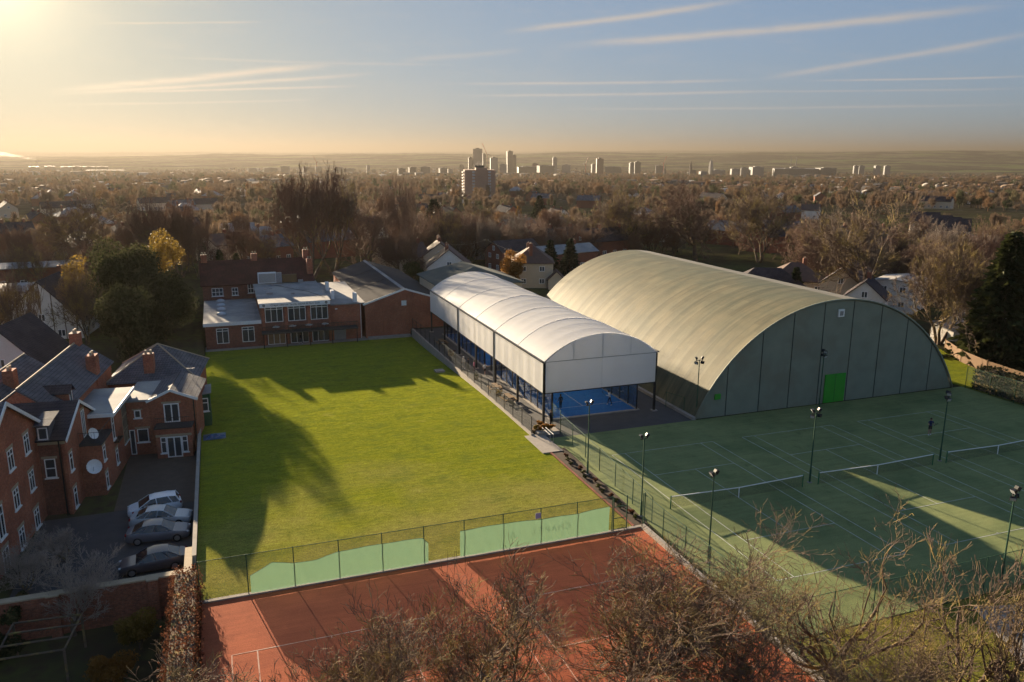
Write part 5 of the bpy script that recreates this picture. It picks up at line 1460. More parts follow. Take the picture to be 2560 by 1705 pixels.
def leaf_cards(centers, radii, n, size, seed, shell=0.55, flat=1.0):
    """n small four-cornered leaf faces spread through a set of ellipsoids, mostly near their surface"""
    rg = np.random.default_rng(seed)
    C_ = np.asarray(centers, float); Rd = np.asarray(radii, float)
    vol = Rd.prod(1) ** (2 / 3); pick = rg.choice(len(C_), n, p=vol / vol.sum())
    d = rg.normal(size=(n, 3)); d /= np.linalg.norm(d, axis=1, keepdims=True)
    rr_ = (shell + (1 - shell) * rg.random(n) ** 0.6) * rg.uniform(0.86, 1.08, n)
    P = C_[pick] + d * rr_[:, None] * Rd[pick]
    nrm = d + rg.normal(size=(n, 3)) * 0.7; nrm[:, 2] *= flat; nrm /= np.linalg.norm(nrm, axis=1, keepdims=True)
    a = np.cross(nrm, rg.normal(size=(n, 3))); a /= np.linalg.norm(a, axis=1, keepdims=True)
    b_ = np.cross(nrm, a)
    s_ = size * rg.uniform(0.6, 1.4, n)[:, None]
    V = np.stack([P - a * s_, P - b_ * s_ * 0.55, P + a * s_, P + b_ * s_ * 0.55], 1).reshape(-1, 3)
    F = np.arange(4 * n).reshape(n, 4)
    return V, F
def clump_set(rx, ry, rz, z0, n, seed, rmin=0.28, rmax=0.5):
    rg = np.random.default_rng(seed)
    C_ = []; Rd = []
    for i in range(n):
        d = rg.normal(size=3); d /= np.linalg.norm(d); q = rg.random() ** 0.45 * 0.75
        C_.append((d[0] * rx * q, d[1] * ry * q, z0 + rz + d[2] * rz * q))
        s_ = rg.uniform(rmin, rmax); Rd.append((rx * s_, ry * s_, rz * s_ * rg.uniform(0.7, 1.0)))
    return C_, Rd
def leafy(name, label, cat, loc, rx, ry, rz, z0, leaf, n, size, seed, clumps=14, trunk_h=None, group=None, stems=0, twigm='twig', tr=0.14):
    t_ = thing(name, label, cat, loc, group)
    C_, Rd = clump_set(rx, ry, rz, z0, clumps, seed)
    V, F = leaf_cards(C_, Rd, n, size, seed)
    V[:, 2] = np.maximum(V[:, 2], 0.02)
    np_mesh('crown', V, F, M[leaf], t_)
    rd = random.Random(seed)
    m = MB()
    if trunk_h:
        m.tube([(0, 0, -0.3), (0.05, 0.02, trunk_h * 0.5), (0, 0.05, trunk_h), (0.1, 0, z0 + rz)], [tr * 1.3, tr, tr * 0.8, tr * 0.3], 7)
    for k in range(stems or 5):
        a = rd.uniform(0, 6.28); c_ = C_[k % len(C_)]
        zb = trunk_h * 0.8 if trunk_h else 0
        m.tube([(0, 0, zb - 0.05), (c_[0] * 0.5, c_[1] * 0.5, zb + (c_[2] - zb) * 0.55), c_], [0.07, 0.05, 0.015], 5)
    m.build('trunk' if trunk_h else 'stem', M['bark'], None, smooth=True).parent = t_
    return t_
M['leaf_dark'] = leaf_material('leaf_dark', (0.030, 0.036, 0.016), (0.075, 0.075, 0.030), 0.3, 1.3, 0.95)
M['leaf_green'] = leaf_material('leaf_green', (0.035, 0.045, 0.014), (0.085, 0.085, 0.022), 0.3, 1.2)
M['leaf_yellow'] = leaf_material('leaf_yellow', (0.25, 0.165, 0.03), (0.13, 0.085, 0.022), 0.5, 1.5)
M['leaf_orange'] = leaf_material('leaf_orange', (0.24, 0.105, 0.022), (0.15, 0.085, 0.02), 0.5, 1.0)
M['leaf_beech'] = leaf_material('leaf_beech', (0.15, 0.058, 0.030), (0.075, 0.032, 0.020), 0.3, 2.5, 0.95)
M['leaf_hedge'] = leaf_material('leaf_hedge', (0.016, 0.020, 0.010), (0.032, 0.034, 0.015), 0.2, 1.3, 0.95)
M['needle'] = leaf_material('needle', (0.016, 0.024, 0.013), (0.034, 0.042, 0.018), 0.15, 0.7)
M['needle_gold'] = leaf_material('needle_gold', (0.055, 0.060, 0.018), (0.030, 0.036, 0.014), 0.2, 0.7)

# foreground crowns, close below the drone
FG_SPEC = [
    (-33.2, -22.2, 9.2, 8.5, 11, 'low thin bare tree at the clay court corner by the beech hedge'),
    (-27.6, -22.0, 10.4, 9.5, 12, 'bare tree in front of the slumped windbreak shadow'),
    (-22.0, -21.6, 11.0, 10.0, 13, 'dense bare tree before the gap between the windbreaks'),
    (-16.4, -21.4, 11.3, 10.0, 14, 'tall bare tree before the lettered windbreak'),
    (-11.0, -21.8, 11.9, 10.0, 15, 'lichen-yellow bare tree over the clay court kerb'),
    (-5.8, -24.2, 11.8, 10.0, 16, 'bare tree with long pale limb over the path'),
    (-0.8, -27.4, 11.4, 9.5, 17, 'crooked bare tree with pale shoots over the grass'),
    (4.6, -29.6, 10.8, 8.5, 18, 'bare tree cut off at the picture corner by the floodlight'),
]
FG_LOW = [
    (-30.4, -25.4, 8.6, 8.5, 2, 'lower bare tree between the hedge corner tree and its neighbour'),
    (-24.8, -25.6, 9.2, 9.0, 0, 'lower bare tree at the bottom edge before the slumped windbreak'),
    (-19.2, -25.6, 9.4, 9.0, 4, 'lower bare tree at the bottom edge before the windbreak gap'),
    (-13.6, -26.0, 9.6, 9.0, 1, 'lower bare tree at the bottom edge before the lettered windbreak'),
    (-8.4, -28.0, 9.6, 9.0, 3, 'lower bare tree at the bottom edge below the clay court kerb'),
    (2.2, -33.0, 9.4, 8.0, 5, 'lower bare tree in the bottom picture corner'),
]
fg_roots = []
for x, y, h_, w_, sd, lab in FG_SPEC:
    g_ = grow(seed=sd, h=h_, spread=1.15, trunk=h_ * 0.26, r0=0.27, levels=5, kids=(3, 2, 2, 2, 1, 0) if sd < 16 else (3, 2, 2, 1, 1, 0), gnarl=0.36, up=0.12, fork=3 if sd < 16 else 2, tip=0.010, ratio=0.645)
    root = thing('bare_tree', lab, 'tree', (x, y, -0.05), 'bare trees along the near edge')
    for o in tree_meshes(g_[:24000], h_, 2, 'bark', 'twig', 0.0095, w_):
        o.parent = root
    fg_roots.append((root, h_, w_))
for x, y, h_, w_, k, lab in FG_LOW:
    src, hs, ws = fg_roots[k]
    copy_tree(src, (x, y, -0.05), 2.2 + k, lab, None, (w_ / ws, w_ / ws, h_ / hs))

# ------------------------------------------------------------------ trees behind the club
T_ROUND = grow(seed=21, h=12, spread=1.25, trunk=3.2, r0=0.36, levels=5, kids=(2, 2, 2, 1, 1, 0), gnarl=0.2, up=0.07, fork=3, tip=0.012, ratio=0.62)
T_UP = grow(seed=24, h=12, spread=0.55, trunk=4.0, r0=0.26, levels=5, kids=(2, 2, 2, 1, 1, 0), gnarl=0.12, up=0.16, fork=2, tip=0.012, ratio=0.66, stems=3)
T_MULTI = grow(seed=27, h=12, spread=1.0, trunk=3.5, r0=0.30, levels=5, kids=(2, 2, 1, 1, 1, 0), gnarl=0.22, up=0.09, fork=3, tip=0.012, ratio=0.62, stems=3)
T_BUSHY = grow(seed=30, h=12, spread=1.0, trunk=1.8, r0=0.30, levels=5, kids=(3, 2, 2, 1, 1, 0), gnarl=0.2, up=0.12, fork=3, tip=0.012, ratio=0.60)
TPL = {}
def bare(kind, x, y, h_, w_, label, group=None, rz=0.0, twig='twig', z=None, cat='tree'):
    """an individual bare tree from a shared skeleton; trunk and crown are its parts"""
    key = kind
    if key not in TPL:
        segs = {'round': T_ROUND, 'up': T_UP, 'multi': T_MULTI, 'bushy': T_BUSHY}[kind]
        tr, cr = tree_meshes(segs, 10.0, 1, 'bark', twig, 0.013)
        P = np.array([s_[1] for s_ in segs]); k = 10.0 / P[:, 2].max()
        TPL[key] = (tr.data, cr.data, float(np.percentile(np.abs(P[:, :2]), 97) * 2 * k))
        bpy.data.objects.remove(tr); bpy.data.objects.remove(cr)
    a, b_, wn = TPL[key]
    t_ = thing('bare_tree', label, cat, (x, y, (terr(x, y) if z is None else z) - 0.15), group)
    for nm, me in (('trunk', a), ('crown', b_)):
        o = bpy.data.objects.new(nm, me); COL.objects.link(o); o.parent = t_
        if nm == 'crown':
            o.material_slots[0].link = 'OBJECT'; o.material_slots[0].material = M[twig]
    t_.rotation_euler = (0, 0, rz); sx = w_ / wn
    t_.scale = (sx, sx, h_ / 10.0)
    return t_
BG = 'bare trees behind the club'
bare('round', -61.7, 152, 22, 25, 'wide round bare tree standing behind the long flat roof', BG, 0.3, 'twig')
bare('up', -46.0, 141, 19.5, 10, 'tall bare poplars, left of the red-roofed clubhouse range', BG, 0.0, 'twig_red')
bare('up', -41.5, 143, 19, 9, 'tall bare poplars nearest the clubhouse chimney', BG, 1.2, 'twig_red')
bare('up', -37.8, 140, 15.5, 7, 'tall bare stems at the right of the poplar stand', BG, 2.1, 'twig_red')
bare('up', -50.5, 142, 15.5, 8, 'tall bare stems at the left of the poplar stand', BG, 0.7, 'twig_red')
bare('bushy', -44.0, 137, 12.5, 10, 'bushy bare tree in the middle of the poplar stand', BG, 1.7, 'twig')
bare('up', -14.0, 132, 26.5, 16, 'tallest bare tree rising behind the clubhouse chimney', BG, 2.0, 'twig_red')
bare('up', -8.5, 136, 25, 13, 'bare tree between the tallest tree and the bushy round one', BG, 2.6, 'twig')
bare('bushy', -2.0, 130, 19.5, 19, 'bushy round bare tree behind the gym hall ridge', BG, 0.7, 'twig_red')
bare('up', 7.5, 140, 24, 10, 'slender bare tree standing alone right of the gym hall ridge', BG, 0.4, 'twig_red')
bare('bushy', 58, 231, 13.5, 14, 'dense round bare tree behind the grey hipped roof', BG, 0.2, 'twig')
bare('multi', 79, 157, 21.5, 21, 'ivy-clad bare tree behind the far shoulder of the dome', BG, 0.9, 'twig')
bare('round', 89, 136, 24.5, 27, 'broad bare tree behind the middle of the dome ridge', BG, 1.9, 'twig_red')
bare('multi', 104, 128, 22.5, 20, 'bare tree just right of the broad tree behind the dome', BG, 0.1, 'twig')
bare('bushy', 70, 170, 13, 11, 'low bare tree left of the ivy-clad tree', BG, 2.9, 'twig')
bare('multi', 82, 86, 15.5, 10, 'thin bare tree before the pink bungalow roof', BG, 2.4, 'twig_red')
bare('round', 74.5, 58, 24, 20, 'big forked bare tree with broad crown right of the dome crest', BG, 0.6, 'twig')
bare('multi', 66.5, 36, 18, 15, 'many-stemmed bare tree with sunlit trunks beside the dome end', BG, 1.5, 'twig')
bare('up', 69.0, 33.5, 13.5, 8, 'leaning bare tree by the white shed', BG, 0.8, 'twig')
bare('multi', -52.0, 77, 13.0, 7.5, 'bare tree with yellow undergrowth behind the slate roofs', BG, 0.2, 'twig')
bare('up', -58.3, 66, 13.5, 5.5, 'thin dark bare tree in front of the half-timbered gable', BG, 0.5, 'twig')
bare('bushy', -66.0, 92, 9, 8, 'low bare tree beside the half-timbered gable', BG, 1.1, 'twig_red')
bare('bushy', -34.0, 128, 9.5, 9, 'low bare tree just behind the red-roofed clubhouse range', BG, 0.9, 'twig_red')
bare('bushy', -43.3, 1.0, 5.4, 5.6, 'small bare tree with pale twigs by the brick garden wall', None, 0.3, 'twig_grey', -2.4)
bare('bushy', -46.5, 5.2, 3.6, 4.6, 'twiggy bare shrub under the flats windows', None, 1.3, 'twig_grey', -1.2)
bare('bushy', -44.8, 9.0, 3.0, 4.0, 'twiggy bare shrub between the flats and the cars', None, 2.3, 'twig_grey', -1.2)
# ivy columns on two stems
for x, y, h_, lab in ((78.6, 155, 13, 'ivy-wrapped dark stem on the ivy-clad tree'), (81.5, 157, 12, 'ivy-wrapped stem right of its twin behind the dome'), (-36.5, 139, 11.5, 'ivy-wrapped stem behind the clubhouse chimney')):
    leafy('ivy_stem', lab, 'ivy', (x, y, terr(x, y)), 1.0, 1.0, h_ / 2, 0, 'needle_gold', 1800, 0.22, int(abs(x)), 9, group='ivy stems')

def conifer(label, x, y, h_, w_, leaf='needle', n=5200, seed=1, group='conifers', droop=0.25, z=None):
    t_ = thing('conifer', label, 'conifer', (x, y, terr(x, y) if z is None else z), group)
    rg = np.random.default_rng(seed)
    u = rg.random(n) ** 0.75; zz = h_ * (0.04 + 0.96 * (1 - u))
    prof = (0.10 + 0.9 * u) * w_ / 2 * (0.80 + 0.35 * np.sin(zz * 4.2 + seed) ** 2)
    a = rg.random(n) * 6.283; lob = 1 + 0.20 * np.sin(a * 5 + zz * 1.7) + 0.12 * np.sin(a * 9 - zz * 2.3)
    rr_ = prof * lob * (0.45 + 0.6 * rg.random(n) ** 0.5)
    P = np.stack([rr_ * np.cos(a), rr_ * np.sin(a), zz - rr_ * droop], 1); P[:, 2] = np.maximum(P[:, 2], 0.1)
    out = np.stack([np.cos(a), np.sin(a), -0.35 + 0.5 * rg.random(n)], 1) + rg.normal(size=(n, 3)) * 0.25
    out /= np.linalg.norm(out, axis=1, keepdims=True)
    side = np.cross(out, rg.normal(size=(n, 3))); side /= np.linalg.norm(side, axis=1, keepdims=True)
    s_ = (0.25 + 0.035 * h_) * rg.uniform(0.6, 1.3, n)[:, None]
    V = np.stack([P - out * s_ * 0.5, P + side * s_ * 0.3, P + out * s_ * 0.8, P - side * s_ * 0.3], 1).reshape(-1, 3)
    np_mesh('crown', V, np.arange(4 * n).reshape(n, 4), M[leaf], t_)
    tr = MB().tube([(0, 0, -0.2), (0, 0, h_ * 0.5), (0, 0, h_ * 0.96)], [0.03 * h_ * 0.5, 0.1, 0.03], 7).build('trunk', M['bark'], None); tr.parent = t_
    return t_
conifer('tall dark cedar right of the gym hall trees', 29, 187, 15.5, 11, 'needle', 5200, 3)
conifer('dark bushy yew beside the tall cedar', 33.5, 183, 10, 9, 'needle', 3600, 4)
conifer('broad dark conifer standing beyond the terrace roofs', 96.4, 268, 14, 10, 'needle', 4200, 5)
conifer('small rust-orange larch left of the broad dark conifer', 88.0, 271, 9.5, 5.2, 'leaf_orange', 2600, 6)
conifer('dark conifer hedge tree against the dome far edge, nearer the orange tree', 37.0, 115, 8.8, 5.0, 'needle', 3600, 7)
conifer('dark conifer hedge tree touching the dome far edge', 41.0, 113, 9.2, 5.4, 'needle', 3600, 8)
conifer('great dark conifer at the picture edge over the board fence', 66.0, 26.0, 17.5, 10.0, 'needle_gold', 11000, 9)
conifer('small pointed conifer before the pink bungalow', 70.0, 72.5, 6.5, 4.2, 'needle', 2200, 10)
conifer('thin golden conifer behind the clubhouse roof', -33.0, 122, 8.0, 3.4, 'needle_gold', 1800, 11)
conifer('second thin golden conifer behind the clubhouse roof', -29.8, 124, 7.0, 3.2, 'needle_gold', 1800, 12)
EVG = 'evergreens left of the clubhouse'
leafy('evergreen_tree', 'great dark evergreen left of the clubhouse wing', 'tree', (-46.5, 83, -1.2), 5.8, 5.4, 8.2, 0.6, 'leaf_dark', 34000, 0.17, 41, 26, 2.0, EVG)
leafy('evergreen_tree', 'dark rounded evergreen touching the clubhouse wing', 'tree', (-41.4, 75.0, -1.2), 5.2, 5.0, 7.0, 0.4, 'leaf_dark', 27000, 0.17, 42, 20, 1.8, EVG)
leafy('evergreen_tree', 'dark evergreen behind the hipped slate roof', 'tree', (-44.6, 62.0, -1.2), 4.2, 3.8, 5.7, 0.3, 'leaf_dark', 17000, 0.17, 43, 16, 1.4, EVG)
leafy('autumn_tree', 'golden-leaved tree catching the light above the great evergreen', 'tree', (-42.6, 89, -0.8), 4.4, 3.8, 5.0, 6.0, 'leaf_yellow', 7500, 0.15, 44, 14, 5.0)
leafy('autumn_tree', 'ragged yellow-leaved tree left of the great evergreen', 'tree', (-53.5, 88, -0.5), 3.2, 3.2, 3.8, 5.0, 'leaf_yellow', 2600, 0.15, 45, 14, 5.0)
leafy('autumn_tree', 'round orange-green tree behind the canopy far end', 'tree', (23.0, 101, 0), 3.2, 3.2, 3.8, 0.5, 'leaf_orange', 9000, 0.15, 46, 16, 1.5)
leafy('laurel_bush', 'dark green bush beside the white gabled house', 'bush', (6.5, 118, -0.2), 3.2, 2.6, 2.6, 0.0, 'leaf_green', 5000, 0.17, 47, 12)
for k, (x, y, rx, rz_, lf, lab) in enumerate(((-54.5, 62, 3.0, 1.6, 'leaf_orange', 'rust-red shrub in the garden behind the slate roofs'), (-50.0, 60, 2.6, 1.8, 'leaf_yellow', 'bright yellow shrub under the bare trunks'), (-47.5, 53, 2.4, 1.5, 'leaf_yellow', 'yellow hedge bush just over the slate ridge'), (-57.5, 54, 3.0, 1.2, 'leaf_green', 'low green hedge bush in front of the white gable'),
        (18.5, 99, 2.0, 1.3, 'leaf_yellow', 'low yellow bush beside the round orange tree'), (52.5, 203, 5.5, 2.2, 'leaf_yellow', 'clipped golden tree before the dark terrace roofs'), (66.0, 195, 3.2, 2.4, 'leaf_orange', 'small round golden tree beside the clipped one'), (86.0, 205, 5.0, 2.6, 'leaf_orange', 'amber tree at the end of the dark terrace'))):
    leafy('garden_shrub', lab, 'shrub', (x, y, terr(x, y) - (1.0 if x < -36 else 0)), rx, rx * 0.8, rz_, 0.0, lf, 3000, 0.16, 60 + k, 10)
# clipped box of bright hedge near the white house
rg = np.random.default_rng(9)
def hedge_box(name, label, x0, x1, y0, y1, z0, z1, leaf, n, size, seed, bulge=0.12):
    """leaf faces over the top and sides of a clipped block, with a dark inner mass"""
    rg = np.random.default_rng(seed)
    t_ = thing(name, label, 'hedge', ((x0 + x1) / 2, (y0 + y1) / 2, z0))
    A = np.array([(x1 - x0) * (y1 - y0), (y1 - y0) * (z1 - z0), (y1 - y0) * (z1 - z0), (x1 - x0) * (z1 - z0), (x1 - x0) * (z1 - z0)])
    f = rg.choice(5, n, p=A / A.sum()); u = rg.random(n); v = rg.random(n); P = np.zeros((n, 3)); Nn = np.zeros((n, 3))
    X = x0 + (x1 - x0) * u; Y = y0 + (y1 - y0) * v; Zv = z0 + (z1 - z0) * v; Yu = y0 + (y1 - y0) * u
    top = z1 + 0.12 * np.sin(Y * 1.3) + 0.06 * np.sin(Y * 3.7 + X)
    P[f == 0] = np.stack([X, Y, top], 1)[f == 0]; Nn[f == 0] = (0, 0, 1)
    for k, xx, s_ in ((1, x0, -1), (2, x1, 1)):
        P[f == k] = np.stack([np.full(n, xx) + 0.1 * np.sin(Yu * 2.1), Yu, Zv], 1)[f == k]; Nn[f == k] = (s_, 0, 0)
    for k, yy, s_ in ((3, y0, -1), (4, y1, 1)):
        P[f == k] = np.stack([X, np.full(n, yy), Zv], 1)[f == k]; Nn[f == k] = (0, s_, 0)
    P += rg.normal(size=(n, 3)) * bulge * 0.6
    nr = Nn + rg.normal(size=(n, 3)) * 0.6; nr /= np.linalg.norm(nr, axis=1, keepdims=True)
    a = np.cross(nr, rg.normal(size=(n, 3))); a /= np.linalg.norm(a, axis=1, keepdims=True); b_ = np.cross(nr, a)
    s_ = size * rg.uniform(0.6, 1.4, n)[:, None]
    V = np.stack([P - a * s_, P - b_ * s_ * 0.6, P + a * s_, P + b_ * s_ * 0.6], 1).reshape(-1, 3) - np.array(t_.location)
    np_mesh('leaves', V, np.arange(4 * n).reshape(n, 4), M[leaf], t_)
    MB().box(x0 + 0.12, x1 - 0.12, y0 + 0.12, y1 - 0.12, z0, z1 - 0.12).build('inner_mass', M['bark'], t_)
    return t_
hedge_box('beech_hedge', 'clipped brown beech hedge between the garden and the clay court', -37.25, -35.75, -22, 0.5, -2.4, 1.25, 'leaf_beech', 26000, 0.07, 5, 0.22)
hedge_box('court_hedge', 'tall dark hedge along the far side of the tennis courts', 51.0, 53.2, -20, 17.0, 0, 2.6, 'leaf_hedge', 12000, 0.14, 6, 0.2)
hedge_box('garden_hedge', 'bright clipped garden hedge block by the telegraph poles', 21.0, 24.0, 131, 134, -0.6, 2.6, 'leaf_green', 2600, 0.12, 7, 0.1)
leafy('garden_shrub', 'yellow-green shrub against the brick garden wall', 'shrub', (-39.3, -1.9, -2.4), 1.5, 1.3, 1.35, 0.1, 'leaf_yellow', 5200, 0.07, 71, 12)
leafy('garden_shrub', 'pinkish brown flowering shrub at the bottom edge', 'shrub', (-40.6, -6.0, -2.4), 1.7, 1.5, 1.2, 0.2, 'leaf_orange', 4200, 0.075, 72, 12)
leafy('garden_shrub', 'dark shrub in the garden corner under the brick wall', 'shrub', (-47.5, -1.0, -2.4), 1.8, 1.6, 1.3, 0.0, 'leaf_dark', 5000, 0.09, 73, 12)
leafy('garden_shrub', 'low dark shrub along the foot of the flats', 'shrub', (-46.6, 1.9, -1.2), 0.8, 2.6, 0.7, 0.0, 'leaf_dark', 3500, 0.09, 74, 10)
leafy('garden_shrub', 'dark bush at the right end of the path below the courts', 'shrub', (13.0, -24.0, 0), 2.6, 2.4, 1.6, 0.0, 'leaf_dark', 6000, 0.09, 75, 12)

# ------------------------------------------------------------------ houses
M['win_far'] = material('win_far', (0.05, 0.055, 0.06), (0.09, 0.095, 0.10), 0.4, 0.15, spec=0.5, space='obj')
def house(label, x, y, rz, w_, d_, he, hr, wall, roof, group=None, hip=False, chim=((0.3, 0.0),), wins=True, z=None, name='house', cat='house', eaves=0.35, dormer=False, gable_win=True, timber=False):
    """pitched-roof house, ridge along its own x axis, front along -y"""
    h_ = thing(name, label, cat, (0, 0, 0), group)
    W, D = w_ / 2, d_ / 2
    if hip:
        MB().box(-W, W, -D, D, -1.5, he).build('wall', M[wall], h_)
        rl = max(0.3, W - D)
        e = eaves
        c4 = [(-W - e, -D - e, he), (W + e, -D - e, he), (W + e, D + e, he), (-W - e, D + e, he)]
        a, b_ = (-rl, 0, hr), (rl, 0, hr)
        for pts in ([c4[0], c4[1], b_, a], [c4[2], c4[3], a, b_], [c4[1], c4[2], b_], [c4[3], c4[0], a]):
            MB().slab(pts, 0.15).build('roof_slope', M[roof], h_)
    else:
        m = MB().box(-W + 0.21, W - 0.21, -D, D, -1.5, he - 0.01)
        for s_ in (-1, 1):
            gable_wall(m, (s_ * W, -D * 1.0), (s_ * W, D * 1.0), -1.5, he, hr - 0.12, 0.2 * s_)
        m.build('wall', M[wall], h_)
        e = eaves; ze = he - e * (hr - he) / D
        MB().slab([(-W - 0.25, -D - e, ze), (W + 0.25, -D - e, ze), (W + 0.25, 0, hr), (-W - 0.25, 0, hr)], 0.15).build('roof_slope', M[roof], h_)
        MB().slab([(-W - 0.25, D + e, ze), (-W - 0.25, 0.01, hr), (W + 0.25, 0.01, hr), (W + 0.25, D + e, ze)], 0.15).build('roof_slope', M[roof], h_)
    for fx, fy in chim:
        zc = hr - abs(fy) * (hr - he) + 0.9
        c_ = MB().box(fx * W - 0.35, fx * W + 0.35, fy * D - 0.35, fy * D + 0.35, he, zc).build('chimney', M['brick_far'], h_)
        MB().lathe((fx * W, fy * D, zc), [(0.12, 0), (0.1, 0.3)], 6).build('chimney_pot', M['stone'], c_)
    if wins:
        n = max(1, int(w_ / 3.2))
        for fl in range(max(1, int(he / 2.6))):
            for i in range(n):
                xx = -W + w_ * (i + 0.5) / n
                for sy in (-1, 1):
                    window(h_, (xx, sy * D), (1, 0), (0, sy), 1.3, 0.9 + 2.6 * fl, 2.1 + 2.6 * fl, 2, 1, 0.1, sill=False, pane='win_far')
        for s_ in (-1, 1):
            for fl in range(max(1, int(he / 2.6))):
                for yy in (-D * 0.45, D * 0.45):
                    window(h_, (s_ * W, yy), (0, 1), (s_, 0), 1.1, 0.9 + 2.6 * fl, 2.0 + 2.6 * fl, 2, 1, 0.1, sill=False, pane='win_far')
            if gable_win and not hip and hr - he > 1.8:
                window(h_, (s_ * W, 0), (0, 1), (s_, 0), 1.0, he - 0.1, he + 1.0, 2, 1, 0.1, sill=False, pane='win_far')
    if timber:
        for s_ in (-1, 1):
            for yy in np.linspace(-D * 0.85, D * 0.85, 7):
                zt = he + (hr - he) * (1 - abs(yy) / D) - 0.3
                MB().box(s_ * W - 0.03, s_ * W + 0.03, yy - 0.06, yy + 0.06, 0.2, zt).build('timber', M['bark'], h_)
    if dormer:
        MB().box(-0.7, 0.7, -D * 0.75, -D * 0.1, he + 0.2, he + (hr - he) * 0.75).build('dormer', M['white'], h_)
    h_.location = (x, y, terr(x, y) if z is None else z); h_.rotation_euler = (0, 0, rz)
    return h_
HB = 'houses behind the club'
house('white rendered gabled house with brown roof behind the canopy', 12.5, 112, R(75), 9, 9, 4.6, 8.2, 'render_white', 'tile_brown', HB, chim=((0.5, 0.1), (-0.5, 0.1)))
house('cream terrace end with pinkish roof left of the white gabled house', 6.5, 132, R(12), 11, 8, 4.6, 7.4, 'render_cream', 'tile_brown', HB, chim=((0.8, 0), (0.1, 0), (-0.8, 0)))
house('small cream cottage with three chimneys left of the white gable', 15.5, 131, R(78), 8, 8, 4.8, 7.8, 'render_cream', 'tile_brown', HB, chim=((0.7, 0), (-0.2, 0)))
house('large grey hipped house with a white dormer beyond the white gable', 34, 163, R(10), 15, 11, 5.4, 9.4, 'render_white', 'slate', HB, hip=True, dormer=True, chim=((0.2, 0.2),))
house('plain brick block with white windows behind the orange tree', 34, 131, R(12), 11, 8, 5.4, 7.6, 'brick_far', 'slate_dark', HB, chim=())
house('cream semi with pale roof beside the dome far corner', 29.5, 107, R(70), 9, 8.5, 5.2, 8.6, 'render_cream', 'tile_brown', HB, hip=True, chim=((0.3, 0.2), (-0.6, 0.1)))
house('small outhouse with pitched roof by the cream semi', 32.5, 101, R(70), 4, 3.4, 2.2, 3.8, 'render_cream', 'tile_brown', HB, chim=(), wins=False)
house('long terrace with near-black roof, nearer the brick block', 55.0, 158, R(14), 16, 8, 5.0, 8.2, 'brick_far', 'slate_dark', HB, chim=((0.9, 0), (0, 0), (-0.9, 0)))
house('long terrace with near-black roof, nearer the dome', 69.5, 155, R(14), 15, 8, 5.0, 8.2, 'brick_far', 'slate_dark', HB, chim=((0.9, 0), (-0.1, 0)))
house('low brick row with pale flat-topped roof behind the cream semi', 46, 128, R(14), 16, 7, 4.8, 6.4, 'brick_far', 'felt', HB, chim=((0.4, 0),))
house('brick house with pale dormer gable beyond the black terrace', 86, 222, R(60), 9, 8, 5.0, 7.6, 'brick_far', 'tile_brown', HB)
house('brick gable beside the rust-orange larch', 57, 190, R(20), 10, 8, 5.0, 7.8, 'brick_far', 'slate', HB)
HR = 'houses beyond the dome'
house('pink-tiled hipped bungalow beyond the dome ridge', 76, 80, R(-30), 11, 9, 3.0, 6.2, 'render_cream', 'tile_brown', HR, hip=True)
house('dark-roofed bungalow just over the dome ridge', 66.5, 76.5, R(-28), 13, 8, 2.9, 6.0, 'render_cream', 'slate_dark', HR, hip=True, chim=())
house('white gabled house left of the big forked tree', 75.5, 66, R(40), 8, 7, 4.6, 7.4, 'render_cream', 'slate_dark', HR)
house('white gabled house hidden behind the big forked tree', 71.0, 55.5, R(40), 7, 6.5, 4.0, 6.8, 'render_white', 'slate_dark', HR)
house('small brick bungalow seen between the bare trees', 91, 81, R(30), 9, 7, 3.2, 6.0, 'brick_far', 'tile_brown', HR)
house('dark house with pale gable below the green field', 122, 102, R(50), 10, 8, 4.6, 7.4, 'render_cream', 'slate_dark', HR)
house('white box house beside the big forked tree', 83, 60, R(30), 9, 7, 5.4, 5.9, 'render_white', 'felt', HR, chim=())
house('white house behind the sunlit trunks', 85, 45, R(30), 8, 7, 5.2, 6.6, 'render_white', 'slate_dark', HR)
house('red-tiled bungalow beside the great conifer', 118, 66, R(35), 11, 8, 3.0, 5.6, 'render_cream', 'tile_brown', HR, hip=True)
house('low white outbuilding below the car park field', 143, 90, R(25), 11, 5, 2.6, 4.0, 'render_white', 'felt', HR, chim=())
for k, (x, y) in enumerate(((228, 190), (214, 172), (208, 163), (202, 154))):
    house('pale gabled house, ' + ('first', 'second', 'third', 'last')[k] + ' of the row above the green field', x, y, R(-45), 10, 8, 5.2, 8.8, 'render_cream' if k != 2 else 'brick_far', 'slate_dark', 'row of gabled houses above the field', chim=())
HL = 'houses left of the flats'
house('white steep-gabled house cut by the left picture edge', -56.9, 58.6, R(78), 9, 9.5, 3.6, 8.4, 'render_white', 'slate_dark', HL, z=-0.8, chim=())
house('half-timbered white gable with a long dark roof', -57.6, 89, R(82), 13, 11, 3.4, 9.4, 'render_white', 'slate_dark', HL, z=-0.6, timber=True, chim=((0.6, 0),))
o = house('long flat-roofed range glinting at the left edge', -84, 136, R(4), 50, 9, 4.6, 5.2, 'brick_far', 'felt', HL, chim=())
house('low sunlit flat roof in front of the long glinting range', -76, 116, R(4), 20, 12, 3.0, 3.4, 'render_white', 'felt', HL, chim=())
HM = 'houses between the bare trees'
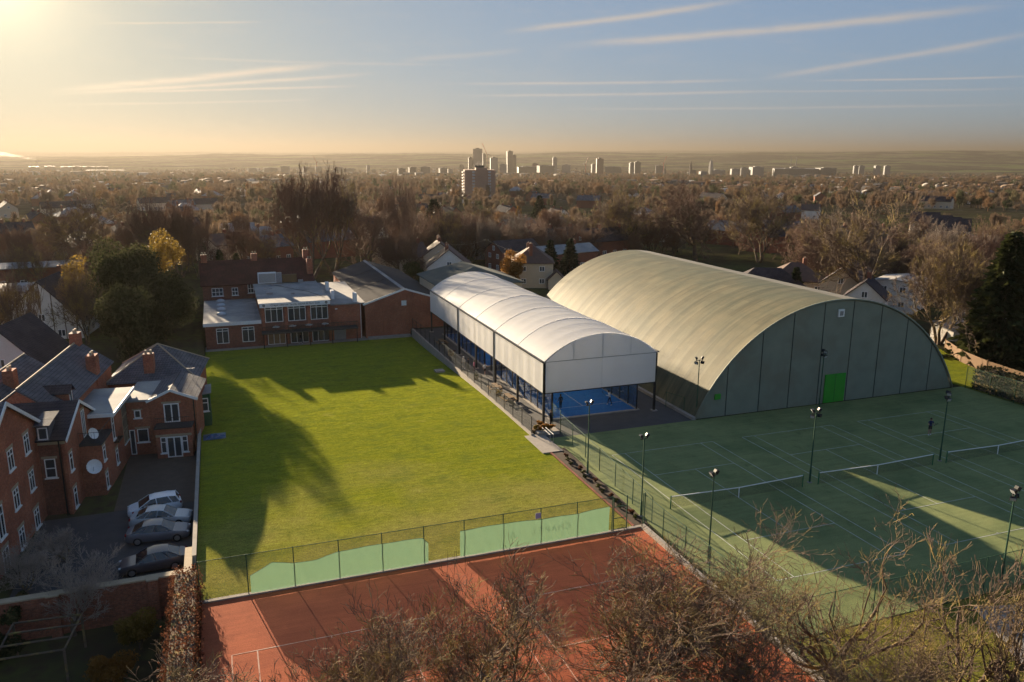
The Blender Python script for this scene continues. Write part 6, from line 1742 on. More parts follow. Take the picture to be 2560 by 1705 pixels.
for k, (x, y, rz, lab) in enumerate(((-23, 201, 20, 'sunlit cream gable between the bare trees, farther of the pair'), (-21, 168, 35, 'sunlit grey valley roof right behind the clubhouse roof'), (-27, 222, 5, 'pale roof just above the sunlit cream gable'), (-14, 195, 60, 'small roof left of the tallest bare tree'), (-32.5, 178, 40, 'brown roof left of the sunlit valley roof'))):
    house(lab, x, y, R(rz), 10, 8, 4.6, 7.2, ('render_cream', 'brick_far')[k % 2], ('felt', 'slate', 'felt', 'slate', 'tile_brown')[k], HM)

# suburb rooftops falling away towards the city: real houses, placed along gently turning streets
rd = random.Random(77)
HOUSE_T = []
for k in range(6):
    hs = house('x', 0, 0, 0, (10, 9, 14, 18, 9, 12)[k], (8, 8, 8, 8, 7.5, 9)[k], (5.0, 4.8, 5.0, 5.0, 3.0, 5.2)[k], (7.8, 7.6, 7.8, 8.0, 5.6, 8.6)[k],
               ('brick_far', 'render_white', 'brick_far', 'render_cream', 'render_white', 'brick_far')[k], ('slate_dark', 'tile_brown', 'slate', 'slate_dark', 'tile_brown', 'felt')[k], hip=k in (4, 5), chim=((0.6, 0), (-0.6, 0)), z=0, wins=k in (1, 3))
    HOUSE_T.append(hs)
AREAS = [('brick', 'left of the tallest bare tree', -12, 4), ('brick', 'below the brown tower block', 4, 24), ('brick', 'behind the dome', 24, 38), ('brick', 'above the far car park', 38, 54)]
KINDW = ('red brick slate-roofed house', 'white house with brown tiles', 'brick pair with grey roof', 'cream terrace with dark roof', 'white hipped bungalow', 'brick hipped house with sunlit roof')
placed = [(h_.location.x, h_.location.y) for h_ in bpy.data.objects if h_.type == 'EMPTY' and h_.get('category') in ('house', 'tree', 'conifer')]
used = [False] * 6; nh = 0; tries = 0
while nh < 150 and tries < 6000:
    tries += 1
    azd = rd.uniform(-13, 54); dist = 230 + 1150 * rd.random() ** 1.5
    a = R(azd); x = -33 + dist * math.sin(a); y = -50 + dist * math.cos(a)
    if y < 95 or (x > 60 and y < 110) : continue
    if 150 < x < 300 and 90 < y < 215: continue
    if fbm(x / 170.0, y / 170.0, 31) < -0.12: continue
    if any((x - p[0]) ** 2 + (y - p[1]) ** 2 < 17 ** 2 for p in placed): continue
    placed.append((x, y)); k = rd.randrange(6)
    ar = [q for q in AREAS if q[2] <= azd < q[3]][0] if azd >= -12 else AREAS[0]
    lab = KINDW[k] + ' in the suburb ' + ar[1]
    rz = R(20 + 60 * round(fbm(x / 300, y / 300, 8) * 3) + rd.uniform(-8, 8) + 90 * rd.randrange(2))
    if not used[k]:
        o = HOUSE_T[k]; used[k] = True
        o.location = (x, y, terr(x, y)); o.rotation_euler = (0, 0, rz); o['label'] = lab; o['group'] = lab
    else:
        o = copy_tree(HOUSE_T[k], (x, y, terr(x, y)), rz, lab, lab)
    nh += 1

# sheds, board fence and grass on the right
sh = thing('white_shed', 'long white shed with pale mono-pitch roof behind the board fence', 'shed', (72, 36, 0))
MB().box(67.5, 76.5, 34.5, 38.5, 0, 2.0).build('wall', M['render_white'], sh)
MB().slab([(67.2, 34.2, 2.1), (76.8, 34.2, 1.9), (76.8, 38.8, 2.7), (67.2, 38.8, 2.9)], 0.12).build('roof', M['felt'], sh)
for k in range(6):
    MB().box(69.5 + k * 1.1, 69.8 + k * 1.1, 34.46, 34.498, 0.3, 1.5).build('vent_slot', M['black_steel'], sh)
bf = thing('board_fence', 'brown board fence catching the sun right of the dome', 'fence', (60, 22, 0))
fp = [(63.8, 32.5), (60.6, 27.0), (58.8, 21.6), (57.9, 15.5), (57.4, 8.0), (57.2, 0.0)]
plank = MB().box(-0.075, 0.075, -0.011, 0.011, 0.0, 1.62).build('plank', M['fence_wood'], None)
plank.parent = bf; first = True
for (xa, ya), (xb, yb) in zip(fp[:-1], fp[1:]):
    L = math.hypot(xb - xa, yb - ya); n = int(L / 0.158); an = math.atan2(yb - ya, xb - xa)
    for i in range(n):
        q = (i + 0.5) / n
        o = plank if first else plank.copy()
        if not first:
            COL.objects.link(o)
        first = False
        o.location = (xa + (xb - xa) * q - 60, ya + (yb - ya) * q - 22, rd.uniform(-0.02, 0.03)); o.rotation_euler = (0, 0, an)
    for z in (0.35, 1.25):
        m = MB(); m.slab([(xa + 0.03, ya, z + 0.08), (xb + 0.03, yb, z + 0.08), (xb + 0.09, yb, z + 0.08), (xa + 0.09, ya, z + 0.08)], 0.08); m.build('rail', M['wood'], bf)
    MB().box(xa - 0.06, xa + 0.06, ya - 0.06, ya + 0.06, 0, 1.75).build('post', M['wood'], bf)
tk = thing('green_roller', 'dark green court roller box at the hedge by the courts', 'equipment box', (52.0, 7.5, 0))
MB().box(50.7, 52.6, 5.5, 9.5, 0.0, 1.5).build('body', M['bright_post'], tk, bevel=0.08)
MB().box(50.6, 52.7, 5.4, 9.6, 1.51, 1.62).build('lid', M['green_steel'], tk, bevel=0.03)

# far car park
structure(MB().prism([(190, 122), (232, 150), (246, 172), (222, 182), (205, 168), (180, 138)], -6.0, [terr(x, y) + 0.25 for x, y in ((190, 122), (232, 150), (246, 172), (222, 182), (205, 168), (180, 138))]).build('far_car_park', M['asphalt']), 'distant car park beside the green field')
structure(MB().prism([(150, 118), (186, 108), (200, 128), (176, 140), (204, 172), (190, 188), (168, 160)], -6.0, [terr(x, y) + 0.22 for x, y in ((150, 118), (186, 108), (200, 128), (176, 140), (204, 172), (190, 188), (168, 160))]).build('green_field', M['verge']), 'sunny green field above the dome end')
structure(MB().prism([(196, 372), (226, 380), (222, 405), (190, 398)], -12.0, [terr(x, y) + 0.4 for x, y in ((196, 372), (226, 380), (222, 405), (190, 398))]).build('green_field', M['verge']), 'small distant green park left of the big bare trees')
far_car = thing('parked_car', 'x', 'car')
MB().add([(-2.1, -0.85, 0.25), (2.1, -0.85, 0.25), (2.1, 0.85, 0.25), (-2.1, 0.85, 0.25), (-2.1, -0.85, 0.85), (2.05, -0.8, 0.7), (2.05, 0.8, 0.7), (-2.1, 0.85, 0.85)], [(3, 2, 1, 0), (4, 5, 6, 7), (0, 1, 5, 4), (1, 2, 6, 5), (2, 3, 7, 6), (3, 0, 4, 7)]).build('body', M['render_white'], far_car)
MB().add([(-1.8, -0.78, 0.84), (1.1, -0.78, 0.76), (1.1, 0.78, 0.76), (-1.8, 0.78, 0.84), (-1.3, -0.62, 1.42), (0.3, -0.62, 1.42), (0.3, 0.62, 1.42), (-1.3, 0.62, 1.42)], [(4, 5, 6, 7), (0, 1, 5, 4), (1, 2, 6, 5), (2, 3, 7, 6), (3, 0, 4, 7)]).build('glass_house', M['car_glass'], far_car)
FC = [material('far_paint_%s' % n, c, tuple(q * 0.9 for q in c), 2.0, 0.25, spec=0.6) for n, c in (('white', (0.7, 0.7, 0.7)), ('silver', (0.35, 0.36, 0.38)), ('blue', (0.04, 0.07, 0.16)), ('black', (0.02, 0.02, 0.025)))]
bodies = []
for mt in FC:
    me = far_car.children[0].data.copy(); me.materials.clear(); me.materials.append(mt); bodies.append(me)
first = True
for r_ in range(4):
    for k in range(12):
        q = k / 11
        x = 195 + 7.5 * r_ + (222 - 188) * q; y = 128 - 2 * r_ * 0.4 + (176 - 134) * q + r_ * -3.0
        ci = rd.randrange(4)
        if rd.random() < 0.15: continue
        lab = ('white', 'silver', 'dark blue', 'black')[ci] + ' car in the distant car park, ' + ('first', 'second', 'third', 'fourth')[r_] + ' row from the field'
        o = far_car if first else copy_tree(far_car)
        first = False
        o.location = (x, y, terr(x, y) + 0.28); o.rotation_euler = (0, 0, R(-30 + rd.choice((0, 180))))
        o['label'] = lab; o['group'] = lab
        [c for c in o.children if c.name.startswith('body')][0].data = bodies[ci]

# telegraph poles and wires behind the canopy
pts = []
for k, (x, y, h_, lab) in enumerate(((27.2, 131, 8.0, 'telegraph pole by the bright hedge block'), (25.5, 112, 7.6, 'telegraph pole in front of the cream semi'), (33, 157, 8.2, 'telegraph pole before the grey hipped house'))):
    z = terr(x, y)
    p_ = thing('telegraph_pole', lab, 'pole', (x, y, z), 'telegraph poles')
    MB().tube([(x, y, z - 0.3), (x, y, z + h_)], [0.13, 0.09], 8).build('pole', M['bark'], p_)
    MB().box(x - 0.5, x + 0.5, y - 0.05, y + 0.05, z + h_ - 0.5, z + h_ - 0.38).build('crossarm', M['bark'], p_)
    for s_ in (-0.45, 0.45):
        MB().lathe((x + s_, y, z + h_ - 0.38), [(0.04, 0), (0.05, 0.08), (0.02, 0.14)], 6).build('insulator', M['white'], p_)
    pts.append((x, y, z + h_ - 0.25))
def wire(a, b_, sag, label):
    V = [tuple(Vector(a).lerp(Vector(b_), i / 12) - Vector((0, 0, sag * 4 * (i / 12) * (1 - i / 12)))) for i in range(13)]
    o = MB().tube(V, 0.03, 4).build('telephone_wire', M['stone'], None)
    tag(o, label, 'wire', 'telephone wires')
wire(pts[2], pts[0], 0.8, 'sunlit telephone wire sagging between the two far poles')
wire(pts[0], (31, 104, 6.5), 0.9, 'sunlit telephone wire running down to the cream semi')
wire(pts[0], (14.5, 128, 7.0), 0.7, 'sunlit telephone wire running left to the cream cottage')

# ------------------------------------------------------------------ things round the padel court
def picnic_table(label, x, y, rz):
    t_ = thing('picnic_table', label, 'picnic table', (0, 0, 0), 'picnic tables on the padel path')
    for i in range(5):
        MB().box(-0.9, 0.9, -0.36 + i * 0.148, -0.23 + i * 0.148, 0.70, 0.74).build('top_board', M['wood'], t_)
    for s_ in (-1, 1):
        for i in range(2):
            MB().box(-0.9, 0.9, s_ * 0.68 - 0.13 + i * 0.14, s_ * 0.68 - 0.01 + i * 0.14, 0.42, 0.46).build('seat_board', M['wood'], t_)
        for e in (-0.6, 0.6):
            MB().bar((e, s_ * 0.28, 0.70), (e, s_ * 0.72, 0.0), 0.045, 4).build('leg', M['wood'], t_)
    for e in (-0.6, 0.6):
        MB().box(e - 0.03, e + 0.03, -0.75, 0.75, 0.34, 0.41).build('cross_beam', M['wood'], t_)
    t_.location = (x, y, 0.004); t_.rotation_euler = (0, 0, rz)
picnic_table('wooden picnic table beside the second canopy post', -3.6, 35.0, R(80))
picnic_table('wooden picnic table in the shade nearer the open canopy end', -3.5, 30.6, R(95))
picnic_table('wooden picnic table far down the padel path', -3.4, 59.5, R(90))
def planter(label, x, y, leaf, s_=0.45, n=500, seed=1):
    t_ = thing('planter', label, 'planter', (x, y, 0.004), 'planters on the padel path')
    MB().lathe((x, y, 0.004), [(s_ * 0.6, 0), (s_ * 0.8, 0.35), (s_ * 0.85, 0.4)], 12).build('pot', M['wood'], t_)
    C_, Rd = clump_set(s_, s_, 0.3, 0.35, 6, seed)
    V, F = leaf_cards(C_, Rd, n, 0.06, seed); np_mesh('plant', V, F, M[leaf], t_)
planter('planter with red leaves beside the third canopy post', -3.9, 53.0, 'leaf_beech', 0.6, 700, 3)
planter('planter with yellow plant by the picnic table', -3.9, 32.9, 'leaf_yellow', 0.45, 500, 4)
planter('planter of heather at the canopy corner', -3.4, 21.0, 'leaf_orange', 0.6, 800, 5)
planter('planter of pale grasses by the lawn step', -4.5, 20.0, 'leaf_yellow', 0.45, 600, 6)
planter('small green planter near the pink-topped spectator', -4.2, 40.5, 'leaf_green', 0.4, 500, 7)
bx = thing('rock_planter_bed', 'low stone edged bed of brown plants by the lawn step', 'flower bed', (-3.2, 19.6, 0))
MB().box(-4.6, -2.3, 18.9, 20.3, 0.005, 0.35).build('edging', M['concrete'], bx)
C_, Rd = clump_set(1.0, 0.5, 0.3, 0.3, 8, 12); V, F = leaf_cards(C_, Rd, 1600, 0.07, 12); V += np.array([-0.25, 0, 0]); np_mesh('plant', V, F, M['leaf_orange'], bx)
for k in range(14):
    y = -0.6 + k * 1.05
    o = leafy('bed_plant', 'low plant in the soil bed, number %s from the lawn end gate' % ('one two three four five six seven eight nine ten eleven twelve thirteen fourteen'.split()[k]), 'plant', (-4.45 + 0.25 * math.sin(k * 2.1), y, 0.04), 0.28 + 0.12 * math.sin(k * 1.7) ** 2, 0.3, 0.18, 0.0, ('leaf_green', 'leaf_beech', 'leaf_dark')[k % 3], 260, 0.05, 300 + k, 5, group='plants in the soil bed')
hr = thing('handrail', 'pale tubular handrail at the lawn step', 'handrail', (-4.2, 17.5, 0.09))
MB().tube([(-4.3, 18.6, 0.09), (-4.3, 18.6, 1.0), (-4.3, 16.6, 0.95), (-4.3, 16.6, 0.05)], 0.03, 6).build('rail', M['grey_steel'], hr)
MB().tube([(-3.95, 18.6, 0.09), (-3.95, 18.6, 1.0), (-3.95, 16.6, 0.95), (-3.95, 16.6, 0.05)], 0.03, 6).build('rail', M['grey_steel'], hr)
# pergola frame in the garden
pg = thing('pergola', 'weathered wooden pergola frame in the dark garden corner', 'pergola', (-44, -2, -2.4))
for x, y in ((-42.5, -0.6), (-42.9, -4.2), (-46.2, -0.3), (-46.4, -4.0)):
    MB().box(x - 0.06, x + 0.06, y - 0.06, y + 0.06, -2.4, -0.2).build('post', M['bark'], pg)
for a, b_ in (((-42.5, -0.6, -0.15), (-42.9, -4.2, -0.15)), ((-46.2, -0.3, -0.15), (-46.4, -4.0, -0.15)), ((-42.5, -0.6, -0.1), (-46.2, -0.3, -0.1)), ((-42.9, -4.2, -0.1), (-46.4, -4.0, -0.1)), ((-42.6, -1.8, -0.05), (-46.3, -1.5, -0.05)), ((-42.8, -3.0, -0.05), (-46.3, -2.8, -0.05))):
    MB().bar(a, b_, 0.06, 4).build('beam', M['bark'], pg)

# ------------------------------------------------------------------ people
def cloth(name, c): return material(name, c, tuple(k * 0.8 for k in c), 6.0, 0.85, space='obj')
SKIN = cloth('skin', (0.42, 0.24, 0.17)); HAIR = cloth('hair', (0.035, 0.022, 0.015)); SHOE = cloth('shoe', (0.75, 0.75, 0.75)); BLACKC = cloth('black_cloth', (0.015, 0.015, 0.017))
def person(label, loc, rz, top, legs, arms, stride=0.12, h=1.72, shorts=True, hat=None, hold=None, sleeves=True, lean=0.0):
    """one continuous skinned body; clothing regions are material zones, hair a child"""
    p_ = thing('person', label, 'person', (0, 0, 0), 'people at the courts')
    J = {}
    s = h / 1.75
    V = []; E = []; Rr = []
    def j(n, p, r): J[n] = len(V); V.append(Vector(p) * s); Rr.append((r[0] * s, r[1] * s))
    def e(a, b_): E.append((J[a], J[b_]))
    ly = lean
    j('pelvis', (0, 0, 0.95), (0.15, 0.11)); j('waist', (0, 0.02 + ly * 0.3, 1.10), (0.135, 0.10)); j('chest', (0, 0.03 + ly * 0.7, 1.30), (0.165, 0.115)); j('neck', (0, 0.02 + ly, 1.47), (0.06, 0.06)); j('head', (0, 0.05 + ly, 1.60), (0.085, 0.10)); j('crown', (0, 0.04 + ly, 1.72), (0.07, 0.085))
    for a, b_ in (('pelvis', 'waist'), ('waist', 'chest'), ('chest', 'neck'), ('neck', 'head'), ('head', 'crown')): e(a, b_)
    for sd, sg in (('l', 1), ('r', -1)):
        st = stride * sg
        j('hip' + sd, (0.10 * sg, 0, 0.90), (0.095, 0.095)); j('knee' + sd, (0.12 * sg, st + 0.03, 0.50), (0.062, 0.062)); j('ankle' + sd, (0.13 * sg, st * 1.5 - 0.03, 0.09), (0.042, 0.042)); j('toe' + sd, (0.14 * sg, st * 1.5 + 0.13, 0.045), (0.045, 0.035))
        e('pelvis', 'hip' + sd); e('hip' + sd, 'knee' + sd); e('knee' + sd, 'ankle' + sd); e('ankle' + sd, 'toe' + sd)
        j('sho' + sd, (0.19 * sg, 0.03 + ly * 0.85, 1.40), (0.062, 0.062)); e('chest', 'sho' + sd)
        el, wr = arms[0 if sg > 0 else 1]
        j('elb' + sd, (el[0] * sg, el[1], el[2]), (0.043, 0.043)); j('wri' + sd, (wr[0] * sg, wr[1], wr[2]), (0.032, 0.032))
        d = (Vector(wr) - Vector(el)).normalized() * 0.11
        j('han' + sd, (wr[0] * sg + d.x * sg, wr[1] + d.y, wr[2] + d.z), (0.04, 0.028))
        e('sho' + sd, 'elb' + sd); e('elb' + sd, 'wri' + sd); e('wri' + sd, 'han' + sd)
    me = bpy.data.meshes.new('body'); me.from_pydata([tuple(v) for v in V], E, [])
    o = bpy.data.objects.new('body', me); COL.objects.link(o)
    sk = o.modifiers.new('skin', 'SKIN'); sk.use_smooth_shade = True
    o.modifiers.new('sub', 'SUBSURF').levels = 2
    o.modifiers[1].render_levels = 2
    for i, d in enumerate(me.skin_vertices[0].data):
        d.radius = Rr[i]; d.use_root = (i == 0)
    dg = bpy.context.evaluated_depsgraph_get()
    m2 = bpy.data.meshes.new_from_object(o.evaluated_get(dg))
    bpy.data.objects.remove(o)
    for mt in (top, legs, SKIN, SHOE): m2.materials.append(mt)
    for f in m2.polygons:
        c = f.center / s; arm = abs(c.x) > 0.235 or (c.z < 1.25 and abs(c.x) > 0.2 and c.z > 0.75)
        if c.z > 1.49: k = 2
        elif c.z < 0.11: k = 3
        elif c.z < (0.62 if shorts else 0.0): k = 2
        elif c.z < 0.98 and not (arm and c.z > 0.7): k = 1
        elif arm and (not sleeves) and (Vector((abs(c.x), c.y, c.z)) - Vector((0.2, 0.03, 1.4))).length > 0.2: k = 2
        elif arm and c.z < 0.98: k = 2
        else: k = 0
        f.material_index = k
    m2.shade_smooth()
    b = bpy.data.objects.new('body', m2); COL.objects.link(b); b.parent = p_
    m = MB().ball((0, (0.02 + ly) * s, 1.655 * s), 0.105 * s, 0.118 * s, 0.105 * s, 10, 6)
    m.v = [v for v in m.v]
    m.build('hair' if hat is None else 'cap', HAIR if hat is None else hat, p_, smooth=True)
    fc = MB(); fc.ball((0, (0.155 + ly) * s, 1.595 * s), 0.018, 0.022, 0.025, 6, 4); fc.build('nose', SKIN, p_)
    if hold:
        k = J['hanr']; hp = V[k]
        r_ = MB(); r_.bar(tuple(hp), tuple(hp + Vector((0, 0.16, 0.14))), 0.016, 6)
        N = 14
        c_ = hp + Vector((0, 0.33, 0.29)); ax = Vector((1, 0, 0)); ay = Vector((0, 0.75, 0.66))
        r_.tube([tuple(c_ + ax * 0.12 * math.cos(6.283 * i / N) + ay * 0.17 * math.sin(6.283 * i / N)) for i in range(N + 1)], 0.014, 5)
        r_.build('racket_frame', BLACKC, None).parent = p_
    p_.location = loc; p_.rotation_euler = (0, 0, rz)
    return p_
A_DOWN = (((0.27, 0.0, 1.12), (0.27, 0.10, 0.88)), ((0.27, 0.0, 1.12), (0.27, 0.12, 0.90)))
A_FRONT = (((0.26, 0.08, 1.14), (0.14, 0.32, 1.10)), ((0.26, 0.06, 1.14), (0.16, 0.34, 1.12)))
A_ONE = (((0.30, -0.02, 1.14), (0.32, 0.12, 0.92)), ((0.27, 0.10, 1.16), (0.28, 0.36, 1.22)))
person('tennis player in navy top and black shorts standing on the shaded court', (32.6, 6.2, 0), R(160), cloth('navy', (0.012, 0.025, 0.085)), BLACKC, A_FRONT, 0.05, 1.82, hold=True, sleeves=False)
person('padel player in black standing near the glass corner', (0.9, 26.0, 0.03), R(10), BLACKC, BLACKC, A_DOWN, 0.06, 1.75, shorts=False, hold=True)
person('padel player in white top crouching ready with a racket', (6.7, 25.6, 0.03), R(60), cloth('white_cloth', (0.7, 0.7, 0.72)), cloth('navy_shorts', (0.02, 0.025, 0.05)), A_ONE, 0.16, 1.72, shorts=False, hold=True, lean=0.12)
person('spectator in pink top on the padel path', (-3.5, 43.6, 0.004), R(250), cloth('pink', (0.55, 0.16, 0.25)), cloth('maroon', (0.10, 0.02, 0.03)), A_DOWN, 0.05, 1.62, shorts=False)
person('spectator in dark clothes beside the pink top', (-3.9, 44.7, 0.004), R(80), BLACKC, BLACKC, A_FRONT, 0.05, 1.70, shorts=False)
person('spectator in pale top and white cap by the path fence', (-4.2, 45.8, 0.004), R(120), cloth('cream_cloth', (0.55, 0.48, 0.44)), cloth('grey_cloth', (0.2, 0.2, 0.22)), A_DOWN, 0.04, 1.66, shorts=False, hat=SHOE)
person('player in white top and black skirt walking past the glass', (-2.6, 41.9, 0.004), R(200), cloth('white_top', (0.7, 0.68, 0.66)), BLACKC, A_ONE, 0.15, 1.66, shorts=True, sleeves=False)
person('figure in dark coat leaning by the canopy corner post', (-2.2, 21.4, 0.004), R(200), BLACKC, BLACKC, A_FRONT, 0.05, 1.75, shorts=False)
person('person in dark clothes walking past the clubhouse doors', (-22.3, 71.6, -1.12), R(95), BLACKC, cloth('grey_trousers', (0.08, 0.08, 0.09)), A_DOWN, 0.14, 1.72, shorts=False)

# ------------------------------------------------------------------ tower block near by
M['tower_brick'] = material('tower_brick', (0.36, 0.22, 0.15), (0.31, 0.19, 0.135), 0.15, 0.85)
tb = thing('tower_block', 'brown brick tower block with white window columns and a sunlit balcony side', 'tower block', (178, 603, -12))
ang = R(14)
def T2(a, b_):
    a, b_ = a * 1.18, b_ * 1.18
    return (178 + a * math.cos(ang) + b_ * math.sin(ang), 603 - a * math.sin(ang) + b_ * math.cos(ang))
def tbox(a0, a1, b0, b1, z0, z1): return MB().prism([T2(a0, b0), T2(a1, b0), T2(a1, b1), T2(a0, b1)], z0, z1)
tt, tn = (math.cos(ang), -math.sin(ang)), (-math.sin(ang), -math.cos(ang))
tbox(-11, 11, 0, 20, -14, 13.2).build('body', M['tower_brick'], tb)
tbox(-3.0, 5.0, -0.8, 12, -14, 15.2).build('lift_core', M['tower_brick'], tb)
tbox(-3.5, 3.0, 1, 8, 15.21, 17.0).build('plant_room', M['felt_dark'], tb)
for f in range(10):
    z = -11.2 + f * 2.45
    for a_ in (-4.6, 6.8):
        window(tb, T2(a_, 0), tt, tn, 2.0, z, z + 1.35, 2, 1, 0.22, sill=False, pane='win_far')
    b_ = tbox(-12.3, -11.01, 2.5, 17.5, z - 0.25, z + 0.75).build('balcony', M['render_white'], tb)
    for k in range(3):
        window(tb, T2(-11, 5 + k * 5), (math.sin(ang), math.cos(ang)), (-math.cos(ang), math.sin(ang)), 3.2, z + 0.2, z + 1.9, 3, 1, 0.15, sill=False, pane='win_far')
for k in range(6):
    x, y = T2(-2.5 + k, 4)
    MB().bar((x, y, 17.0), (x, y, 19.0 + (k % 3) * 0.8), 0.10, 4).build('aerial', M['grey_steel'], tb)

# ------------------------------------------------------------------ city skyline
CITY = [
    ('left', 'tower_block', 'g', -775, 4037, 43.9, 30.8, -74.8, -39.5),
    ('left', 'tower_block', 'g', -706, 4012, 42.2, 29.5, -75.6, -37.4),
    ('left', 'tower_block', 'p', -640, 3988, 45.7, 32.0, -76.8, -38.9),
    ('left', 'tower_block', 'b', -596, 3972, 36.9, 25.8, -77.0, -37.0),
    ('left', 'tower_block', 'b', -543, 3952, 52.7, 36.9, -76.9, -38.4),
    ('left', 'tower_block', 'b', -491, 3933, 47.5, 33.2, -76.7, -38.2),
    ('left', 'tower_block', 'b', -217, 3825, 119.5, 83.7, -74.5, -69.5),
    ('left', 'tower_block', 'p', -106, 3784, 45.7, 32.0, -73.6, -70.7),
    ('left', 'tower_block', 'p', -36, 3756, 38.7, 27.1, -74.3, -75.5),
    ('left', 'tower_block', 'p', 32, 3731, 35.2, 24.6, -74.3, -78.6),
    ('left', 'tower_block', 'p', 100, 3705, 33.4, 23.4, -74.9, -81.7),
    ('left', 'tower_block', 'g', 129, 3704, 38.7, 27.1, -74.7, -42.3),
    ('left', 'office_block', 'b', -637, 3327, 205.4, 40, -60.7, -50.6),
    ('left', 'office_block', 'b', -446, 3586, 151.1, 40, -66.7, -46.6),
    ('left', 'office_block', 'b', -337, 2997, 111.2, 40, -56.0, -53.3),
    ('midleft', 'tower_block', 'b', 190, 3464, 58.0, 40.6, -71.7, -36.4),
    ('midleft', 'tower_block', 'g', 245, 3446, 34.8, 24.4, -71.0, -29.7),
    ('midleft', 'tower_block', 'b', 341, 3410, 44.8, 31.3, -71.6, -32.5),
    ('midleft', 'tower_block', 'g', 377, 3397, 24.9, 17.4, -72.6, -30.7),
    ('midleft', 'tower_block', 'g', 456, 3368, 33.1, 23.2, -72.3, -32.0),
    ('midleft', 'tower_block', 'g', 499, 3351, 39.8, 27.8, -71.8, -36.6),
    ('midleft', 'tower_block', 'p', 571, 3328, 14.9, 12, -72.7, -23.4),
    ('midleft', 'tower_block', 'b', 591, 3316, 19.9, 13.9, -72.6, -41.0),
    ('midleft', 'tower_block', 'g', 623, 3302, 24.9, 17.4, -71.6, -50.6),
    ('grey', 'tower_block', 'd', 523, 2470, 25.1, 17.6, -53.1, -20.4),
    ('grey', 'tower_block', 'p', 490, 2261, 21.9, 15.4, -49.4, -28.9),
    ('grey', 'tower_block', 'd', 556, 2459, 23.9, 16.7, -54.0, -16.6),
    ('grey', 'tower_block', 'p', 525, 2248, 24.3, 17.0, -49.8, -28.7),
    ('grey', 'tower_block', 'g', 592, 2446, 30.1, 21.1, -54.9, -15.2),
    ('grey', 'tower_block', 'g', 700, 2624, 25.8, 18.0, -60.8, -22.3),
    ('grey', 'tower_block', 'p', 750, 2713, 18.3, 12.8, -62.1, -28.2),
    ('grey', 'tower_block', 'b', 934, 3195, 18.2, 12.8, -72.3, -20.2),
    ('downtown', 'tower_block', 'd', 973, 3188, 21.5, 15.1, -72.4, 10.6),
    ('downtown', 'tower_block', 'p', 1033, 3285, 41.0, 28.7, -72.3, 46.8),
    ('downtown', 'tower_block', 'd', 1091, 3368, 14.1, 12, -72.4, 25.3),
    ('downtown', 'tower_block', 'w', 997, 2961, 29.6, 20.7, -68.0, 12.0),
    ('downtown', 'tower_block', 'w', 891, 2557, 24.4, 17.1, -58.7, -8.3),
    ('downtown', 'tower_block', 'd', 1128, 3138, 24.9, 17.4, -72.4, 37.1),
    ('downtown', 'tower_block', 'd', 1161, 3177, 16.8, 12, -73.9, 21.0),
    ('centre', 'office_block', 'b', 1079, 2813, 70.8, 49.6, -66.8, -22.1),
    ('centre', 'office_block', 'r', 1221, 3091, 26.5, 18.6, -73.2, -12.4),
    ('centre', 'office_block', 'g', 1188, 2883, 63.8, 44.7, -66.5, -18.9),
    ('centre', 'office_block', 'p', 1341, 3163, 18.8, 13.1, -74.2, 11.6),
    ('centre', 'office_block', 'w', 1300, 2952, 37.0, 25.9, -68.4, -17.0),
    ('centre', 'office_block', 'g', 1450, 3006, 18.2, 12.8, -71.4, -14.6),
    ('centre', 'office_block', 'g', 1476, 2885, 69.1, 48.4, -66.6, -24.0),
    ('centre', 'office_block', 'g', 1451, 2680, 18.1, 12.7, -64.1, -4.4),
    ('centre', 'office_block', 'd', 1496, 2719, 24.5, 17.2, -65.6, -1.8),
    ('centre', 'office_block', 'g', 1758, 3001, 35.9, 25.1, -71.9, -21.4),
    ('centre', 'office_block', 'p', 1297, 1966, 20.8, 14.6, -47.7, -21.9),
    ('centre', 'office_block', 'p', 1754, 2562, 49.7, 34.8, -66.7, -30.9),
    ('centre', 'tower_block', 'o', 1202, 2448, 24.4, 17.1, -56.8, 12.9),
    ('right', 'office_block', 'w', 1815, 2541, 31.6, 22.1, -67.6, -26.2),
    ('right', 'office_block', 'w', 1879, 2573, 29.1, 20.4, -68.9, -22.5),
    ('right', 'office_block', 'w', 1896, 2513, 48.2, 33.8, -66.6, -18.5),
    ('right', 'office_block', 'g', 1962, 2378, 163.1, 114.2, -61.1, -23.5),
    ('right', 'office_block', 'g', 2024, 2466, 27.1, 19.0, -64.3, -17.9),
    ('right', 'office_block', 'g', 2108, 2380, 65.2, 45.6, -59.8, -21.0),
    ('right', 'office_block', 'w', 2395, 2550, 17.7, 12.4, -66.2, -15.2),
    ('right', 'office_block', 'p', 2454, 2582, 21.2, 14.9, -67.5, -15.8),
    ('right', 'office_block', 'w', 2477, 2519, 22.5, 15.8, -68.3, -14.9),
    ('right', 'office_block', 'w', 2553, 2546, 22.9, 16.0, -71.0, -15.4)]
def block_mat(name, wallc, winc, fh, fw):
    mt = bpy.data.materials.new(name); mt.use_nodes = True
    t = NT(mt.node_tree)
    pos = t.n('ShaderNodeNewGeometry').outputs['Position']
    s = t.n('ShaderNodeSeparateXYZ', i0=pos)
    u = t.m('FRACT', t.m('DIVIDE', t.m('ADD', s.outputs[0], t.m('MULTIPLY', s.outputs[1], 0.35)), fw))
    v = t.m('FRACT', t.m('DIVIDE', s.outputs[2], fh))
    wmask = t.m('MULTIPLY', t.m('GREATER_THAN', u, 0.4), t.m('GREATER_THAN', v, 0.45))
    col = t.mix(wmask, wallc, winc)
    b = t.n('ShaderNodeBsdfPrincipled', Roughness=0.6); t.put(b.inputs['Base Color'], col)
    t.n('ShaderNodeOutputMaterial', Surface=b.outputs[0])
    return mt
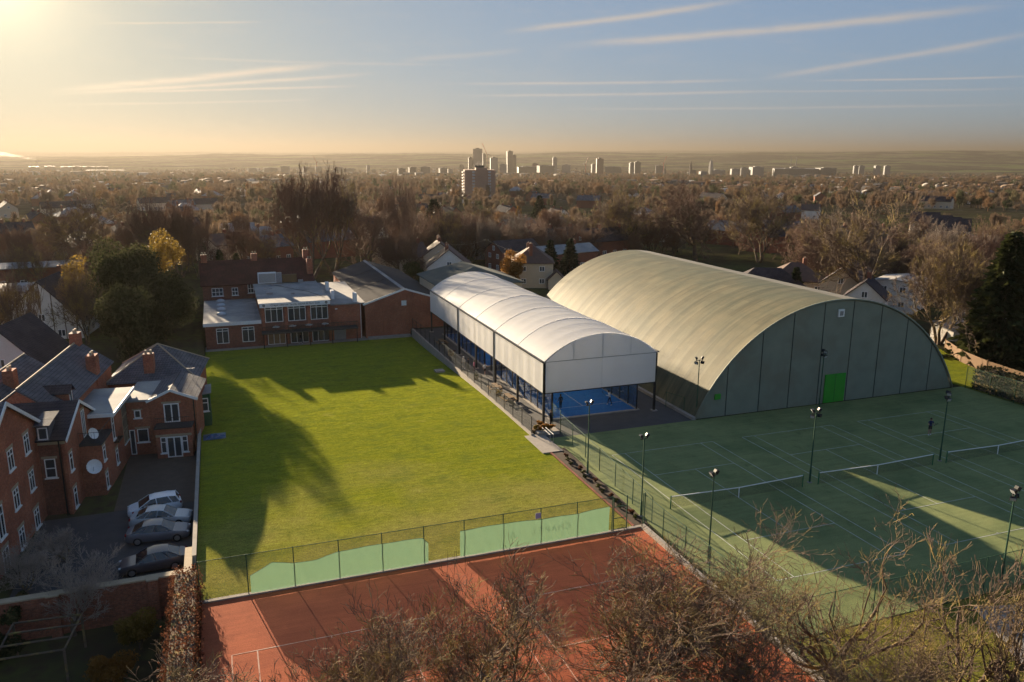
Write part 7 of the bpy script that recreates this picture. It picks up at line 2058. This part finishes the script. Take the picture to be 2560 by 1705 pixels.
BC = {'g': ((0.061, 0.061, 0.065), (0.036, 0.037, 0.040)), 'p': ((0.122, 0.124, 0.128), (0.065, 0.067, 0.072)), 'w': ((0.144, 0.140, 0.137), (0.101, 0.104, 0.112)), 'b': ((0.072, 0.052, 0.043), (0.043, 0.036, 0.033)), 'd': ((0.029, 0.029, 0.032), (0.019, 0.020, 0.022)), 'r': ((0.180, 0.065, 0.043), (0.086, 0.050, 0.043)), 'o': ((0.158, 0.086, 0.054), (0.094, 0.058, 0.040))}
BM = {k: block_mat('block_' + k, a, b_, 3.2, 4.0) for k, (a, b_) in BC.items()}
CW = {'g': 'grey', 'p': 'pale grey', 'w': 'white', 'b': 'brown', 'd': 'dark', 'r': 'red', 'o': 'orange-brown'}
GW = {'left': 'in the hazy skyline at left', 'midleft': 'above the tallest bare trees', 'grey': 'in the grey skyline cluster', 'downtown': 'in the tall downtown cluster', 'centre': 'right of the tall downtown cluster', 'right': 'in the skyline above the dome end'}
ORD = 'first second third fourth fifth sixth seventh eighth ninth tenth eleventh twelfth thirteenth fourteenth fifteenth'.split()
cnt = {}
CITY.sort(key=lambda q: (q[0], q[3] / q[4]))
for g_, kind, c, x, y, w_, dep, z0, z1 in CITY:
    cnt[g_] = cnt.get(g_, 0) + 1
    o = thing(kind, '%s %s, %s from the left %s' % (CW[c], kind.replace('_', ' '), ORD[cnt[g_] - 1], GW[g_]), kind.replace('_', ' '), (x, y, z0), 'city skyline')
    a = math.atan2(x + 33, y + 50) * 0.6 + (cnt[g_] % 3 - 1) * 0.18
    ca, sa = math.cos(a), math.sin(a)
    q2 = lambda p, q: (x + p * ca + q * sa, y - p * sa + q * ca)
    W = w_ / 2 * 0.94
    def rbox(a0, a1, b0, b1, za, zb): return MB().prism([q2(a0, b0), q2(a1, b0), q2(a1, b1), q2(a0, b1)], za, zb)
    pl = max(1.5, min(4.0, (z1 - z0) * 0.06))
    rbox(-W, W, 0, dep, z0, z1 - pl).build('wall', BM[c], o)
    rbox(-W * 0.5, W * 0.35, dep * 0.2, dep * 0.7, z1 - pl, z1).build('plant_room', BM['g' if c != 'd' else 'd'], o)
    rbox(-W - 0.4, W + 0.4, -0.4, dep + 0.4, z1 - pl - 0.01, z1 - pl + 0.9).build('parapet', BM[c], o)
# landmarks
M['portland'] = material('portland', (0.28, 0.265, 0.24), (0.24, 0.23, 0.21), 0.05, 0.8)
pk = thing('clock_tower', 'pale stepped clock tower in the skyline above the dome ridge', 'clock tower', (1731, 2580, -64))
for k, (w_, za, zb) in enumerate(((12, -64, -10), (9.5, -10, -3), (7, -3, 1))):
    MB().box(1731 - w_ / 2, 1731 + w_ / 2, 2580 - w_ / 2, 2580 + w_ / 2, za, zb).build('stage', M['portland'], pk)
MB().lathe((1731, 2580, 1), [(4.6, 0), (0.3, 6.5)], 4).build('pyramid_roof', M['portland'], pk)
for (x, y, zt, lab) in ((1603, 2517, 4, 'dark twin-pinnacled church spire left of the pale clock tower'), (1566, 2636, -13, 'small dark church spire left of the twin-pinnacled spire')):
    sp_ = thing('church_spire', lab, 'church', (x, y, -62), 'church spires')
    MB().box(x - 4, x + 4, y - 4, y + 4, -64, zt - 24).build('tower', M['slate_dark'], sp_)
    MB().lathe((x, y, zt - 24), [(5.0, 0), (0.2, 24)], 8).build('spire', M['slate_dark'], sp_)
    MB().box(x + 4.02, x + 22, y - 5, y + 6, -64, zt - 34).build('nave', M['slate_dark'], sp_)
def crane(x, y, g_, zt, lab, hd):
    c_ = thing('tower_crane', lab, 'crane', (x, y, g_), 'tower cranes')
    zm = g_ + (zt - g_) * 0.66
    MB().box(x - 1.0, x + 1.0, y - 1.0, y + 1.0, g_, zm).build('mast', M['red_lens'], c_)
    MB().bar((x, y, zm), (x + hd * (zt - zm) * 0.45, y, zt), 1.1, 4).build('jib', M['red_lens'], c_)
    MB().bar((x, y, zm), (x - hd * 9, y, zm + 3), 1.1, 4).build('counter_jib', M['red_lens'], c_)
    MB().box(x - hd * 9 - 2, x - hd * 9 + 2, y - 1.5, y + 1.5, zm, zm + 3.5).build('counterweight', M['concrete'], c_)
crane(371, 3410, -70, 13, 'red tower crane above the bare trees', -1)
crane(1040, 3177, -71, 65, 'red tower crane over the tall cluster', -1)
crane(1376, 2930, -65, 11, 'thin tower crane left of the orange-brown tower', 1)
crane(1724, 2913, -68, 16, 'thin tower crane right of the orange-brown tower', 1)
ch = thing('factory_chimney', 'thin factory chimney trailing a white plume at the left horizon', 'chimney', (-841, 4505, -72))
MB().lathe((-841, 4505, -74), [(3.2, 0), (2.0, 57)], 10).build('stack', M['concrete'], ch)
for (x, y, zt, lab) in ((2425, 2984, 15, 'left of two thin pale stacks above the dome end'), (2447, 2975, 13.5, 'right of two thin pale stacks above the dome end')):
    s_ = thing('boiler_stack', lab, 'chimney', (x, y, -72), 'boiler stacks')
    MB().lathe((x, y, -74), [(2.0, 0), (1.5, zt + 74)], 10).build('stack', M['portland'], s_)
    MB().lathe((x, y, zt - 0.5), [(1.9, 0), (1.9, 1.2)], 10).build('rim', M['concrete'], s_)
ms = thing('transmitter_mast', 'thin transmitter mast on the far ridge', 'mast', (6878, 9495, 60))
MB().tube([(6878, 9495, -10), (6878, 9495, 110), (6878, 9495, 165)], [4.5, 3.5, 1.5], 6).build('mast', M['concrete'], ms)
MB().box(6870, 6886, 9487, 9503, 105, 112).build('platform', M['concrete'], ms)
# plume: a drifting closed volume of thin white smoke
mt = bpy.data.materials.new('smoke'); mt.use_nodes = True
t = NT(mt.node_tree)
pv = t.n('ShaderNodeVolumePrincipled', Density=0.0035, Anisotropy=0.7); pv.inputs['Color'].default_value = (0.95, 0.93, 0.9, 1)
t.n('ShaderNodeOutputMaterial', Volume=pv.outputs[0])
m = MB(); N = 14
m.tube([(-841 - 13 * i, 4505 + 4 * i, -16 + 3.0 * i ** 0.9 + 1.5 * math.sin(i * 1.3)) for i in range(N)], [2.0 + 0.75 * i for i in range(N)], 8)
o = m.build('smoke_plume', mt, None, smooth=True)
tag(o, 'white smoke plume drifting left from the factory chimney', 'smoke', None, 'stuff')

# ------------------------------------------------------------------ far trees
M['twig_far'] = None
mt = bpy.data.materials.new('twig_far'); mt.use_nodes = True
t = NT(mt.node_tree)
inf = t.n('ShaderNodeObjectInfo').outputs['Random']
cr = t.n('ShaderNodeValToRGB', i0=inf)
el_ = cr.color_ramp.elements
el_[0].position = 0.0; el_[0].color = (0.135, 0.098, 0.072, 1); el_[1].position = 1.0; el_[1].color = (0.045, 0.055, 0.028, 1)
for p_, c in ((0.3, (0.165, 0.112, 0.075)), (0.55, (0.115, 0.088, 0.068)), (0.72, (0.20, 0.115, 0.06)), (0.82, (0.13, 0.11, 0.065)), (0.9, (0.07, 0.075, 0.04))):
    e_ = el_.new(p_); e_.color = (*c, 1)
d_ = t.n('ShaderNodeBsdfPrincipled', Roughness=0.95); t.put(d_.inputs['Base Color'], cr.outputs[0]); d_.inputs['Specular IOR Level'].default_value = 0.05
tl = t.n('ShaderNodeBsdfTranslucent', Color=cr.outputs[0])
mx = t.n('ShaderNodeMixShader', i0=0.3, i1=d_.outputs[0], i2=tl.outputs[0])
t.n('ShaderNodeOutputMaterial', Surface=mx.outputs[0])
M['twig_far'] = mt
def far_tree_mesh(seed, n, upright=False):
    """fuzzy bare crown: slender upward-sweeping twig faces through an uneven dome, on a short trunk"""
    rg = np.random.default_rng(seed)
    C_, Rd = clump_set(3.4 if not upright else 2.2, 3.4 if not upright else 2.2, 3.6, 2.0, 9, seed, 0.35, 0.6)
    C_ = np.array(C_); Rd = np.array(Rd)
    pick = rg.integers(0, len(C_), n); d = rg.normal(size=(n, 3)); d /= np.linalg.norm(d, axis=1, keepdims=True)
    P = C_[pick] + d * Rd[pick] * (rg.random(n) ** 0.4)[:, None]
    root = np.stack([P[:, 0] * 0.25, P[:, 1] * 0.25, np.full(n, 1.5)], 1)
    out = P - root; out /= np.linalg.norm(out, axis=1, keepdims=True)
    out += rg.normal(size=(n, 3)) * 0.28; out /= np.linalg.norm(out, axis=1, keepdims=True)
    side = np.cross(out, rg.normal(size=(n, 3))); side /= np.linalg.norm(side, axis=1, keepdims=True)
    ln = rg.uniform(0.5, 1.3, n)[:, None]; wd = rg.uniform(0.05, 0.13, n)[:, None]
    V = np.stack([P - out * ln - side * wd, P - out * ln + side * wd, P + out * ln * 0.8], 1).reshape(-1, 3)
    F = np.arange(3 * n).reshape(n, 3)
    tv, tf = prisms([(0, 0, -0.5)], [(0, 0, 4.0)], [0.3], [0.14], 5)
    k = len(V); V = np.concatenate([V, tv]); tf3 = np.concatenate([tf[:, [0, 1, 2]], tf[:, [0, 2, 3]]]) + k
    o = np_mesh('far_tree', V, np.concatenate([F, tf3]), M['twig_far'])
    me = o.data; bpy.data.objects.remove(o)
    return me
FT = [far_tree_mesh(500 + k, 620, k == 2) for k in range(4)]
rd = random.Random(5)
TW = [('beyond the round tree at the left edge', -14, -6), ('beyond the poplars left of the clubhouse', -6, 0), ('beyond the clubhouse roof', 0, 6), ('beyond the gym hall', 6, 12), ('beyond the white gabled house', 12, 18), ('beyond the far end of the dome', 18, 26), ('beyond the dome ridge', 26, 34), ('beyond the big forked tree', 34, 42), ('beyond the green field and far car park', 42, 56)]
DW = ((210, 'nearest'), (280, 'middle'), (1e9, 'farther'))
cand = []
tries = 0
while len(cand) < 9000 and tries < 90000:
    tries += 1
    azd = rd.uniform(-14, 56); dist = 150 + 4200 * rd.random() ** 1.5
    a = R(azd); x = -33 + dist * math.sin(a); y = -50 + dist * math.cos(a)
    if y < 118 and x < 62: continue
    if x > 60 and y < 75 and x < 100: continue
    if (150 < x < 250 and 100 < y < 196): continue
    dens = fbm(x / 120.0, y / 120.0, 51)
    if dens < ((0.10 if azd < 12 else -0.16) if dist < 550 else -0.10) and dist < 1500: continue
    if azd < 3 and dist < 330 and rd.random() < 0.55: continue
    if any((x - p[0]) ** 2 + (y - p[1]) ** 2 < 6.5 ** 2 for p in placed if abs(x - p[0]) < 7): continue
    if (x - 178) ** 2 + (y - 603) ** 2 < 22 ** 2: continue
    cand.append((dist, azd, x, y, rd.uniform(0.55, 1.1) * (1.0 if dist < 600 else 1.1 + dist / 3500.0), rd.uniform(0, 6.28), rd.randrange(4)))
cand.sort()
for dist, azd, x, y, sc, rz, k in cand[:240]:
    ar = [q for q in TW if q[1] <= azd < q[2]][0][0]
    lab = 'brown leafless tree in the ' + [q[1] for q in DW if dist < q[0]][0] + ' belt ' + ar
    hh_ = 11.5 * sc * rd.uniform(0.85, 1.35)
    bare(('round', 'multi', 'bushy', 'up')[k], x, y, hh_, hh_ * rd.uniform(0.65, 0.95) * (0.6 if k == 3 else 1), lab, lab, rz, rd.choice(('twig', 'twig_red', 'twig_red', 'twig_pale')))
# the rest of the woodland: one mass
rest = cand[240:]
pm = bpy.data.meshes.new('woodland'); pm.from_pydata([(x, y, terr(x, y) - 0.3) for _, _, x, y, _, _, _ in rest], [], [])
at_s = pm.attributes.new('sc', 'FLOAT', 'POINT'); at_s.data.foreach_set('value', [q[4] for q in rest])
at_r = pm.attributes.new('rz', 'FLOAT', 'POINT'); at_r.data.foreach_set('value', [q[5] for q in rest])
wo = bpy.data.objects.new('woodland', pm); COL.objects.link(wo)
tag(wo, 'brown leafless woodland spreading from the suburb to the city', 'woodland', None, 'stuff')
tc_ = bpy.data.collections.new('woodland_trees')
for k, me in enumerate(FT):
    tc_.objects.link(bpy.data.objects.new('woodland_tree_%d' % k, me))
ng = bpy.data.node_groups.new('woodland', 'GeometryNodeTree')
ng.interface.new_socket('Geometry', in_out='INPUT', socket_type='NodeSocketGeometry'); ng.interface.new_socket('Geometry', in_out='OUTPUT', socket_type='NodeSocketGeometry')
gi = ng.nodes.new('NodeGroupInput'); go = ng.nodes.new('NodeGroupOutput')
ip = ng.nodes.new('GeometryNodeInstanceOnPoints'); ci_ = ng.nodes.new('GeometryNodeCollectionInfo')
ci_.inputs['Collection'].default_value = tc_; ci_.inputs['Separate Children'].default_value = True; ci_.inputs['Reset Children'].default_value = True
ip.inputs['Pick Instance'].default_value = True
na = ng.nodes.new('GeometryNodeInputNamedAttribute'); na.data_type = 'FLOAT'; na.inputs['Name'].default_value = 'sc'
nb = ng.nodes.new('GeometryNodeInputNamedAttribute'); nb.data_type = 'FLOAT'; nb.inputs['Name'].default_value = 'rz'
cx = ng.nodes.new('ShaderNodeCombineXYZ')
ng.links.new(gi.outputs[0], ip.inputs['Points']); ng.links.new(ci_.outputs[0], ip.inputs['Instance'])
ng.links.new(na.outputs[0], ip.inputs['Scale']); ng.links.new(nb.outputs[0], cx.inputs[2]); ng.links.new(cx.outputs[0], ip.inputs['Rotation'])
ng.links.new(ip.outputs[0], go.inputs[0])
wo.modifiers.new('woodland', 'NODES').node_group = ng

# low-rise town beyond the countable houses: one mass of small pitched and flat blocks
rg = np.random.default_rng(88)
N = 3200
azt = np.radians(rg.uniform(-14, 56, N)); dt = 900 + 3600 * rg.random(N) ** 1.1
X = -33 + dt * np.sin(azt); Y = -50 + dt * np.cos(azt); Zg = terrain(X, Y)
keep = np.array([fbm(x / 300.0, y / 300.0, 71) for x, y in zip(X, Y)]) > -0.12
X, Y, Zg, dt = X[keep], Y[keep], Zg[keep], dt[keep]; N = len(X)
w2 = rg.uniform(4, 11, N) * (1 + (dt > 2300) * rg.random(N) * 1.6); d2 = rg.uniform(3.5, 6, N) * (1 + (dt > 2300) * rg.random(N)); hh = rg.uniform(4, 7, N) * (1 + (dt > 2300) * rg.random(N) * 1.2); hr_ = hh + rg.uniform(0.3, 3.0, N)
an = rg.choice([0.35, 0.35 + 1.571, 0.9, 0.9 + 1.571], N) + rg.normal(0, 0.08, N); ca, sa = np.cos(an), np.sin(an)
loc8 = np.stack([np.stack([sx * w2, sy * d2, zz], 1) for sx, sy, zz in ((-1, -1, -3 + 0 * hh), (1, -1, -3 + 0 * hh), (1, 1, -3 + 0 * hh), (-1, 1, -3 + 0 * hh), (-1, -1, hh), (1, -1, hh), (1, 1, hh), (-1, 1, hh), (-1, 0, hr_), (1, 0, hr_))], 1)
Vt = np.empty_like(loc8); Vt[..., 0] = X[:, None] + loc8[..., 0] * ca[:, None] - loc8[..., 1] * sa[:, None]; Vt[..., 1] = Y[:, None] + loc8[..., 0] * sa[:, None] + loc8[..., 1] * ca[:, None]; Vt[..., 2] = Zg[:, None] + loc8[..., 2]
wall_f = np.array([(0, 1, 5, 4), (1, 2, 6, 5), (2, 3, 7, 6), (3, 0, 4, 7), (4, 5, 9, 8), (6, 7, 8, 9)])
Ft = (np.arange(N) * 10)[:, None, None] + wall_f[None]
mt = bpy.data.materials.new('town_block'); mt.use_nodes = True
t = NT(mt.node_tree)
pos = t.n('ShaderNodeNewGeometry')
rnd = t.n('ShaderNodeTexWhiteNoise', _noise_dimensions='2D', Vector=t.vm('SNAP', pos.outputs['Position'], (24, 24, 24)))
crp = t.n('ShaderNodeValToRGB', i0=rnd.outputs[0]); crp.color_ramp.interpolation = 'CONSTANT'
crp.color_ramp.elements[0].color = (0.12, 0.07, 0.05, 1); crp.color_ramp.elements[1].position = 0.85; crp.color_ramp.elements[1].color = (0.35, 0.33, 0.30, 1)
e_ = crp.color_ramp.elements.new(0.4); e_.color = (0.075, 0.07, 0.07, 1); e_ = crp.color_ramp.elements.new(0.65); e_.color = (0.16, 0.12, 0.09, 1)
b = t.n('ShaderNodeBsdfPrincipled', Roughness=1.0); t.put(b.inputs['Base Color'], crp.outputs[0]); b.inputs['Specular IOR Level'].default_value = 0.05
t.n('ShaderNodeOutputMaterial', Surface=b.outputs[0])
tag(np_mesh('distant_town', Vt.reshape(-1, 3), Ft.reshape(-1, 4), mt), 'hazy low-rise town spreading round the city towers', 'town', None, 'stuff')
HAZE = 0.000125

# ------------------------------------------------------------------ haze
mt = bpy.data.materials.new('haze'); mt.use_nodes = True
t = NT(mt.node_tree)
pv = t.n('ShaderNodeVolumePrincipled', Density=HAZE, Anisotropy=0.45)
pv.inputs['Color'].default_value = (0.150, 0.136, 0.118, 1)
t.n('ShaderNodeOutputMaterial', Volume=pv.outputs[0])
hz = MB().box(float(gx[0]) - 60, float(gx[-1]) + 60, float(gy[0]) - 60, float(gy[-1]) + 60, float(GZ.min()) - 2, max(175.0, float(GZ.max()) + 12)).build('haze', mt)
tag(hz, 'thin warm haze over the city and hills', None, None, 'stuff')
